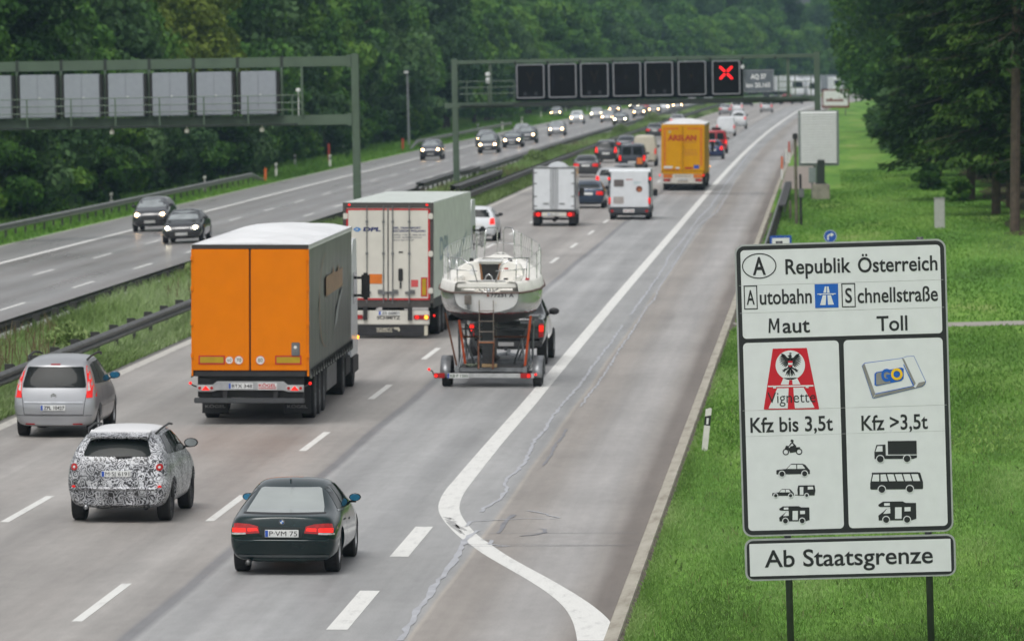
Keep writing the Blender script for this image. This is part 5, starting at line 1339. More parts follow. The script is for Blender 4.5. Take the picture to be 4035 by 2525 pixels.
# --- yellow lorry
YEL = paint('yellow', (0.66, 0.32, 0.004), 0.45, 0, 0.05, .0, .15)
YSIDE = mat('yellow_curtain', (0.62, 0.36, 0.03), 0.5, vary=.12)
t = lorry('yellow lorry with white roof and red lettering on its rear doors', 2693, 66.9, 0.0)
boxpart('load_body', DARKM, t, -1.24, 1.24, .03, L, 1.05, 3.86)
roof_tarp(t, L, TARPW, 3.92, .12, 5)
for x in (1.265, -1.265): curtain_side(t, L, x, 1.02, 3.88, YSIDE, 6)
boxpart('rear_header', YEL, t, -1.27, 1.27, -.01, .05, 3.78, 3.9)
OB = mat('border_orange', (.62, .17, .012), .45); RL = mat('lettering_red', (.42, .035, .012), .45)
for s in (-1, 1):
    d = MB(); d.box(*sorted((s * .012, s * 1.24)), -.05, .02, 1.18, 3.78, .01); door = d.build('rear_door', YEL, t)
    boxpart('corner_post', YEL, t, *sorted((s * 1.241, s * 1.275)), -.03, .05, 1.05, 3.78)
    fl(door, 'orange_border', OB, [rect(*sorted((s * 1.0, s * 1.14)), 1.45, 3.72), rect(*sorted((s * .25, s * 1.0)), 3.60, 3.72)], -.054)
    lk = MB(); lk.tube([(s * .10, -.08, 1.1), (s * .10, -.08, 3.8)], .014, 6); lk.build('lock_bar', YEL, door)
    boxpart('hazard_board', OB, t, *sorted((s * .62, s * 1.16)), -.03, .0, .76, .97)
    tl = boxpart('tail_light', LAMP, t, *sorted((s * .72, s * 1.14)), -.04, .0, .56, .70, bev=.02); fl(tl, 'lens', LAMPMID, [disc(s * 1.0, .63, .05, 10)], -.044)
    boxpart('marker_lamp', LAMPON, t, s * (1.36 if s < 0 else 1.22) - .05, s * (1.36 if s < 0 else 1.22) + .05, -.08, -.03, .87, .97, bev=.02)
    boxpart('mudflap', BLACKP, t, s * .9 - .3, s * .9 + .3, 1.5, 1.53, .15, .7)
words(t, 'ARSLAN', -.90, .79, 2.97, .30, -.056, RL, .05)
for z, a, b in ((2.36, .06, .92), (2.22, .06, .90), (2.10, .10, .88), (2.84, .08, .78)): fl(t, 'small_print', mat('faint_red', (.52, .20, .02), .5), [rect(a + i * .2, min(b, a + i * .2 + .15), z, z + .07) for i in range(4)], -.056)
fl(t, 'label', PLATEW, [rect(-1.12, -.62, 1.32, 1.46), rect(-.42, -.2, 1.3, 1.40)], -.056); fl(t, 'label', RL, [rect(-1.1, -.22, 1.24, 1.29), rect(.12, .58, 1.28, 1.40)], -.058); fl(t, 'label', PLATEB, [rect(.64, .95, 1.31, 1.52)], -.056)
fl(t, 'logo', mat('faint_grey', (.45, .40, .25), .5), [disc(-.78, 3.47, .08, 14)], -.056)
boxpart('rear_sill', YEL, t, -1.2, 1.2, -.02, .1, 1.0, 1.16)
boxpart('lamp_bar', OFFW, t, -1.15, 1.15, -.01, .06, .45, .98)
pl = boxpart('licence_plate', PLATEW, t, -.30, .30, -.035, -.01, .62, .74); words(pl, '34 AR 1250', -.27, .27, .645, .07, -.038, INK, .015)
fl(t, 'bar_print', mat('bar_print', (.2, .12, .06), .5), [rect(-.45 + i * .16, -.45 + i * .16 + .11, .83, .90) for i in range(6)] + [rect(-.3 + i * .16, -.3 + i * .16 + .11, .52, .57) for i in range(4)], -.014)
boxpart('underrun_bar', DARKM, t, -1.17, 1.17, .0, .1, .35, .46)
lorry_chassis(t, L, (2.7, 4.0, 5.3), None, YEL)

# --- white box van seen from behind
X, Y = (2188 - XV) / 84.25, F / 84.25 - .8
t = thing('box_van', 'white box van with tall double rear doors in the middle lane', 'van', (X, Y, .004))
bw_ = 1.0
boxpart('load_body', paint('box_white', (.56, .57, .58), .4), t, -bw_, bw_, .05, 3.6, .76, 2.74, bev=.02)
fm = MB(); fm.box(-bw_ - .012, bw_ + .012, 0, .06, 2.68, 2.76); fm.box(-bw_ - .012, -bw_ + .06, 0, .06, .74, 2.68); fm.box(bw_ - .06, bw_ + .012, 0, .06, .74, 2.68); fm.box(-bw_ + .06, bw_ - .06, 0, .06, .74, .79); fm.build('door_frame', GREYM, t)
for s in (-1, 1):
    d = boxpart('rear_door', WHITEP, t, *sorted((s * .02, s * .935)), -.03, .02, .795, 2.675, bev=.012)
    for q in (.07, .16): 
        rd = MB(); rd.tube([(s * q, -.05, .78), (s * q, -.05, 2.69)], .016, 6); rd.build('lock_bar', GREYM, d)
    for z in (.95, 1.4, 2.0, 2.5): boxpart('door_hinge', GREYM, d, *sorted((s * .80, s * .99)), -.045, -.02, z - .025, z + .025)
    boxpart('handle', GREYM, d, *sorted((s * .25, s * .5)), -.06, -.03, 1.04, 1.09)
    tl = boxpart('tail_light', LAMP, t, *sorted((s * .58, s * .96)), -.03, .05, .46, .66, bev=.02); fl(tl, 'lens', LAMPON, [disc(s * .74, .56, .085, 12)], -.034)
    add_wheel(t, s * .84, .8, .33, .36, True, GREYM, s); add_wheel(t, s * .86, 4.4, .33, .22, True, GREYM, s)
    boxpart('mudflap', BLACKP, t, s * .84 - .16, s * .84 + .16, .36, .39, .15, .5)
boxpart('lamp_bar', OFFW, t, -.57, .57, -.01, .05, .47, .66)
pl = boxpart('licence_plate', PLATEW, t, -.28, .26, -.03, -.01, .51, .62); fl(pl, 'blue_band', PLATEB, [rect(-.275, -.23, .515, .615)], -.033); words(pl, 'AK 4317', -.2, .24, .53, .07, -.034, INK, .015)
ch = MB(); ch.box(-.9, .9, .05, 3.6, .44, .74); ch.tube([(0, .3, .30), (0, 3, .33)], .10, 10); ch.box(-.8, .8, .74, .86, .28, .38); ch.build('chassis', DARKM, t)
cb = MB(); cb.xprism([(3.7, .5), (5.5, .5), (5.55, .95), (4.9, 1.25), (4.3, 2.1), (3.7, 2.15)], -.95, .95); cb.build('cab', WHITEP, t)
ad = MB(); pts = []
for k in range(13):
    a = math.pi * k / 12; pts.append((.62 * math.cos(a), 2.15 + .80 * math.sin(a) ** .7))
ad.prism(pts, 3.7, 4.4); ad.build('wind_deflector', WHITEP, t, False)
for s in (-1, 1): boxpart('wing_mirror', BLACKP, t, *sorted((s * .98, s * 1.22)), 4.6, 4.75, 1.3, 1.7, bev=.03)

# --- white motorhome with dark bumper
X, Y = (2485 - XV) / 80.9, F / 80.9 - .9
t = thing('motorhome', 'white motorhome with dark grey bumper and a round brown badge on its back wall', 'motorhome', (X, Y, .004))
DG = mat('bumper_grey', (.045, .048, .055), .5)
hb = MB(); hb.xprism([(0, .6), (5.2, .6), (5.2, 1.0), (4.4, 1.9), (3.8, 2.45), (.12, 2.45), (.03, 2.35)], -1.0, 1.0); hb.build('body', WHITEP, t)
boxpart('back_wall', WHITEP, t, -.90, .90, -.03, .0, .62, 2.36, bev=.012)
for s in (-1, 1):
    boxpart('corner_trim', DG, t, *sorted((s * .905, s * 1.03)), -.02, .35, .60, 2.33, bev=.04)
    boxpart('marker_lamp', LAMPON, t, s * 1.0 - .05, s * 1.0 + .05, -.05, -.015, 1.93, 2.06, bev=.015)
    tl = boxpart('tail_light', LAMPMID, t, s * .965 - .05, s * .965 + .05, -.05, -.015, .76, 1.10, bev=.02); fl(tl, 'lens', LAMPON, [disc(s * .965, 1.0, .045, 10)], -.055)
    fl(t, 'reflector', LAMP, [disc(s * .84, .43, .07, 12)], -.085)
    add_wheel(t, s * .86, .9, .33, .22, True, DARKRIM, s); add_wheel(t, s * .86, 4.5, .33, .22, True, RIM, s)
    boxpart('wing_mirror', BLACKP, t, *sorted((s * 1.02, s * 1.24)), 4.25, 4.4, 1.05, 1.4, bev=.03)
    boxpart('side_skirt', DG, t, *sorted((s * .98, s * 1.02)), .3, 5.0, .34, .62)
boxpart('bumper', DG, t, -1.02, 1.02, -.08, .3, .30, .61, bev=.05)
pl = boxpart('licence_plate', PLATEW, t, -.30, .24, -.1, -.075, .36, .52); words(pl, 'KF 3105', -.24, .2, .39, .09, -.103, mat('plate_ink_red', (.25, .06, .06), .5), .015)
GW = mat('hatch_brown_grey', (.12, .105, .10), .35)
boxpart('window', GW, t, -.76, -.28, -.045, -.025, 1.61, 1.95, bev=.02); boxpart('service_hatch', mat('hatch_pale', (.36, .33, .31), .5), t, -.78, -.28, -.042, -.025, .78, 1.12, bev=.02)
bd = fl(t, 'badge', mat('badge_brown', (.16, .04, .02), .4), [disc(.47, 1.49, .155, 20)], -.036); fl(bd, 'badge_mark', mat('badge_orange', (.40, .13, .05), .4), [disc(.50, 1.44, .08, 14)], -.038)
fl(t, 'red_mark', mat('pale_red_print', (.5, .15, .15), .4), [rect(-.18, .16, 1.93, 1.97)], -.036); fl(t, 'cyan_mark', mat('pale_cyan_print', (.42, .55, .58), .4), [rect(.20, .56, 1.79, 1.84), rect(.20, .42, 1.73, 1.76)], -.036)
boxpart('exhaust_guard', DARKM, t, -.9, .9, .0, 5.0, .2, .36)
# ================================================================ BOAT, TRAILER AND PICKUP
GALV = mat('galvanised_steel', (0.24, 0.25, 0.26), 0.42, 0.5, vary=0.25, scale=4)
RUST = mat('rusty_steel', (0.14, 0.055, 0.028), 0.75, vary=0.3, scale=6)
STRAP = mat('orange_strap', (0.55, 0.075, 0.012), 0.6, vary=0.1)
STAIN = mat('stainless_tube', (0.55, 0.56, 0.56), 0.2, 0.9)
TX, TY = (1940 - XV) / 163.5, F / 163.5          # ground midway between the trailer's rear tyres
# --- trailer
t = thing('boat_trailer', 'galvanised boat trailer with red tail lamps and curved mudguards', 'trailer', (TX, TY, .004))
fr = MB()
for s in (-1, 1): fr.box(s * .82 - .05, s * .82 + .05, -.55, 4.8, .36, .48)
for y in (-.35, 1.0, 2.4, 3.8): fr.box(-.82, .82, y - .04, y + .04, .37, .47)
fr.tube([(-.8, 4.8, .42), (0, 6.6, .45)], .05, 8); fr.tube([(.8, 4.8, .42), (0, 6.6, .45)], .05, 8); fr.tube([(0, 6.5, .45), (0, 7.6, .48)], .05, 8)
fr.build('frame', GALV, t)
boxpart('deck_plate', mat('deck_plate_dark', (.085, .085, .085), .6, .2, vary=.35, scale=5), t, -.72, .72, -.3, 1.2, .475, .49)
rb = boxpart('rear_beam', mat('beam_pale', (.46, .47, .47), .5, .2, vary=.15), t, -1.02, 1.05, -.72, -.64, .24, .35, bev=.01)
for s in (-1, 1):
    x0 = -1.36 if s < 0 else .72
    tl = boxpart('tail_light', LAMP, t, x0 + (.0 if s < 0 else 0), x0 + .26, -.76, -.70, .235, .36, bev=.015); fl(tl, 'lens', LAMPON, [disc(x0 + (.05 if s < 0 else .20), .295, .04, 12)], -.764)
    mg = MB(); n = 14; vs = []
    for k in range(n + 1):
        a = math.pi * (1.08 - 1.16 * k / n); r_ = .40
        for x in (s * .985, s * 1.235): vs.append((x, .38 - 1.22 * math.cos(a) * .62, .33 + r_ * math.sin(a) ** 1 if math.sin(a) > 0 else .33 + r_ * math.sin(a)))
    mg.add(vs, [(2 * k, 2 * k + 1, 2 * k + 3, 2 * k + 2) for k in range(n)])
    o = mg.build('mudguard', GALV, t, True); sm_ = o.modifiers.new('t', 'SOLIDIFY'); sm_.thickness = .02
    for y in (0, .76): add_wheel(t, s * 1.10, y, .30, .20, True, GREYM, s)
    ax = MB(); 
    for y in (.6, 3.2):
        up = MB(); up.tube([(s * .82, y, .45), (s * .84, y, 1.50)], .032, 6); up.tube([(s * .45, y + .3, .45), (s * .80, y, 1.35)], .026, 6); up.tube([(s * .80, y - .5, .45), (s * .66, y + .1, 1.2)], .026, 6); up.box(s * .82 - .16, s * .82 + .16, y - .2, y + .2, 1.50, 1.56)
        up.build('cradle_post', GALV, t)
    rs = MB(); rs.tube([(s * .17 - .12, -.62, .45), (s * .19 - .12, -.4, 1.15)], .024, 6); rs.build('rust_post', RUST, t)
ax = MB(); ax.tube([(-1.1, 0, .30), (1.1, 0, .30)], .04, 8); ax.tube([(-1.1, .76, .30), (1.1, .76, .30)], .04, 8); ax.build('axles', DARKM, t)
for z, m in ((1.17, RUST), (1.36, GALV)):
    cb = MB(); cb.tube([(-.84, .6, z), (.84, .6, z)], .024, 6); cb.build('crossbar', m, t)
sk = MB(); sk.tube([(-1.36, -.7, .30), (-1.40, -.72, .40), (-1.46, -.72, .43)], .016, 6); sk.build('lamp_stalk', BLACKP, t)
boxpart('marker_lamp', LAMPON, t, -1.51, -1.45, -.75, -.69, .41, .475, bev=.012); boxpart('marker_lamp', LAMPON, t, 1.06, 1.12, -.75, -.69, .30, .355, bev=.012)
pl = boxpart('licence_plate', PLATEW, t, -1.04, -.52, -.745, -.722, .235, .35); fl(pl, 'blue_band', PLATEB, [rect(-1.035, -.99, .24, .345)], -.748); words(pl, 'KB P 1260', -.97, -.54, .26, .065, -.749, mat('plate_green_ink', (.05, .10, .05), .5), .015)
# tie-down straps
for s, m_, p0, p1 in ((-1, STRAP, (-.78, -.3, 1.62), (-.64, -.1, .50)), (1, STRAP, (.95, -.3, 1.72), (.80, -.1, .50)), (-1, RUST, (-1.12, -.2, 1.78), (-.86, 0, .50))):
    a, b = Vector(p0), Vector(p1); w_ = .028 if m_ is STRAP else .022
    sr = MB(); sr.add([a + Vector((-w_, 0, 0)), a + Vector((w_, 0, 0)), b + Vector((w_, 0, 0)), b + Vector((-w_, 0, 0))], [(0, 1, 2, 3)])
    o = sr.build('strap', m_, t); q = o.modifiers.new('t', 'SOLIDIFY'); q.thickness = .008
rp = MB()
for k in range(16):
    a = k * .9; rp.tube([(-.55 + .14 * math.cos(a) + .01 * k, -.35 + .1 * math.sin(a), .50 + .012 * (k % 5)), (-.45 + .16 * math.cos(a + .9), -.35 + .12 * math.sin(a + .9), .52 + .012 * ((k + 2) % 5))], .02, 5)
rp.build('coiled_rope', mat('rope_grey_green', (.13, .15, .11), .9, vary=.4, scale=14), t)
boxpart('wooden_block', mat('timber', (.36, .25, .13), .8, vary=.2), t, -.22, .14, -.5, -.2, .49, .56)

# --- sailing boat
BX = (1916 - XV) / 164.6
b = thing('sailing_boat', 'white sailing yacht with dark bottom paint strapped on the trailer, mast down', 'boat', (BX, TY - .3, 0), .008)
HULL = paint('hull_grey_white', (0.44, 0.45, 0.46), 0.22, 0, 0.06, .7); ANTI = mat('antifouling_dark', (.050, .040, .040), .7, vary=.25)
CREAM = mat('deck_cream', (.80, .785, .735), .5, vary=.08, scale=3); GEL = paint('gelcoat_white', (.80, .80, .79), .3, 0, .05)
REDL = mat('boot_stripe_red', (.20, .02, .025), .5)
YB = [-.62, -.45, 0.2, 1.2, 2.4, 3.6, 4.8, 5.8, 6.5, 7.0]
WB = [.775, .86, 1.05, 1.22, 1.27, 1.18, .93, .60, .28, .03]
ZD = [2.30, 2.30, 2.31, 2.33, 2.37, 2.44, 2.54, 2.65, 2.73, 2.78]
ZK = [1.80, 1.72, 1.58, 1.46, 1.42, 1.44, 1.52, 1.68, 1.95, 2.5]
FL_ = [(1.0, 1.0), (.995, .82), (.975, .64), (.935, .48), (.86, .34), (.70, .19), (.45, .08), (0, 0)]
def hull_section(i, n=8):
    return [(WB[i] * u, YB[i] - (.0 if i else -.10 * (1 - v)), ZK[i] + (ZD[i] - ZK[i]) * v) for u, v in FL_]
V = []; Fq = []
for i in range(len(YB)):
    h = hull_section(i); V += h + [(-x, y, z) for x, y, z in h[:-1][::-1]]
k = 15
for i in range(len(YB) - 1):
    for j in range(k - 1): Fq.append((i * k + j, i * k + j + 1, (i + 1) * k + j + 1, (i + 1) * k + j))
me = bpy.data.meshes.new('hull'); me.from_pydata(V, [], Fq); me.update()
o = bpy.data.objects.new('tmp', me); COL.objects.link(o); sd = o.modifiers.new('s', 'SUBSURF'); sd.levels = 2
me2 = bpy.data.meshes.new_from_object(o.evaluated_get(bpy.context.evaluated_depsgraph_get())); bpy.data.objects.remove(o); me2.name = 'hull'
hull = link('hull', me2, [HULL, ANTI, REDL], b, True)
mi = []
for p in me2.polygons:
    z = p.center.z; wl = 1.78 + .02 * max(0, p.center.y - 2); mi.append(1 if z < wl else 2 if z < wl + .035 else 0)
me2.polygons.foreach_set('material_index', mi)
hb = BVHTree.FromPolygons([v.co for v in me2.vertices], [p.vertices for p in me2.polygons])
# transom
tr = [(x, z) for x, y, z in hull_section(0)]; tr = tr + [(-x, z) for x, z in tr[:-1][::-1]]
tm = MB(); tm.prism(tr, -.60, -.56)
for i, v in enumerate(tm.v): tm.v[i] = (v[0] * .985, v[1] + .10 * (1 - (v[2] - 1.8) / .5), v[2] if v[2] > 1.9 else v[2] + .01)
tro = tm.build('transom', GEL, b)
ty = -.612
fnT = lambda a, c: (a, ty + .10 * (1 - (c - 1.8) / .5) - .012, c)
lettering('77231 A', .10, .66, 2.20, .075, fnT, .02, 'lettering', mat('reg_ink', (.06, .06, .07), .5), tro); flat([disc(.04, 2.235, .035, 10)], fnT, 'crest', mat('crest_brown', (.25, .12, .10), .5), tro)
boxpart('outboard_bracket', mat('bracket_brown', (.16, .14, .125), .6, vary=.3), b, -.52, -.36, -.68, -.60, 2.02, 2.24, bev=.01); boxpart('outboard_bracket', GREYM, b, -.46, -.39, -.68, -.58, 1.90, 2.02)
for x in (-.18, .22): flat([disc(x, 2.06, .03, 10)], fnT, 'fitting', CREAM, tro)
# rub rail and raised side deck
rr = MB()
for s in (-1, 1): rr.tube([(s * (WB[i] + .012), YB[i], ZD[i]) for i in range(len(YB))], .028, 6)
rr.tube([(-.78, -.62, 2.30), (.78, -.62, 2.30)], .022, 6)
rr.build('rub_rail', mat('rail_brown', (.10, .05, .035), .5), b)
V = []; Fq = []
IN = [(1.0, 0.0), (.96, .20), (.90, .245), (.62, .26)]
for i in range(len(YB)):
    for s in (1, -1):
        for u, dz in IN: V.append((s * WB[i] * u, YB[i] + (.03 if i == 0 else 0), ZD[i] + .012 + dz * (1 if i < 8 else .6)))
for i in range(len(YB) - 1):
    for s in range(2):
        for j in range(3): a = i * 8 + s * 4 + j; Fq.append((a, a + 1, a + 9, a + 8))
me = bpy.data.meshes.new('side_deck'); me.from_pydata(V, [], Fq); me.update(); dk = link('side_deck', me, CREAM, b, True)
# foredeck, stern deck, cockpit
fd = MB()
for i in range(5, len(YB) - 1):
    fd.add([(-WB[i] * .63, YB[i], ZD[i] + .27), (WB[i] * .63, YB[i], ZD[i] + .27), (WB[i + 1] * .63, YB[i + 1], ZD[i + 1] + .25), (-WB[i + 1] * .63, YB[i + 1], ZD[i + 1] + .25)], [(0, 1, 2, 3)])
fd.build('foredeck', CREAM, b)
boxpart('stern_deck', CREAM, b, -.72, .72, -.56, -.28, 2.40, 2.555, bev=.03)
boxpart('stern_hatch', GEL, b, -.46, .46, -.53, -.32, 2.56, 2.60, bev=.02)
ck = MB(); ck.box(-.62, .62, -.28, 1.30, 2.02, 2.06)
for s in (-1, 1): ck.box(*sorted((s * .30, s * .66)), -.28, 1.30, 2.06, 2.34, .02); ck.box(*sorted((s * .62, s * .80)), -.30, 1.30, 2.06, 2.66, .03)
ck.build('cockpit', CREAM, b)
# coach roof with companionway
cr = MB(); nn = 14; ring = []
prof = [(1.28, 1.0, 1.0), (1.36, 1.02, 1.04), (2.2, 1.0, 1.05), (3.2, .90, .96), (4.2, .72, .72), (4.9, .50, .30)]
for (y, wq, hq) in prof:
    for k_ in range(nn + 1):
        a = math.pi * k_ / nn; c, s = math.cos(a), math.sin(a)
        x = math.copysign(abs(c) ** .55, c) * .80 * wq; z = 2.46 + .52 * hq * s ** .55
        ring.append((x, y, z))
cr.add(ring, [(i * (nn + 1) + j, i * (nn + 1) + j + 1, (i + 1) * (nn + 1) + j + 1, (i + 1) * (nn + 1) + j) for i in range(len(prof) - 1) for j in range(nn)] + [tuple(range(nn + 1))])
cabin = cr.build('coach_roof', CREAM, b, True)
try: cabin.data.set_sharp_from_angle(angle=R(40))
except Exception: pass
boxpart('bulkhead', CREAM, b, -.70, .70, 1.285, 1.32, 2.06, 2.50)
wd = MB(); wd.prism([(-.27, 2.93), (-.22, 2.93), (-.15, 2.40), (-.20, 2.40)], 1.24, 1.29); wd.prism([(.27, 2.93), (.22, 2.93), (.15, 2.40), (.20, 2.40)], 1.24, 1.29); wd.build('door_frame', mat('teak', (.22, .10, .04), .5, vary=.2), b)
flat([[(-.22, 2.92), (.22, 2.92), (.15, 2.38), (-.15, 2.38)]], lambda a, c: (a, 1.268, c), 'companionway', mat('cabin_dark', (.012, .011, .011), .6), b)
boxpart('sliding_hatch', GEL, b, -.30, .30, 1.22, 2.0, 2.965, 3.02, bev=.02)
for s in (-1, 1):
    wn = MB(); wn.tube([(s * .47, 1.6, 2.95), (s * .47, 1.6, 3.06)], [.06, .05], 10); wn.build('winch', INK, b)
    flat([disc(s * .45 if s > 0 else -.42, 2.74, .085, 16)] if s < 0 else [[(.34, 2.80), (.44, 2.80), (.44, 2.83), (.34, 2.83)]], lambda a, c: (a, 1.276, c), 'bulkhead_mark', GEL if s < 0 else REDS, b)
eg = MB(); eg.tube([(0, .55, 2.10), (0, .58, 2.46)], [.07, .05], 10); eg.tube([(-.10, .6, 2.10), (-.10, .6, 2.55), (-.06, .6, 2.66), (0, .6, 2.70), (.06, .6, 2.66), (.10, .6, 2.55), (.10, .6, 2.10)], .02, 6); eg.tube([(-.22, .3, 2.34), (-.1, .2, 2.28), (.1, .2, 2.28), (.24, .35, 2.36)], .018, 6); eg.build('steering_gear', STAIN, b, True)
# pushpit, pulpit, stanchions, lifelines with netting
pp = MB()
for s in (-1, 1):
    pp.tube([(s * .22, -.55, 2.56), (s * .34, -.5, 2.95), (s * .62, -.45, 3.12), (s * .86, 0, 3.12), (s * .98, .5, 3.10)], .016, 6)
    pp.tube([(s * .70, -.45, 2.52), (s * .72, -.45, 3.10)], .014, 6); pp.tube([(s * .92, .3, 2.56), (s * .94, .3, 3.10)], .014, 6); pp.tube([(s * .66, -.48, 2.85), (s * .93, .3, 2.84)], .010, 6); pp.tube([(s * .22, -.55, 2.82), (s * .7, -.45, 2.84)], .010, 6)
pp.build('stern_rail', STAIN, b, True)
pu = MB()
for s in (-1, 1):
    pu.tube([(s * .07, 6.6, 2.95), (s * .08, 6.55, 3.58), (s * .13, 6.5, 3.66), (s * .30, 6.3, 3.66), (s * .35, 6.2, 3.58), (s * .38, 6.1, 2.92)], .018, 6)
pu.tube([(-.36, 6.15, 3.25), (-.10, 6.6, 3.27), (.10, 6.6, 3.27), (.36, 6.15, 3.25)], .014, 6)
pu.build('bow_rail', STAIN, b, True)
wr_ = MB(); net = MB(); stn = MB()
for s in (-1, 1):
    P = [(s * .98, .5, 2.57, 3.10)] + [(s * (WB[i] * .93), YB[i], ZD[i] + .25, ZD[i] + .25 + .64) for i in (3, 4, 5, 6, 7)] + [(s * .38, 6.1, 2.92, 3.58)]
    for p in P: stn.tube([(p[0], p[1], p[2]), (p[0], p[1], p[3])], .013, 5)
    for q in (1.0, .5): wr_.tube([(p[0], p[1], p[2] + (p[3] - p[2]) * q) for p in P], .006, 4)
    for p, q in zip(P, P[1:]):
        for k_ in range(5):
            f = (k_ + .5) / 5; a = Vector((p[0], p[1], p[2])).lerp(Vector((q[0], q[1], q[2])), f); c = Vector((p[0], p[1], p[3])).lerp(Vector((q[0], q[1], q[3])), f)
            d = (Vector(q[:3]) - Vector(p[:3])) * .12
            net.tube([a - d, c + d], .0035, 3, False); net.tube([a + d, c - d], .0035, 3, False)
stn.build('stanchions', STAIN, b); wr_.build('lifelines', STAIN, b); net.build('railing_net', GEL, b)
ld = MB()
for x in (-.17, .17): ld.tube([(x, -.60, 2.12), (x, -.66, 2.10), (x + .01, -.67, 1.12)], .011, 6)
for z in (1.87, 1.62, 1.37, 1.14): ld.box(-.18, .19, -.70, -.64, z - .009, z + .009)
lad = ld.build('boarding_ladder', mat('ladder_brown_grey', (.24, .20, .17), .5, .3, vary=.3), b); boxpart('step', mat('step_orange', (.36, .13, .05), .7), lad, -.18, .19, -.71, -.63, 1.10, 1.125)
kl = MB(); kl.xprism([(2.0, 1.50), (3.6, 1.48), (3.2, .56), (2.2, .56)], -.07, .07); kl.box(-.15, .15, 2.1, 3.4, .50, .60, .04); kl.build('keel', ANTI, b)
rd = MB(); rd.xprism([(-.15, 1.68), (.35, 1.62), (.25, .60), (-.05, .60)], -.125, .125); rd.build('rudder', mat('rudder_dark', (.040, .042, .044), .7, vary=.3), b)
for x in (.43, .95): boxpart('cleat', REDS if x > .9 else INK, b, x - .05, x + .05, .2, .3, 2.58, 2.62)

# --- black pickup pulling it
PICK = paint('black_pickup', (.010, .012, .012), .16, .1, .05, 1.0)
me, bvh = get_body('pickup'); sp_ = CARS['pickup']
p = thing('pickup_truck', 'black pickup truck towing the boat trailer', 'pickup', ((1987 - XV) / 154 + .06, 152.4 + 1.6, .004), -.006)
o = link('body', me.copy(), [PICK, BLACKP], p); o.data.polygons.foreach_set('material_index', list(me['mi']))
for wy in sp_['wy']:
    for s in (-1, 1): add_wheel(p, s * .87, wy, .40, .26, True, RIM, s)
decal(bvh, [[(-.66, 1.34), (.66, 1.34), (.60, 1.70), (-.60, 1.70)]], 'rear', .008, 'rear_window', GLASS, p, .08)
decal(bvh, [[(-.80, .72), (.80, .72), (.80, 1.16), (-.80, 1.16)]], 'rear', .008, 'tailgate', PICK, p, .1)
boxpart('bed_cover', mat('cover_grey', (.20, .205, .21), .4), p, -.80, .80, -2.55, -1.02, 1.262, 1.285, bev=.01)
for s in ('right', 'left'): decal(bvh, [[(-.78, 1.26), (.18, 1.24), (.18, 1.72), (-.72, 1.72)], [(.26, 1.24), (1.1, 1.22), (.55, 1.70), (.26, 1.72)]], s, .008, 'side_window', GLASS, p, .1)
for s in (1, -1):
    f = (lambda q: q) if s > 0 else mirr
    tl = decal(bvh, [f([(.83, .74), (.95, .76), (.95, 1.10), (.84, 1.10)])], 'rear', .016, 'tail_light', LAMP, p, .05); decal(bvh, [f([(.84, .90), (.95, .90), (.95, 1.05), (.84, 1.05)])], 'rear', .022, 'lens', LAMPON, tl, .05)
bm_ = MB(); bm_.box(-.92, .92, -2.86, -2.70, .50, .66, .03); bm_.build('rear_bumper', mat('bumper_dark', (.03, .03, .032), .4), p)
pl = boxpart('licence_plate', mat('plate_dimmed_by_shade', (.30, .30, .30), .5), p, -.20, .20, -2.875, -2.855, .53, .63)  # white plate greyed, the low light there is in its colour
boxpart('tow_hitch', DARKM, p, -.04, .04, -3.0, -2.7, .42, .50)
mirror_part(p, sp_, BLACKP, None, 1.25, None, bvh)
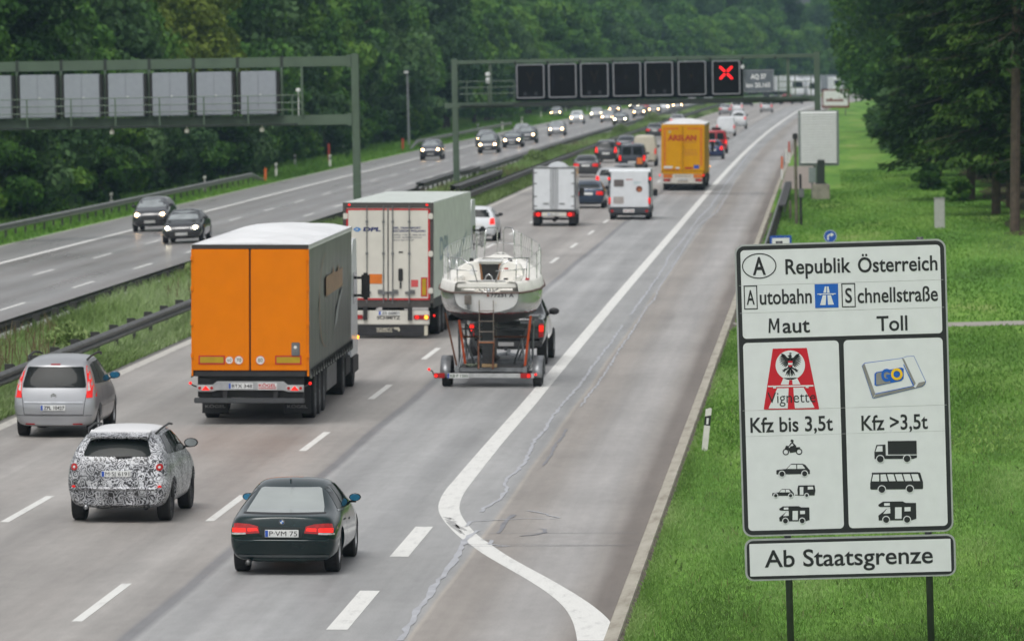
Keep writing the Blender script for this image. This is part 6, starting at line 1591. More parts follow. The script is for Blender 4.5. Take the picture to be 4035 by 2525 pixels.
# ================================================================ GUARDRAILS, GANTRIES, ROADSIDE FURNITURE
RAILM = mat('weathered_guardrail', (0.120, 0.120, 0.118), 0.5, 0.35, vary=0.3, scale=1.5)
RAILL = mat('galvanised_guardrail', (0.22, 0.225, 0.225), 0.45, 0.4, vary=0.25, scale=1.5)
POSTM = mat('guardrail_post', (0.045, 0.044, 0.042), 0.7, 0.2, vary=0.3)
WPROF = [(.0, -.155), (.03, -.14), (.075, -.10), (.075, -.055), (.005, -.02), (.005, .02), (.075, .055), (.075, .10), (.03, .14), (.0, .155)]
RAILD = mat('dark_guardrail_back', (0.040, 0.040, 0.040), 0.65, 0.1, vary=0.3, scale=1.5)
def guardrail(label, xr_f, Y0, Y1, face, m=RAILM, h=.75, group=None, step=4.0, ends=(False, False), spacer=.0, twin=False):
    ys = list(np.arange(Y0, Y1, step)) + [Y1]
    o = xr_f(Y0); base = road(o, Y0)
    t = thing('guardrail', label, 'guardrail', base, 0, group)
    V = []; Fq = []
    def top(Y):
        z = h - .155
        if ends[0] and Y < Y0 + 9: z = -.05 + (h - .105) * max(0, (Y - Y0) / 9)
        if ends[1] and Y > Y1 - 9: z = -.05 + (h - .105) * max(0, (Y1 - Y) / 9)
        return z
    fine = sorted(set([round(y, 3) for y in ys] + ([Y0 + 3, Y0 + 6, Y0 + 9] if ends[0] else []) + ([Y1 - 3, Y1 - 6, Y1 - 9] if ends[1] else [])))
    for Y in fine:
        p = road(xr_f(Y), Y)
        for a, c in WPROF: V.append((p.x + face * a - base.x, Y - base.y, p.z + top(Y) + c - base.z))
    k = len(WPROF)
    for i in range(len(fine) - 1):
        for j in range(k - 1): Fq.append((i * k + j, i * k + j + 1, (i + 1) * k + j + 1, (i + 1) * k + j))
    me = bpy.data.meshes.new('rail'); me.from_pydata(V, [], Fq); me.update()
    r = link('rail', me, m, t); sd = r.modifiers.new('t', 'SOLIDIFY'); sd.thickness = .012
    if twin:
        V2 = [(x - face * .34 - 2 * face * ((x - (road(xr_f(y + base.y), y + base.y).x - base.x)) * face), y, z) for x, y, z in V]
        me2 = bpy.data.meshes.new('rail'); me2.from_pydata(V2, [], [f[::-1] for f in Fq]); me2.update(); r2 = link('rail', me2, m, t); q2 = r2.modifiers.new('t', 'SOLIDIFY'); q2.thickness = .012
        cp = MB(); V3 = []
        for Y in fine:
            p = road(xr_f(Y), Y)
            for a in (-.40, .06): V3.append((p.x + face * a - base.x, Y - base.y, p.z + top(Y) + .12 - base.z))
        cp.add(V3, [(2 * i, 2 * i + 1, 2 * i + 3, 2 * i + 2) for i in range(len(fine) - 1)]); cp.build('top_cover', m, t)
    pm = MB(); pm.box(-.05, .05, -.03, .03, -.3, h - .06)
    pm.box(*sorted((face * .02, face * -spacer - face * .03)), -.055, .055, h - .24, h - .045) if spacer else pm.box(-.03, .03, -.06, .06, h - .3, h - .05)
    pme = pm.mesh('post'); pme.materials.append(POSTM); extra = MB()
    for n, Y in enumerate(ys):
        if ends[0] and Y < Y0 + 5 or ends[1] and Y > Y1 - 5: continue
        p = road(xr_f(Y) - face * (.06 + spacer), Y)
        if n < 100:
            q = link('post', pme, None, t); q.location = p - base
        else: 
            d = p - base; extra.box(d.x - .05, d.x + .05, d.y - .04, d.y + .04, d.z - .3, d.z + h)
    if extra.v: tag(extra.build('post', POSTM, t), kind='stuff')
    return t
guardrail('long dark guardrail along the right edge of the weedy median, beside the silver people carrier', lambda Y: -18.62, 96, 880, 1, spacer=.16, step=4)
guardrail('dark guardrail on the far side of the median weeds, facing the oncoming lanes', lambda Y: -21.75, 104, 315, -1, RAILD, spacer=.12, step=4)
guardrail('guardrail along the oncoming lanes beyond the far gantry', lambda Y: -21.9, 366, 900, -1, RAILM, spacer=.1, step=5.4, twin=True)
guardrail('short tall guardrail shielding the far gantry post on the oncoming side', lambda Y: -22.05 + (.35 if Y > 350 else 0), 318, 364, -1, RAILM, h=.95, step=4, twin=True)
guardrail('short guardrail with a blunt start shielding the far gantry post on the near lanes side', lambda Y: -19.35, 310, 352, 1, h=.95, step=4, twin=True)
E1 = GL(1020, 716); S2, E2 = GL(1609, 591), GL(1876, 512)
guardrail('galvanised guardrail at the left forest edge, dipping to the ground beside the orange stake', lambda Y: -38.1, 212, E1.y, 1, RAILL, ends=(False, True), step=3.4)
guardrail('galvanised guardrail on the left verge starting at the foot of the grey lamp pole', lambda Y: -38.0, S2.y, E2.y, 1, RAILL, ends=(True, False), step=4)
gr = guardrail('grey guardrail with a dark ribbed cover beside the right hard shoulder', lambda Y: -2.30, 196, 338, -1, RAILL, step=4, ends=(True, False))
rb = MB(); b0_ = road(-2.30, 196)
for k in range(46):
    Y = 284 + k * 1.15; rb.box(-2.28 - b0_.x, -1.93 - b0_.x, Y - b0_.y, Y + .75 - b0_.y, .74, .80)
rb.box(-2.26 - b0_.x, -2.22 - b0_.x, 284 - b0_.y, 337 - b0_.y, .70, .77); rb.box(-1.99 - b0_.x, -1.95 - b0_.x, 284 - b0_.y, 337 - b0_.y, .40, .77)
rb.build('ribbed_cover', mat('ribbed_cover_dark', (.06, .06, .062), .6), gr)

BRK = mat('bracket_black', (0.010, 0.011, 0.010), .7)
GREEN = mat('gantry_green', (0.082, 0.120, 0.082), 0.5, 0.1, vary=0.12, scale=1.2); GREEND = mat('gantry_dark_green', (0.020, 0.028, 0.023), 0.6, vary=0.15)
PANELG = mat('panel_grey', (0.285, 0.305, 0.345), 0.42, 0.1, vary=0.05); CONC = mat('concrete', (0.26, 0.24, 0.20), 0.85, vary=0.25, scale=2.2, bump=.4)
LEAN1, LEAN2 = -R(1.0), -R(1.15)
def on(root_loc, roll, p):                         # a point of a leaning frame in the world
    return Vector(root_loc) + Matrix.Rotation(roll, 3, 'Y') @ Vector(p)
# --- gantry 1 over the oncoming lanes, seen from behind
Y1 = F / 88.0; g1 = ((1409 - XV) / 88.0, Y1, .2)
t = thing('sign_gantry', 'green steel gantry over the oncoming lanes carrying grey backed signs', 'gantry', g1, 0, None, LEAN1)
for x in (-18.6, 0):
    p = MB(); p.box(x - .17, x + .17, -.17, .17, -.6, 7.86, .02); p.build('post', GREEN, t)
pb = MB(); pb.box(-18.43, -.17, -.2, .2, 7.30, 7.76, .02); pb.build('top_beam', GREEN, t)
pb = MB(); pb.box(-18.43, -.17, -.2, .2, 4.68, 5.14, .02); pb.build('bottom_beam', GREEN, t)
pj = MB()
for z in (7.53, 4.91): pj.box(-.36, -.165, -.23, .23, z - .28, z + .28, .01)
pj.build('beam_flange', GREEN, t)
wk = MB(); wk.box(-18.4, -2.6, -1.15, -.21, 4.72, 4.78); wk.build('walkway', GREEND, t)
for k in range(16):
    x = -2.75 - k * .995; pp_ = MB(); pp_.box(x - .03, x + .03, -1.14, -1.08, 4.70, 6.05) if k % 2 == 0 else pp_.box(x - .02, x + .02, -1.13, -1.09, 4.70, 5.0)
    if k % 2 == 0: pp_.build('railing_post', GREEN, t)
for z in (6.05, 5.72, 5.40):
    hr = MB(); hr.tube([(-18.3, -1.11, z), (-2.3, -1.11, z)], .022, 6); hr.build('handrail', GREEN, t)
for k in range(8):
    x = -3.28 - 1.99 * k; c = MB()
    for dx in ((.0,) if k else (.0, .9)): c.box(x - .05 + dx, x + .05 + dx, -.32, -.22, 5.14, 7.30)
    c.build('hanger', GREEN, t)
    nb = MB(); nb.box(x - .07, x + .07, -.215, .215, 7.26, 7.80); nb.build('clamp', GREEND, t)
for k in range(3):
    x = -4.15 - 3.38 * k
    l = MB(); l.box(x - .09, x + .09, -1.0, -.7, 4.44, 4.62, .02); l.box(x - .03, x + .03, -.9, -.8, 4.62, 4.72); l.build('lamp', mat('lamp_housing_pale', (.62, .60, .52), .5), t)
for k in range(7):
    xc = -4.30 - 1.99 * k
    nm = ('first', 'second', 'third', 'fourth', 'fifth', 'sixth', 'seventh')[k]
    s = thing('lane_signal', f'grey back of the {nm} lane signal on the left gantry, counted from its right post', 'lane signal', on(g1, LEAN1, (xc, -.42, 5.2)), 0, 'grey signal backs on the left gantry', LEAN1)
    b_ = MB(); b_.box(-.80, .80, -.22, .42, 0, 1.95, .03); b_.build('housing', PANELG, s)
    for sg in (-1, 1):
        d = MB(); d.box(*sorted((sg * .012, sg * .77)), -.245, -.21, .04, 1.91, .01); dd = d.build('door', PANELG, s)
    kn = MB(); kn.box(.05, .10, -.27, -.24, .85, .93); kn.build('latch', PLATEW, s)
    for sg in (-1, 1):
        sd = MB(); sd.box(*sorted((sg * .815, sg * .925)), -.2, .40, .05, 1.93); sd.build('bracket', BRK, s)
cmx = MB(); cmx.box(-.09, .09, -.2, .2, 1.05, 1.22, .03); cmx.tube([(0, 0, 0), (0, 0, 1.05)], .03, 6)
cm_ = thing('traffic_camera', 'small white camera on the railing of the left gantry', 'camera', on(g1, LEAN1, (-2.48, -1.0, 5.14)), 0, None, LEAN1); cmx.build('housing', PLATEW, cm_)

# --- gantry 2 over the near carriageway, seen from the front
Y2 = F / 68.8; g2 = ((1801 - XV) / 68.8, Y2, .15)
BLK = mat('signal_black', (0.007, 0.007, 0.008), .6, vary=.1, spec=.08); FRG = mat('signal_frame', (.27, .28, .30), .45, .2)
t = thing('sign_gantry', 'green steel gantry over the near lanes carrying black lane signals', 'gantry', g2, 0, None, LEAN2)
for x in (0, 20.75):
    p = MB(); p.box(x - .17, x + .17, -.17, .17, -.7, 7.62, .02); p.build('post', GREEN, t)
pb = MB(); pb.box(.17, 20.58, -.16, .2, 7.30, 7.52, .02); pb.build('top_beam', GREEN, t)
pb = MB(); pb.box(-.6, 20.58, -.16, .2, 4.78, 5.10, .02); pb.build('bottom_beam', GREEN, t)
wk = MB(); wk.box(.3, 20.4, -.95, -.17, 4.90, 4.96); wk.box(3.4, 16.6, -1.0, -.95, 4.80, 5.06); wk.build('walkway', GREEND, t)
for z in (6.3, 5.95, 5.6):
    for a, c in ((.3, 3.5), (18.5, 20.5)):
        hr = MB(); hr.tube([(a, -.9, z), (c, -.9, z)], .024, 6); hr.build('handrail', GREEN, t)
for x in (.75, 2.1, 3.45, 18.55, 19.5, 20.4):
    pp_ = MB(); pp_.box(x - .03, x + .03, -.93, -.87, 4.92, 6.32); pp_.build('railing_post', GREEN, t)
for x in (2.05, 19.1):
    hg = MB(); hg.box(x - .09, x + .09, -.05, .1, 5.1, 7.3); hg.build('hanger', GREEN, t)
for k in range(9):
    x = 3.5 + 1.86 * k; nb = MB(); nb.box(x - .06, x + .06, -.20, .24, 7.22, 7.40); nb.build('clamp', GREEND, t)
dp = MB(); dp.box(3.5, 16.5, -.12, .02, 5.14, 7.2); dp.build('backing_panel', mat('backing_blue_black', (.012, .016, .020), .7, spec=.15), t)
lf = (3.57, 5.41, 7.24, 9.10, 10.93, 12.82, 14.77)
GHOST = mat('signal_dim_amber', (.014, .012, .009), .6, spec=.1)
for k, x in enumerate(lf):
    nm = ('leftmost', 'second', 'third', 'fourth', 'fifth', 'sixth', 'rightmost')[k]
    lab = 'lane signal showing a red cross at the right end of the far gantry' if k == 6 else f'{nm} blank black lane signal on the far gantry, counted from the left'
    s = thing('lane_signal', lab, 'lane signal', on(g2, LEAN2, (x + .8, -.5, 5.28)), 0, 'black lane signals on the far gantry', LEAN2)
    b_ = MB(); b_.box(-.80, .80, -.05, .36, 0, 1.95, .05); b_.build('housing', FRG, s)
    fr = MB(); o_, i_ = rrect(-.80, .80, 0, 1.95, .12), rrect(-.735, .735, .065, 1.885, .07); n_o = len(o_)
    fr.add([(a, -.12, c) for a, c in o_] + [(a, -.12, c) for a, c in i_] + [(a, -.03, c) for a, c in o_] + [(a, -.03, c) for a, c in i_],
           [(j, (j + 1) % n_o, n_o + (j + 1) % n_o, n_o + j) for j in range(n_o)] + [(2 * n_o + j, 2 * n_o + (j + 1) % n_o, (j + 1) % n_o, j) for j in range(n_o)] + [(n_o + j, n_o + (j + 1) % n_o, 3 * n_o + (j + 1) % n_o, 3 * n_o + j) for j in range(n_o)])
    fr.build('frame', FRG, s)
    fc = flat([rrect(-.74, .74, .06, 1.89, .05)], lambda a, c: (a, -.06, c), 'display', BLK, s)
    if k == 6:
        for i in range(4):
            a0 = R(45 + 90 * i); d = Vector((math.cos(a0), math.sin(a0))); nv = Vector((-d.y, d.x)) * .055; c0 = Vector((0, 1.24))
            pts = [c0 + d * .12 + nv * q for q in (-.6, .6)] + [c0 + d * .48 + nv * (math.sin(u)) + d * .06 * math.cos(u) for u in np.linspace(math.pi / 2, -math.pi / 2, 7)]
            pts = [c0 + d * .10 - nv, c0 + d * .46 - nv] + [c0 + d * (.46 + .06 * math.cos(u)) - nv * math.cos(u + math.pi / 2) * -1 for u in ()] + [c0 + d * .52, c0 + d * .46 + nv, c0 + d * .10 + nv]
            flat([[(q.x, q.y) for q in pts]], lambda a, c: (a, -.066, c), 'red_stroke', mat('signal_red_lit', (.9, .02, .02), .4, emit=1.7, ecol=(1.0, .006, .012), vary=.05), fc)
    elif k % 2 == 0:
        flat([[(-.25, 1.5), (-.15, 1.5), (.0, 1.15), (.15, 1.5), (.25, 1.5), (.05, 1.0), (.05, .8), (-.05, .8), (-.05, 1.0)]], lambda a, c: (a, -.064, c), 'dim_symbol', GHOST, fc)
        if k in (0, 2, 4): flat([rect(-.40, -.22, .14, .36), rect(.22, .40, .14, .36)], lambda a, c: (a, -.064, c), 'pale_mark', mat('signal_pale_mark', (.035, .038, .044), .6, spec=.1), fc)
    else: flat([disc(-.05, 1.1, .12, 12)], lambda a, c: (a, -.064, c), 'dim_symbol', GHOST, fc)
s = thing('gantry_plate', 'grey plate reading AQ 37 km 20,165 beside the red cross signal', 'sign', on(g2, LEAN2, (17.42, -.5, 5.36)), 0, None, LEAN2)
b_ = MB(); b_.box(-.87, .87, -.05, .02, 0, 1.30, .012); b_.build('plate', mat('plate_slate', (.125, .145, .165), .45), s)
bd_ = ringpolys(0, 0, 1, 1)[:0]
for (q0, q1, z0, z1) in ((-.85, .85, 1.25, 1.28), (-.85, .85, .02, .05), (-.85, -.82, .05, 1.25), (.82, .85, .05, 1.25)): bd_.append(rect(q0, q1, z0, z1))
fl(s, 'border', mat('border_pale', (.30, .32, .34), .5), bd_, -.055)
wl_ = mat('lettering_white', (.72, .73, .74), .5)
words(s, 'AQ 37', -.46, .44, .78, .25, -.056, wl_, .045); words(s, 'km 20,165', -.72, .66, .30, .24, -.056, wl_, .03)
cm_ = thing('traffic_camera', 'white camera on a short pole at the left end of the far gantry', 'camera', on(g2, LEAN2, (1.95, -.7, 4.97)), 0, None, LEAN2)
c = MB(); c.tube([(0, 0, 0), (0, 0, 1.2)], .06, 8); c.build('pole', GREEN, cm_); c = MB(); c.box(-.11, .11, -.15, .2, 1.2, 1.55, .03); c.box(-.13, .13, -.2, .2, 1.62, 1.85, .04); c.build('housing', PLATEW, cm_)
cm_ = thing('traffic_camera', 'small white camera between the red cross signal and the grey plate', 'camera', on(g2, LEAN2, (16.52, -.75, 5.0)), 0, None, LEAN2)
c = MB(); c.tube([(0, 0, 0), (0, 0, 1.75)], .035, 6); c.build('pole', GREEND, cm_); c = MB(); c.box(-.1, .1, -.12, .12, 1.72, 1.95, .04); c.build('housing', PLATEW, cm_)
fb = thing('gantry_foundation', 'round-edged concrete block with dark green column under the far gantry right post', 'foundation', ((3236 - XV) / 71.5, 327.5, 0))
c = MB(); c.box(-.49, .49, -.45, .6, -.2, .86, .06); c.build('block', CONC, fb); c = MB(); c.box(-.21, .21, -.2, .35, .86, 2.2, .03); c.box(-.30, .30, -.25, .4, .86, .93); c.build('column', GREEND, fb)
wb = thing('louvred_board', 'tall white louvred board in a grey frame in front of the far gantry right post', 'board', ((3229.5 - XV) / 69.5, 330.6, 0), 0, None, -R(.6))
c = MB(); c.box(-1.14, 1.14, 0, .12, 1.80, 4.90, .03); c.build('frame', mat('board_frame', (.20, .23, .22), .45), wb)
for k in range(20):
    z = 1.95 + k * .144; c = MB(); c.add([(-1.0, -.02, z), (1.0, -.02, z), (1.0, -.072, z + .024), (-1.0, -.072, z + .024), (-1.0, -.012, z + .150), (1.0, -.012, z + .150)], [(0, 1, 2, 3), (3, 2, 5, 4)]); c.build('slat', mat('slat_white', (.55, .575, .56), .45, vary=.06), wb)
for x in (-.25, .25):
    c = MB(); c.box(x - .05, x + .05, .12, .3, 1.2, 1.85); c.build('bracket', GREEND, wb)
cb = thing('cabinet', 'small grey cabinet beside the concrete block of the far gantry', 'cabinet', ((3202 - XV) / 71, 329, 0)); boxpart('body', mat('cabinet_green_grey', (.22, .26, .25), .5), cb, -.2, .2, -.15, .15, .9, 1.75, bev=.02); boxpart('stand', GREYM, cb, -.05, .05, -.05, .05, -.1, .9)
# poles, cabinets, posts on the right verge
def pole(name, label, cat, px, py, htop, r, m, roll=-.02, extra=None):
    p = G(px, py); t = thing(name, label, cat, (p.x, p.y, -.02), 0, None, roll)
    h = (CAMH - (htop - HOR) / (F / p.y)); c = MB(); c.tube([(0, 0, -.2), (0, 0, h)], [r, r * .85], 10); c.build('shaft', m, t)
    return t, h
WOOD = mat('weathered_post', (.13, .12, .085), .8, vary=.25)
t, h = pole('camera_pole', 'tall weathered pole with a dark camera head left of the white louvred board', 'pole', 3139, 883, 545, .085, WOOD)
c = MB(); c.box(-.12, .12, -.2, .2, h - .02, h + .26, .04); c.build('camera_head', DARKM, t)
t, h = pole('dark_pole', 'shorter dark pole just right of the tall camera pole', 'pole', 3157, 888, 684, .07, DARKM)
c = MB(); c.box(-.10, .16, -.12, .12, h * .55, h * .72, .02); c.build('junction_box', GREYM, t)
t, h = pole('wooden_stake', 'low weathered stake in the grass left of the tall camera pole', 'stake', 3115, 864, 787, .075, WOOD)
pc = thing('grey_pillar', 'plain light grey concrete pillar standing alone in the grass by the spruces', 'pillar', ((3702 - XV) / 85.6, 271, 0), 0, None, -.015)
c = MB(); c.box(-.235, .235, -.2, .2, -.2, 1.42, .02); c.build('shaft', mat('pillar_grey', (.40, .40, .39), .7, vary=.08), pc); c = MB(); c.box(-.25, .25, -.215, .215, 1.42, 1.47, .01); c.build('cap', mat('pillar_cap', (.30, .30, .30), .7), pc)
def marker(px, py, h, label, m_top, seq, g=None, left=False, roll=0.0, w_=.06):
    p = GL(px, py) if left else G(px, py); t = thing('marker_stake', label, 'stake', p, 0, g, roll)
    z = 0
    for i, (m, q) in enumerate(seq): boxpart('segment', m, t, -w_, w_, -w_ * .6, w_ * .6, z - (.1 if i == 0 else 0), z + h * q, bev=.008); z += h * q
    return t
REDP = mat('stake_red', (.45, .05, .03), .5); ORG = mat('stake_orange', (.62, .13, .03), .5)
marker(3109, 643, 1.6, 'red and white marker stake at the far side of the lay-by', REDP, ((PLATEW, .5), (REDP, .5)))
marker(3098, 640, 1.0, 'white marker stake beside the red and white stake at the lay-by', PLATEW, ((PLATEW, 1),))
marker(3081, 708, 1.5, 'orange and white marker stake at the near corner of the lay-by', ORG, ((PLATEW, .45), (ORG, .55)))
marker(1296, 640, 1.5, 'red snow stake on the left verge behind the white delineators', REDP, ((REDP, 1),), None, True, w_=.075)
marker(1587, 594, 1.1, 'red snow stake just left of the grey lamp pole', REDP, ((REDP, 1),), None, True, w_=.085)
marker(1046, 716, .9, 'orange stake at the end of the left guardrail', ORG, ((ORG, 1),), None, True, w_=.085)
# delineator posts
DW = mat('delineator_white', (.62, .61, .57), .5, vary=.08)
def delineator(p, label, group, roll=0.0, h=1.0):
    t = thing('delineator', label, 'delineator', p, 0, group, roll)
    a = MB(); a.xprism([(-.05, -.3), (.05, -.3), (.05, h * .62), (-.05, h * .62)], -.06, .06); a.build('post', DW, t)
    a = MB(); a.prism([(-.062, h * .60), (.062, h * .60), (.062, h * .84), (-.062, h * .80)], -.052, .052); bd = a.build('black_band', INK, t)
    boxpart('reflector', PLATEW, bd, -.022, .022, -.06, -.05, h * .63, h * .77)
    a = MB(); a.prism([(-.06, h * .802), (.06, h * .842), (.06, h * .99), (.02, h), (-.06, h * .96)], -.05, .05); a.build('cap', DW, t); return t
delineator(G(2776, 1777), 'leaning white delineator with black band in the grass left of the toll sign', 'delineators', .10, .88)
DLX = ((440, 830, 'second'), (808, 756, 'third'), (1089, 699, 'fourth'), (1163, 660, 'fifth'), (1301, 662, 'sixth'), (1353, 620, 'seventh'), (1655, 552, 'eighth'), (1884, 524, 'ninth'), (1980, 516, 'tenth'), (2057, 494, 'eleventh'), (2132, 470, 'twelfth'), (2230, 441, 'thirteenth'), (2314, 438, 'fourteenth'))
for i, (x, y, nm) in enumerate(DLX):
    delineator(GL(x, y), f'white delineator with black band on the left verge, number {i + 1} counted away from the camera' if False else f'white delineator with black band on the left verge, {("nearest" if i == 0 else nm + " away")} from the camera', 'delineators on the left verge', -.02, 1.02).scale = (1.45, 1.2, 1)
# lamp pole left
p = GL(1612, 578); t = thing('lamp_pole', 'slim grey pole with a small camera head at the left forest edge', 'pole', p, 0, None, -.025)
hh = (CAMH - p.z) - (290 - HOR) / (F / p.y); c = MB(); c.tube([(0, 0, -.3), (0, 0, hh)], [.12, .09], 10); c.build('shaft', mat('pole_grey', (.24, .255, .27), .5, .2), t); c = MB(); c.box(-.32, .12, -.2, .2, hh, hh + .22, .05); c.build('head', PLATEW, t)
# blue signs beyond the toll sign
BLUE = mat('sign_blue', (.012, .075, .36), .4, vary=.05)
s = thing('rest_area_sign', 'blue framed white sign peeping over the top left edge of the toll sign', 'sign', ((3085 - XV) / 118, 197, 0), 0, None, -.03)
c = MB(); c.box(-.36, .36, -.01, .02, 1.25, 1.98, .01); c.build('plate', BLUE, s); fl(s, 'white_field', PLATEW, [rect(-.29, .29, 1.3, 1.90)], -.014); c = MB(); c.tube([(0, .04, -.1), (0, .04, 2.0)], .03, 8); c.build('post', GREYM, s)
s = thing('arrow_sign', 'round blue sign with a white arrow behind the toll sign', 'sign', ((3280 - XV) / 118, 196, 0), 0, None, -.03)
c = MB(); n = 28; cz = 1.99; c.prism([(.215 * math.cos(2 * math.pi * k / n), cz + .215 * math.sin(2 * math.pi * k / n)) for k in range(n)], -.01, .015); c.build('plate', BLUE, s)
fl(s, 'white_rim', PLATEW, ringpolys(0, cz, .195, .208, 28), -.013); fl(s, 'arrow', PLATEW, [[(-.10, cz - .12), (-.05, cz - .12), (-.05, cz), (-.02, cz + .03), (.03, cz + .03), (.03, cz - .02), (.13, cz + .055), (.03, cz + .13), (.03, cz + .08), (-.04, cz + .08), (-.10, cz + .02)]], -.014)
c = MB(); c.tube([(0, .04, -.1), (0, .04, 2.0)], .03, 8); c.build('post', GREYM, s)
# tourist sign far away
BRN = mat('tourist_brown', (.16, .035, .022), .5)
s = thing('tourist_sign', 'white tourist sign with brown border far beyond the gantry right post', 'sign', ((3293 - XV) / 30, 775, 0))
c = MB(); c.box(-1.8, 1.8, -.03, .03, 1.05, 3.5, .03); c.build('plate', BRN, s); fl(s, 'white_field', PLATEW, [rrect(-1.6, 1.6, 1.35, 3.3, .12)], -.036)
fl(s, 'silhouette', BRN, [[(-1.3, 1.9), (-1.2, 2.3), (-.9, 2.1), (-.6, 2.4), (-.3, 2.1), (.1, 2.2), (.4, 2.1), (.5, 2.6), (.6, 2.1), (.9, 2.3), (1.1, 1.9)]], -.039)
for x in (-1.3, 1.3):
    c = MB(); c.tube([(x, .08, -.2), (x, .08, 3.4)], .06, 8); c.build('post', GREYM, s)
# ================================================================ THE TOLL SIGN
SY = 78.0; SK = 1.67012 / (F / SY) * 1.0
LEANS = -R(1.78)
P0 = atY(1981.5 * 1.67012, 570.5 * 1.67012, SY); SZT = P0.z / math.cos(LEANS)
SIGNW = mat('sign_sheeting', (0.655, 0.675, 0.69), 0.45, vary=.035, scale=5)
SINK = mat('sign_black', (0.014, 0.015, 0.018), 0.45, vary=.05)
SBLUE = mat('sign_film_blue', (.008, .105, .46), .4, vary=.04); SRED = mat('sign_film_red', (.52, .006, .022), .4, vary=.04); SGREY = mat('sign_film_grey', (.23, .225, .215), .45); SYEL = mat('sign_film_yellow', (.80, .49, .01), .4)
SRIM = mat('sign_rim_aluminium', (.42, .43, .44), .35, .4, vary=.1)
sg = thing('toll_sign', 'big white toll sign headed Republik Österreich on two grey posts in the grass', 'road sign', (P0.x - SZT * math.sin(LEANS), SY, 0), 0, None, LEANS)
def fs(d): return lambda u, w_: ((u - 248.5) * SK, -d, SZT + w_ * SK)
def uvD(x, y):
    v = (y - 578 + .0302 * (x - 1733)) / (1 + .0302 * .0321); return (x - 1733 - .0321 * v, -v)
def c6(x, y): return uvD((2700 + x / 1.779) / 1.67012, (850 + y / 1.779) / 1.67012)
def cb_(x, y): return uvD((2700 + x / 1.68) / 1.67012, (1625 + y / 1.68) / 1.67012)
def P6(*p): return [c6(*q) for q in p]
def PB(*p): return [cb_(*q) for q in p]
def slab(name, u0, u1, w0, w1, r, d0, d1, m, parent):
    pts = rrect(u0, u1, w0, w1, r); q = MB(); q.prism([((u - 248.5) * SK, SZT + w_ * SK) for u, w_ in pts], -d1, -d0); return q.build(name, m, parent)
main = slab('main_panel', 0, 497, -690, 0, 22, -.03, .012, SRIM, sg)
lowp = slab('lower_panel', 3, 500.5, -795, -696, 20, -.03, .012, SRIM, sg)
flat([rrect(4, 493, -686, -4, 19)], fs(.0145), 'black_border', SINK, main)
def wpanel(u0, u1, w0, w1, r): return flat([rrect(u0, u1, w0, w1, r)], fs(.017), 'white_panel', SIGNW, main)
wpanel(13.5, 483.5, -222, -13.5, 9); wpanel(13.5, 239, -676, -232, 10); wpanel(250.5, 483.5, -676, -232, 10)
flat([rrect(8, 496, -791, -700, 16)], fs(.0145), 'black_border', SINK, lowp); flat([rrect(14.5, 489, -784, -707, 2)], fs(.017), 'white_panel', SIGNW, lowp)
JNT = mat('sheet_joint', (.40, .41, .41), .6)
flat([[(8, v), (489, v + .6), (489, v + 1.4), (8, v + .8)] for v in (-97, -162, -392)] + [[(13.5, -453), (483, -452.4), (483, -451.8), (13.5, -452.4)]], fs(.0185), 'sheet_joint', JNT, main)
def line(s, conv, x0, y0, x1, y1, cap, bold=.012, parent=None, d=.0205, m=None, skew=0):
    a, b = conv(x0, y0), conv(x1, y1)
    return lettering(s, a[0], b[0], (a[1] + b[1]) / 2, cap, fs(d), bold, 'lettering', m or SINK, parent or main, skew)
line('Republik', c6, 705, 408, 1163, 395, 34, .016); line('Österreich', c6, 1212, 393, 1768, 382, 34, .016)
line('A', c6, 476, 414, 568, 411, 40, .02)
ov = c6(520, 352); flat(ringpolys(ov[0], ov[1], 38.2, 40.6, 44, 27.6, 30), fs(.0205), 'oval', SINK, main)
line('A', c6, 434, 622, 490, 622, 33, .014); line('utobahn', c6, 526, 619, 890, 614, 34, .014); line('S', c6, 1124, 607, 1172, 607, 33, .016); line('chnellstraße', c6, 1210, 607, 1772, 596, 34, .014)
def frame(conv, x0, y0, x1, y1, wd):
    (a, b), (c, d) = conv(x0, y0), conv(x1, y1); u0, u1, w0, w1 = a, c, d, b
    flat([rect(u0, u1, w1 - wd, w1), rect(u0, u1, w0, w0 + wd), rect(u0, u0 + wd, w0 + wd, w1 - wd), rect(u1 - wd, u1, w0 + wd, w1 - wd)], fs(.0205), 'letter_frame', SINK, main)
frame(c6, 411, 491, 511, 655, 2.3); frame(c6, 1095, 474, 1197, 639, 2.3)
a, c = c6(908, 480), c6(1077, 642); mb = flat([rect(a[0], c[0], c[1], a[1])], fs(.0205), 'motorway_symbol', SBLUE, main)
flat([P6((980, 495), (991, 495), (990, 540), (970, 540)), P6((996, 495), (1006, 495), (1014, 540), (996, 540)), P6((928, 546), (1057, 543), (1057, 549), (928, 552)), P6((943, 551), (955, 551), (955, 556), (943, 556)), P6((1030, 549), (1042, 549), (1042, 554), (1030, 554)),
      P6((966, 556), (990, 556), (986, 625), (947, 626)), P6((998, 556), (1022, 555), (1044, 622), (1003, 624))], fs(.023), 'road_and_bridge', SIGNW, mb)
line('aut', c6, 686, 820, 878, 816, 34, .014); flat([P6((587, 822), (590, 720), (606, 720), (626, 782), (646, 719), (662, 719), (663, 820), (648, 820), (648, 748), (631, 800), (620, 800), (602, 750), (600, 822))], fs(.0205), 'lettering', SINK, main); line('Toll', c6, 1345, 805, 1560, 801, 34, .014)
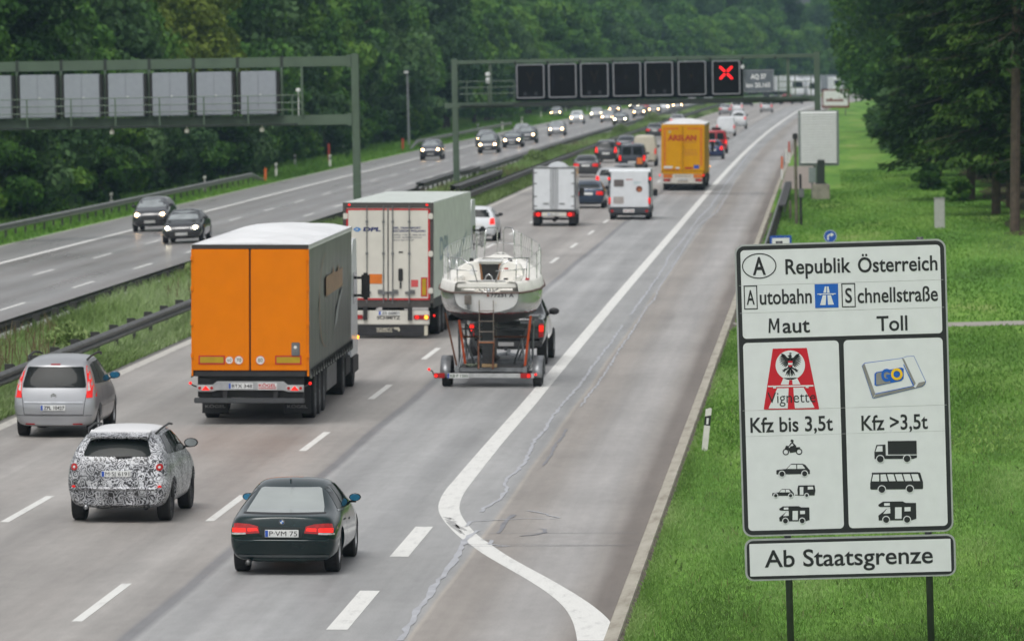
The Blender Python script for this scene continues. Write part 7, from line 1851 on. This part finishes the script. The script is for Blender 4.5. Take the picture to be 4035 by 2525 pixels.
# vignette emblem
vg = flat([P6((617, 932), (855, 926), (943, 1350), (940, 1356), (560, 1360), (555, 1354))], fs(.0205), 'vignette_emblem', SRED, main)
cc = c6(740, 1047); flat([disc(cc[0], cc[1], 34.7, 40)], fs(.023), 'white_disc', SIGNW, vg)
flat([P6((692, 1137), (786, 1135), (812, 1182), (757, 1183), (754, 1148), (733, 1148), (729, 1184), (673, 1184)), P6((583, 1192), (903, 1186), (903, 1196), (848, 1197), (848, 1198), (583, 1201)), P6((620, 1200), (641, 1200), (641, 1210), (620, 1210)), P6((848, 1196), (869, 1196), (869, 1206), (848, 1206)),
      P6((650, 1209), (729, 1208), (723, 1351), (588, 1352)), P6((762, 1206), (834, 1204), (911, 1345), (773, 1350))], fs(.023), 'white_road', SIGNW, vg)
def e(*p): return [c6(740 + x, 1045 + y) for x, y in p]
eagle = []
for s in (-1, 1):
    eagle.append(e((s * 6, -48), (s * 22, -52), (s * 40, -72), (s * 58, -80), (s * 66, -76), (s * 54, -60), (s * 40, -40), (s * 26, -12), (s * 14, 0), (s * 6, -10)))
    for (tx, ty_, rx, ry) in ((72, -62, 46, -64), (79, -48, 44, -56), (80, -32, 40, -48), (77, -16, 36, -40), (70, -2, 32, -30), (60, 8, 28, -22), (49, 15, 24, -14), (38, 18, 18, -6)):
        d = Vector((tx - rx, ty_ - ry)).normalized(); nrm = Vector((-d.y, d.x)) * 4.2; m_ = Vector((rx, ry)).lerp(Vector((tx, ty_)), .6)
        eagle.append(e(*[(s * q[0], q[1]) for q in ((rx - nrm.x, ry - nrm.y), (m_.x - nrm.x, m_.y - nrm.y), (tx, ty_), (m_.x + nrm.x, m_.y + nrm.y), (rx + nrm.x, ry + nrm.y))]))
    eagle.append(e((s * 10, 12), (s * 26, 22), (s * 42, 26), (s * 46, 34), (s * 58, 36), (s * 50, 42), (s * 56, 50), (s * 44, 46), (s * 40, 54), (s * 36, 42), (s * 24, 34), (s * 8, 24)))
    for tx, ty_ in ((30, 62), (34, 76), (20, 82), (8, 86)): eagle.append(e((0, 24), (s * 8, 26), (s * tx * .75 + s * 4, ty_ * .78), (s * tx, ty_), (s * tx * .7 - s * 3, ty_ * .8)))
eagle.append(e((-14, -46), (14, -46), (18, -10), (14, 22), (0, 34), (-14, 22), (-18, -10)))
eagle.append(e((8, -46), (10, -62), (6, -72), (-4, -74), (-10, -68), (-22, -62), (-12, -58), (-8, -46)))
eagle.append(e((-8, -76), (-9, -86), (-4, -81), (0, -88), (4, -81), (9, -86), (8, -76)))
eg_ = flat(eagle, fs(.0255), 'eagle', SINK, vg)
flat([e((-16, -28), (16, -28), (15, 4), (8, 12), (0, 15), (-8, 12), (-15, 4))], fs(.028), 'shield', SRED, eg_) ; flat([e((-16, -14), (16, -14), (15.5, 0), (-15.5, 0))], fs(.0305), 'shield_band', SIGNW, eg_)
line('Vignette', c6, 583, 1312, 919, 1308, 25.5, -.004, vg, .0255)
# toll box picture
gb = flat([P6((1240, 1050), (1260, 1030), (1518, 996), (1555, 983), (1606, 981), (1690, 1160), (1684, 1180), (1664, 1196), (1325, 1280), (1316, 1278))], fs(.0205), 'toll_box_picture', SBLUE, main)
flat([P6((1243, 1051), (1262, 1034), (1520, 999), (1556, 986), (1604, 984), (1686, 1160), (1680, 1178), (1662, 1193), (1326, 1276), (1319, 1275))], fs(.023), 'box_face', SIGNW, gb)
flat([P6((1243, 1052), (1260, 1036), (1336, 1246), (1320, 1275)), P6((1322, 1276), (1338, 1252), (1600, 1192), (1616, 1206), (1640, 1168), (1686, 1158), (1682, 1176), (1662, 1193)), P6((1521, 998), (1536, 1001), (1618, 1172), (1608, 1190))], fs(.0255), 'box_shade', SGREY, gb)
flat([P6((1530, 1040), (1536, 1040), (1606, 1186), (1600, 1192)), P6((1334, 1250), (1334, 1245), (1600, 1189), (1603, 1193))], fs(.028), 'box_edge', SBLUE, gb)
go = flat([P6((1330, 1105), (1344, 1094), (1518, 1062), (1534, 1069), (1533, 1138), (1517, 1155), (1344, 1192), (1330, 1184))], fs(.028), 'blue_label', SBLUE, gb)
flat([P6((1341, 1107), (1352, 1099), (1440, 1083), (1440, 1168), (1350, 1186), (1341, 1180))], fs(.0305), 'grey_field', SGREY, go)
line('G', c6, 1378, 1160, 1442, 1150, 26, .05, go, .033, SBLUE); line('G', c6, 1398, 1159, 1452, 1150, 22, .03, go, .0335, SGREY) if False else None
line('O', c6, 1446, 1152, 1528, 1140, 25, .035, go, .033, SYEL)
line('Kfz bis 3,5t', cb_, 437, 129, 983, 122, 34, .014); line('Kfz >3,5t', cb_, 1172, 114, 1610, 108, 34, .014)
line('Ab Staatsgrenze', cb_, 534, 1014, 1648, 1008, 39, .012, lowp)
# pictograms: black shapes with white windows
def pict(name, blk, wht=(), wheels=()):
    o = flat([PB(*p) for p in blk], fs(.0205), name, SINK, main)
    pol = [PB(*p) for p in wht]
    for (x, y, r) in wheels: c_ = cb_(x, y); pol.append(disc(c_[0], c_[1], (r + 5.5) / 2.8056, 24))
    if pol: flat(pol, fs(.023), 'white_detail', SIGNW, o)
    for x, y, r in wheels: flat([disc(cb_(x, y)[0], cb_(x, y)[1], r / 2.8056, 24)], fs(.0255), 'wheel_mark', SINK, o)
    return o
rw = cb_(671, 262); fw = cb_(759, 259)
mo = flat([PB((665, 238), (672, 220), (690, 222), (705, 200), (716, 196), (740, 222), (738, 230), (766, 230), (764, 238), (748, 240), (744, 262), (700, 268), (690, 250), (668, 246)), PB((701, 190), (704, 181), (714, 179), (722, 184), (722, 196), (712, 198))] + ringpolys(rw[0], rw[1], 5.2, 7.6, 22) + ringpolys(fw[0], fw[1], 5.2, 7.6, 22), fs(.0205), 'pictogram', SINK, main)
flat([PB((690, 232), (712, 206), (722, 216), (712, 224), (704, 222), (696, 234))], fs(.023), 'white_detail', SIGNW, mo)
car_p = lambda ox, oy, k: [(ox + x * k, oy + y * k) for x, y in ((0, 45), (3, 42), (66, 34), (96, 2), (104, 0), (175, 0), (190, 6), (222, 44), (222, 67), (0, 71))]
pict('pictogram', [car_p(609, 340, 1)], [[(680, 374), (704, 347), (740, 346), (741, 374)], [(747, 346), (780, 346), (800, 372), (747, 374)]], [(646, 408, 17), (796, 405, 17)])
pict('pictogram', [car_p(582, 508, .645), [(731, 545), (752, 545), (752, 549), (731, 549)], [(748, 512), (754, 484), (862, 482), (868, 516), (862, 549), (752, 551)]], [[(629, 530), (644, 513), (667, 512), (667, 530)], [(671, 512), (692, 512), (705, 529), (671, 530)], [(764, 494), (788, 494), (788, 546), (764, 546)], [(817, 492), (851, 491), (854, 509), (817, 511)]], [(605, 551, 11), (704, 551, 11), (810, 549, 10)])
def camper(ox, oy, k, name='pictogram'):
    T = lambda pts: [(ox + x * k, oy + y * k) for x, y in pts]
    return pict(name, [T([(0, 18), (24, 2), (128, 0), (144, 8), (199, 8), (201, 92), (176, 100), (2, 102), (0, 76), (28, 54), (42, 40), (62, 40), (62, 30), (8, 30), (0, 26)])],
                [T([(30, 10), (60, 9), (60, 23), (30, 24)]), T([(26, 66), (44, 41), (63, 40), (63, 64), (27, 67)]), T([(88, 32), (123, 31), (123, 92), (88, 93)]), T([(138, 31), (170, 30), (170, 52), (138, 53)])], [(ox + 41 * k, oy + 98 * k, 16 * k), (ox + 152 * k, oy + 97 * k, 16 * k)])
camper(629, 621, 1.0); camper(1285, 587, 1.25)
pict('pictogram', [[(1345, 188), (1535, 185), (1537, 275), (1347, 277)], [(1257, 262), (1270, 214), (1330, 211), (1333, 284), (1538, 282), (1538, 296), (1515, 305), (1258, 307)]], [[(1264, 259), (1277, 222), (1310, 221), (1311, 257)]], [(1296, 307, 22), (1473, 304, 22)])
pict('pictogram', [[(1230, 468), (1242, 410), (1240, 398), (1545, 393), (1560, 398), (1579, 458), (1580, 500), (1574, 505), (1235, 510), (1230, 504)]],
     [[(1240, 455), (1250, 410), (1289, 409), (1289, 455)], [(1298, 409), (1332, 408), (1345, 454), (1299, 455)], [(1341, 408), (1384, 408), (1398, 453), (1355, 454)], [(1393, 408), (1438, 407), (1452, 453), (1408, 453)], [(1447, 407), (1492, 407), (1506, 452), (1461, 453)], [(1501, 407), (1545, 406), (1560, 452), (1515, 452)]], [(1307, 508, 22), (1492, 505, 22)])
SPOST = mat('sign_post_grey', (.075, .08, .085), .5, .3, vary=.15)
for u in (105.5, 437.0):
    x = (u - 248.5) * SK + (.0) ; q = MB(); q.tube([(x, .06, -.4), (x, .06, SZT + .03)], .047, 14); q.build('post', SPOST, sg, True)
for w_ in (-60, -330, -640, -745):
    q = MB(); q.box(-1.3, 1.3, .03, .07, SZT + w_ * SK - .02, SZT + w_ * SK + .02); q.build('cross_rail', SRIM, sg)
# ================================================================ THE REST OF THE TRAFFIC
C_ = {'silver': SILVER, 'white': WHITEP, 'black': paint('black', (.022, .023, .026), .16, .2, .05, 1), 'dark_grey': paint('dark_grey', (.075, .080, .086), .22, .4), 'blue': paint('dark_blue', (.012, .035, .075), .2, .2, .05, .9),
      'navy': paint('navy', (.010, .022, .085), .2, .1), 'red': paint('red', (.36, .012, .018), .25), 'grey': paint('mid_grey', (.18, .185, .19), .25, .4), 'beige': paint('beige', (.50, .46, .36), .4), 'night': paint('dark_blue_grey', (.030, .036, .050), .25, .2, .05, 1)}
GN = 'cars ahead on the near carriageway'; GO = 'oncoming cars on the left carriageway'
car('hatch', 'rear', 1880, 950, C_['white'], 'white car showing past the front of the white refrigerated lorry', 'car', 'car', GN, lamps=LAMPON)
car('sedan', 'rear', 2318, 820, C_['blue'], 'dark blue saloon between the white box van and the motorhome', 'car', 'car', GN, lamps=LAMPMID)
car('hatch', 'rear', 2403, 762, C_['white'], 'white hatchback half hidden behind the left side of the motorhome', 'car', 'car', GN, lamps=LAMPON)
car('sedan', 'rear', 2310, 698, C_['dark_grey'], 'dark grey saloon just beyond the white box van in the left lane', 'car', 'car', GN)
car('mpv', 'rear', 2389, 641, C_['black'], 'black people carrier with bright tail lamps left of the dark van', 'car', 'car', GN, lamps=LAMPON)
car('sedan', 'rear', 2468, 605, C_['night'], 'dark saloon showing its roof above the dark van', 'car', 'car', GN, lamps=LAMPMID)
vn = car('van', 'rear', 2492, 676, C_['night'], 'dark blue van with an orange plate on its rear door', 'van', 'van', GN, lamps=LAMPON)
o = fl(vn, 'hazard_plate', mat('van_plate_orange', (.60, .16, .02), .5), [rect(.34, .72, .52, .95)], -2.425); 
car('suv', 'rear', 2462, 742, C_['grey'], 'grey car whose roof shows over the motorhome', 'car', 'car', GN, sc=(.95, 1, .92))
bg = car('van', 'rear', 2541, 655, C_['beige'], 'beige high roofed camper right of the dark van', 'camper_van', 'camper van', GN, blind=True, sc=(.92, .9, 1.16))
car('sedan', 'rear', 2580, 545, C_['dark_grey'], 'dark saloon left of the yellow lorry roof in the left lane', 'car', 'car', GN)
car('sedan', 'rear', 2668, 502, C_['silver'], 'silver roofed car just above the yellow lorry', 'car', 'car', GN)
car('hatch', 'rear', 2808, 628, C_['navy'], 'small dark blue hatchback with lit brake lamps right of the yellow lorry', 'car', 'car', GN, lamps=LAMPON)
car('van', 'rear', 2822, 605, C_['red'], 'red van with a dark roof box in front of the blue hatchback', 'van', 'van', GN, sc=(.97, 1, .99), lamps=LAMPON)
car('van', 'rear', 2860, 537, C_['white'], 'plain white panel van ahead of the red van', 'van', 'van', GN, blind=True, lamps=LAMPMID)
car('suv', 'rear', 2910, 509, C_['white'], 'tall white off-roader with dark rear window ahead of the white panel van', 'car', 'car', GN, sc=(1, 1, 1.24))
car('sedan', 'rear', 2858, 453, C_['silver'], 'silver saloon beyond the white off-roader in the left lane', 'car', 'car', GN)
car('mpv', 'rear', 2903, 446, C_['white'], 'white van directly under the gap left of the red cross signal', 'van', 'van', GN, lamps=LAMPMID)
car('sedan', 'rear', 2942, 419, C_['night'], 'dark car under the far gantry just right of the white van', 'car', 'car', GN)
car('mpv', 'rear', 3020, 444, C_['silver'], 'silver van alone in the right lane under the grey plate', 'van', 'van', GN, lamps=LAMPMID)
car('hatch', 'rear', 3056, 413, C_['night'], 'dark distant car left of the red distant car under the gantry', 'car', 'car', GN)
car('suv', 'rear', 3100, 411, C_['red'], 'red distant vehicle at the bend of the road under the gantry', 'car', 'car', GN)
car('sedan', 'rear', 3140, 410, C_['grey'], 'grey distant car entering the bend by the gantry right post', 'car', 'car', GN)
L_ = dict(left=True, group=GO)
car('suv', 'front', 600, 911, C_['black'], 'black off-roader with lit lamps, rear of the two nearest oncoming cars', **L_)
car('sedan', 'front', 725, 958, C_['black'], 'black saloon with lit lamps, nearest oncoming car', cool=True, **L_)
car('suv', 'front', 1700, 630, C_['night'], 'dark oncoming car alone left of the far gantry left post', **L_)
car('mpv', 'front', 1925, 604, C_['dark_grey'], 'dark oncoming people carrier just right of the far gantry left post', **L_)
car('hatch', 'front', 1912, 577, C_['grey'], 'grey oncoming car tucked behind the dark people carrier', **L_)
car('sedan', 'front', 2020, 582, C_['night'], 'low dark oncoming saloon second right of the far gantry left post', **L_)
car('suv', 'front', 2078, 566, C_['dark_grey'], 'dark grey oncoming car overlapping the low dark saloon', **L_)
car('hatch', 'front', 2055, 548, C_['silver'], 'silver oncoming car whose roof shows between two dark cars', **L_)
car('hatch', 'front', 2194, 536, C_['silver'], 'silver oncoming car by itself with bright lamps left of the box van roof', **L_)
car('hatch', 'front', 2191, 463, C_['grey'], 'grey oncoming car farthest to the left at the verge below the signals', **L_)
car('suv', 'front', 2273, 490, C_['white'], 'white oncoming off-roader below the third lane signal', **L_)
car('sedan', 'front', 2351, 468, C_['silver'], 'silver oncoming saloon below the gap after the third lane signal', cool=True, **L_)
car('sedan', 'front', 2421, 448, C_['night'], 'dark oncoming car behind the silver saloon under the fourth signal', **L_)
car('hatch', 'front', 2395, 483, C_['silver'], 'silver oncoming hatchback, left one of a close pair under the fourth signal', **L_)
car('sedan', 'front', 2445, 493, C_['dark_grey'], 'dark grey oncoming saloon, right one of a close pair under the fourth signal', cool=True, **L_)
car('suv', 'front', 2520, 466, C_['dark_grey'], 'dark grey oncoming off-roader under the fifth signal', **L_)
car('hatch', 'front', 2545, 442, C_['red'], 'red oncoming car in the distant queue under the fifth signal', **L_)
car('sedan', 'front', 2578, 451, C_['grey'], 'grey oncoming car right of the red one in the distant queue', **L_)
car('mpv', 'front', 2617, 442, C_['white'], 'white oncoming people carrier in the distant queue', **L_)
car('hatch', 'front', 2500, 432, C_['night'], 'dark oncoming car with one bright lamp at the back of the queue', cool=True, **L_)
car('sedan', 'front', 2671, 433, C_['silver'], 'silver oncoming car near the right end of the distant queue', **L_)
car('sedan', 'front', 2725, 424, C_['white'], 'white oncoming car at the right end of the distant queue', **L_)
car('hatch', 'front', 2790, 416, C_['silver'], 'small silver oncoming car vanishing under the red cross signal', **L_)
# roof box on the red car, brake lamp strip on the blue hatchback
for o in list(COL.objects):
    if o.get('label', '').startswith('red van with a dark roof box'): boxpart('roof_box', DARKM, o, -.40, .40, -1.6, .2, 1.93, 2.12, bev=.06)
    if o.get('label', '').startswith('small dark blue hatchback'): decal(get_body('hatch')[1], [rect(-.22, .22, 1.375, 1.43)], 'rear', .02, 'brake_light', LAMPON, o, .06)
# far lorries where the road swings right
def far_lorry(px, py, m, label, hd, cabm):
    p = GL(px, py); t = thing('lorry', label, 'lorry', (p.x, p.y, p.z), hd, 'far lorries at the bend')
    b = MB(); b.box(-1.27, 1.27, -12, 0, 1.1, 3.9, .03); b.build('load_body', m, t); b = MB(); b.xprism([(.5, .6), (2.7, .6), (2.75, 1.3), (2.4, 3.3), (.5, 3.5)], -1.22, 1.22); c = b.build('cab', cabm, t)
    g = MB(); g.add([(-1.1, 2.70, 1.7), (1.1, 2.70, 1.7), (1.0, 2.45, 3.0), (-1.0, 2.45, 3.0)], [(0, 1, 2, 3)]); g.build('windscreen', GLASS, c)
    k = MB(); k.box(-1.0, 1.0, -11, 2.4, .5, 1.1); k.build('chassis', DARKM, t)
    for y in (-9.5, -8.2, -1.2, 1.8):
        for s in (-1, 1): add_wheel(t, s * 1.08, y, .5, .3, False, GREYM, s)
far_lorry(3120, 384, WHITEP, 'white lorry far off above the grey plate of the gantry', R(205), WHITEP)
far_lorry(3190, 388, WHITEP, 'white lorry with dark windscreen far off beside the gantry right post', R(200), WHITEP)
far_lorry(3275, 372, PANELG, 'grey lorry far off between the gantry right post and the trees', R(215), WHITEP)

# ================================================================ labels for the trees, far ones out of view dropped
def proj(P):
    d = P - cam.location; z = d.dot(FW); return CX + F * d.dot(RT) / z, CY - F * d.dot(UP) / z
def ordn(n): return '%d%s' % (n, 'th' if 10 <= n % 100 <= 20 else {1: 'st', 2: 'nd', 3: 'rd'}.get(n % 10, 'th'))
def land(px):
    for lim, q in ((500, 'at the left edge'), (1090, 'behind left gantry signs'), (1380, 'left of left gantry post'), (1500, 'behind left gantry post'), (1780, 'between the two gantries'), (2050, 'behind far gantry railing'),
                   (2430, 'above left lane signals'), (2760, 'above middle lane signals'), (2960, 'above red cross signal'), (3300, 'near gantry right post'), (3480, 'beside tourist sign'), (3800, 'over grass strip'), (9999, 'at the right edge')):
        if px < lim: return q
groups = {}
for o, key in TREES:
    bz = o.location; px = proj(bz)[0]; rad = 5.5 * F / bz.y
    if px + rad < 0 or px - rad > 4035:
        for c in list(o.children): bpy.data.objects.remove(c)
        bpy.data.objects.remove(o); continue
    groups.setdefault(o['group'], []).append((px, o, key))
ADJ = {'b': 'dark green', 'f': 'fresh green', 'g': 'grey green', 'y': 'yellow green', 's': 'low leafy', 'n': 'dark drooping', 'w': 'pale'}
ROW = {GL1: ('tree', 'front forest row'), GL2: ('tall tree', 'back forest row'), GL3: ('bush', 'forest foot'), GR_: ('spruce', 'spruce stand'),
       'broadleaf trees beyond the spruces on the right': ('tree', 'right wood'), 'bushes under the right-hand trees': ('bush', 'right scrub'), 'weed shrubs on the median': ('weed shrub', 'median weeds')}
for g, L in groups.items():
    L.sort(key=lambda q: q[0])
    for i, (px, o, key) in enumerate(L):
        nm, row = ROW[g]; o['label'] = f'{ADJ[key[0]]} {nm} {land(px)}, {ordn(i + 1)} from left in {row}' if nm != 'weed shrub' else f'pale green weed shrub growing between the median guardrails, {ordn(i + 1)} from left'

# ================================================================ haze
HZ = MB(); HZ.box(-560, 420, -120, 2300, -3.5, 62); hz = HZ.build('haze'); tag(hz, 'thin pale haze hanging over the far road', 'haze', kind='stuff')
m = bpy.data.materials.new('haze_volume'); m.use_nodes = True; n = m.node_tree.nodes; n.remove(n['Principled BSDF'])
pv = n.new('ShaderNodeVolumePrincipled'); pv.inputs['Color'].default_value = (.50, .72, 1.0, 1); pv.inputs['Density'].default_value = 0.00010; pv.inputs['Anisotropy'].default_value = 0.2
m.node_tree.links.new(pv.outputs[0], n['Material Output'].inputs['Volume']); hz.data.materials.append(m)

for r0 in PROTO.values():                          # the patterns the traffic was copied from
    for c in list(r0.children_recursive): bpy.data.objects.remove(c)
    bpy.data.objects.remove(r0)
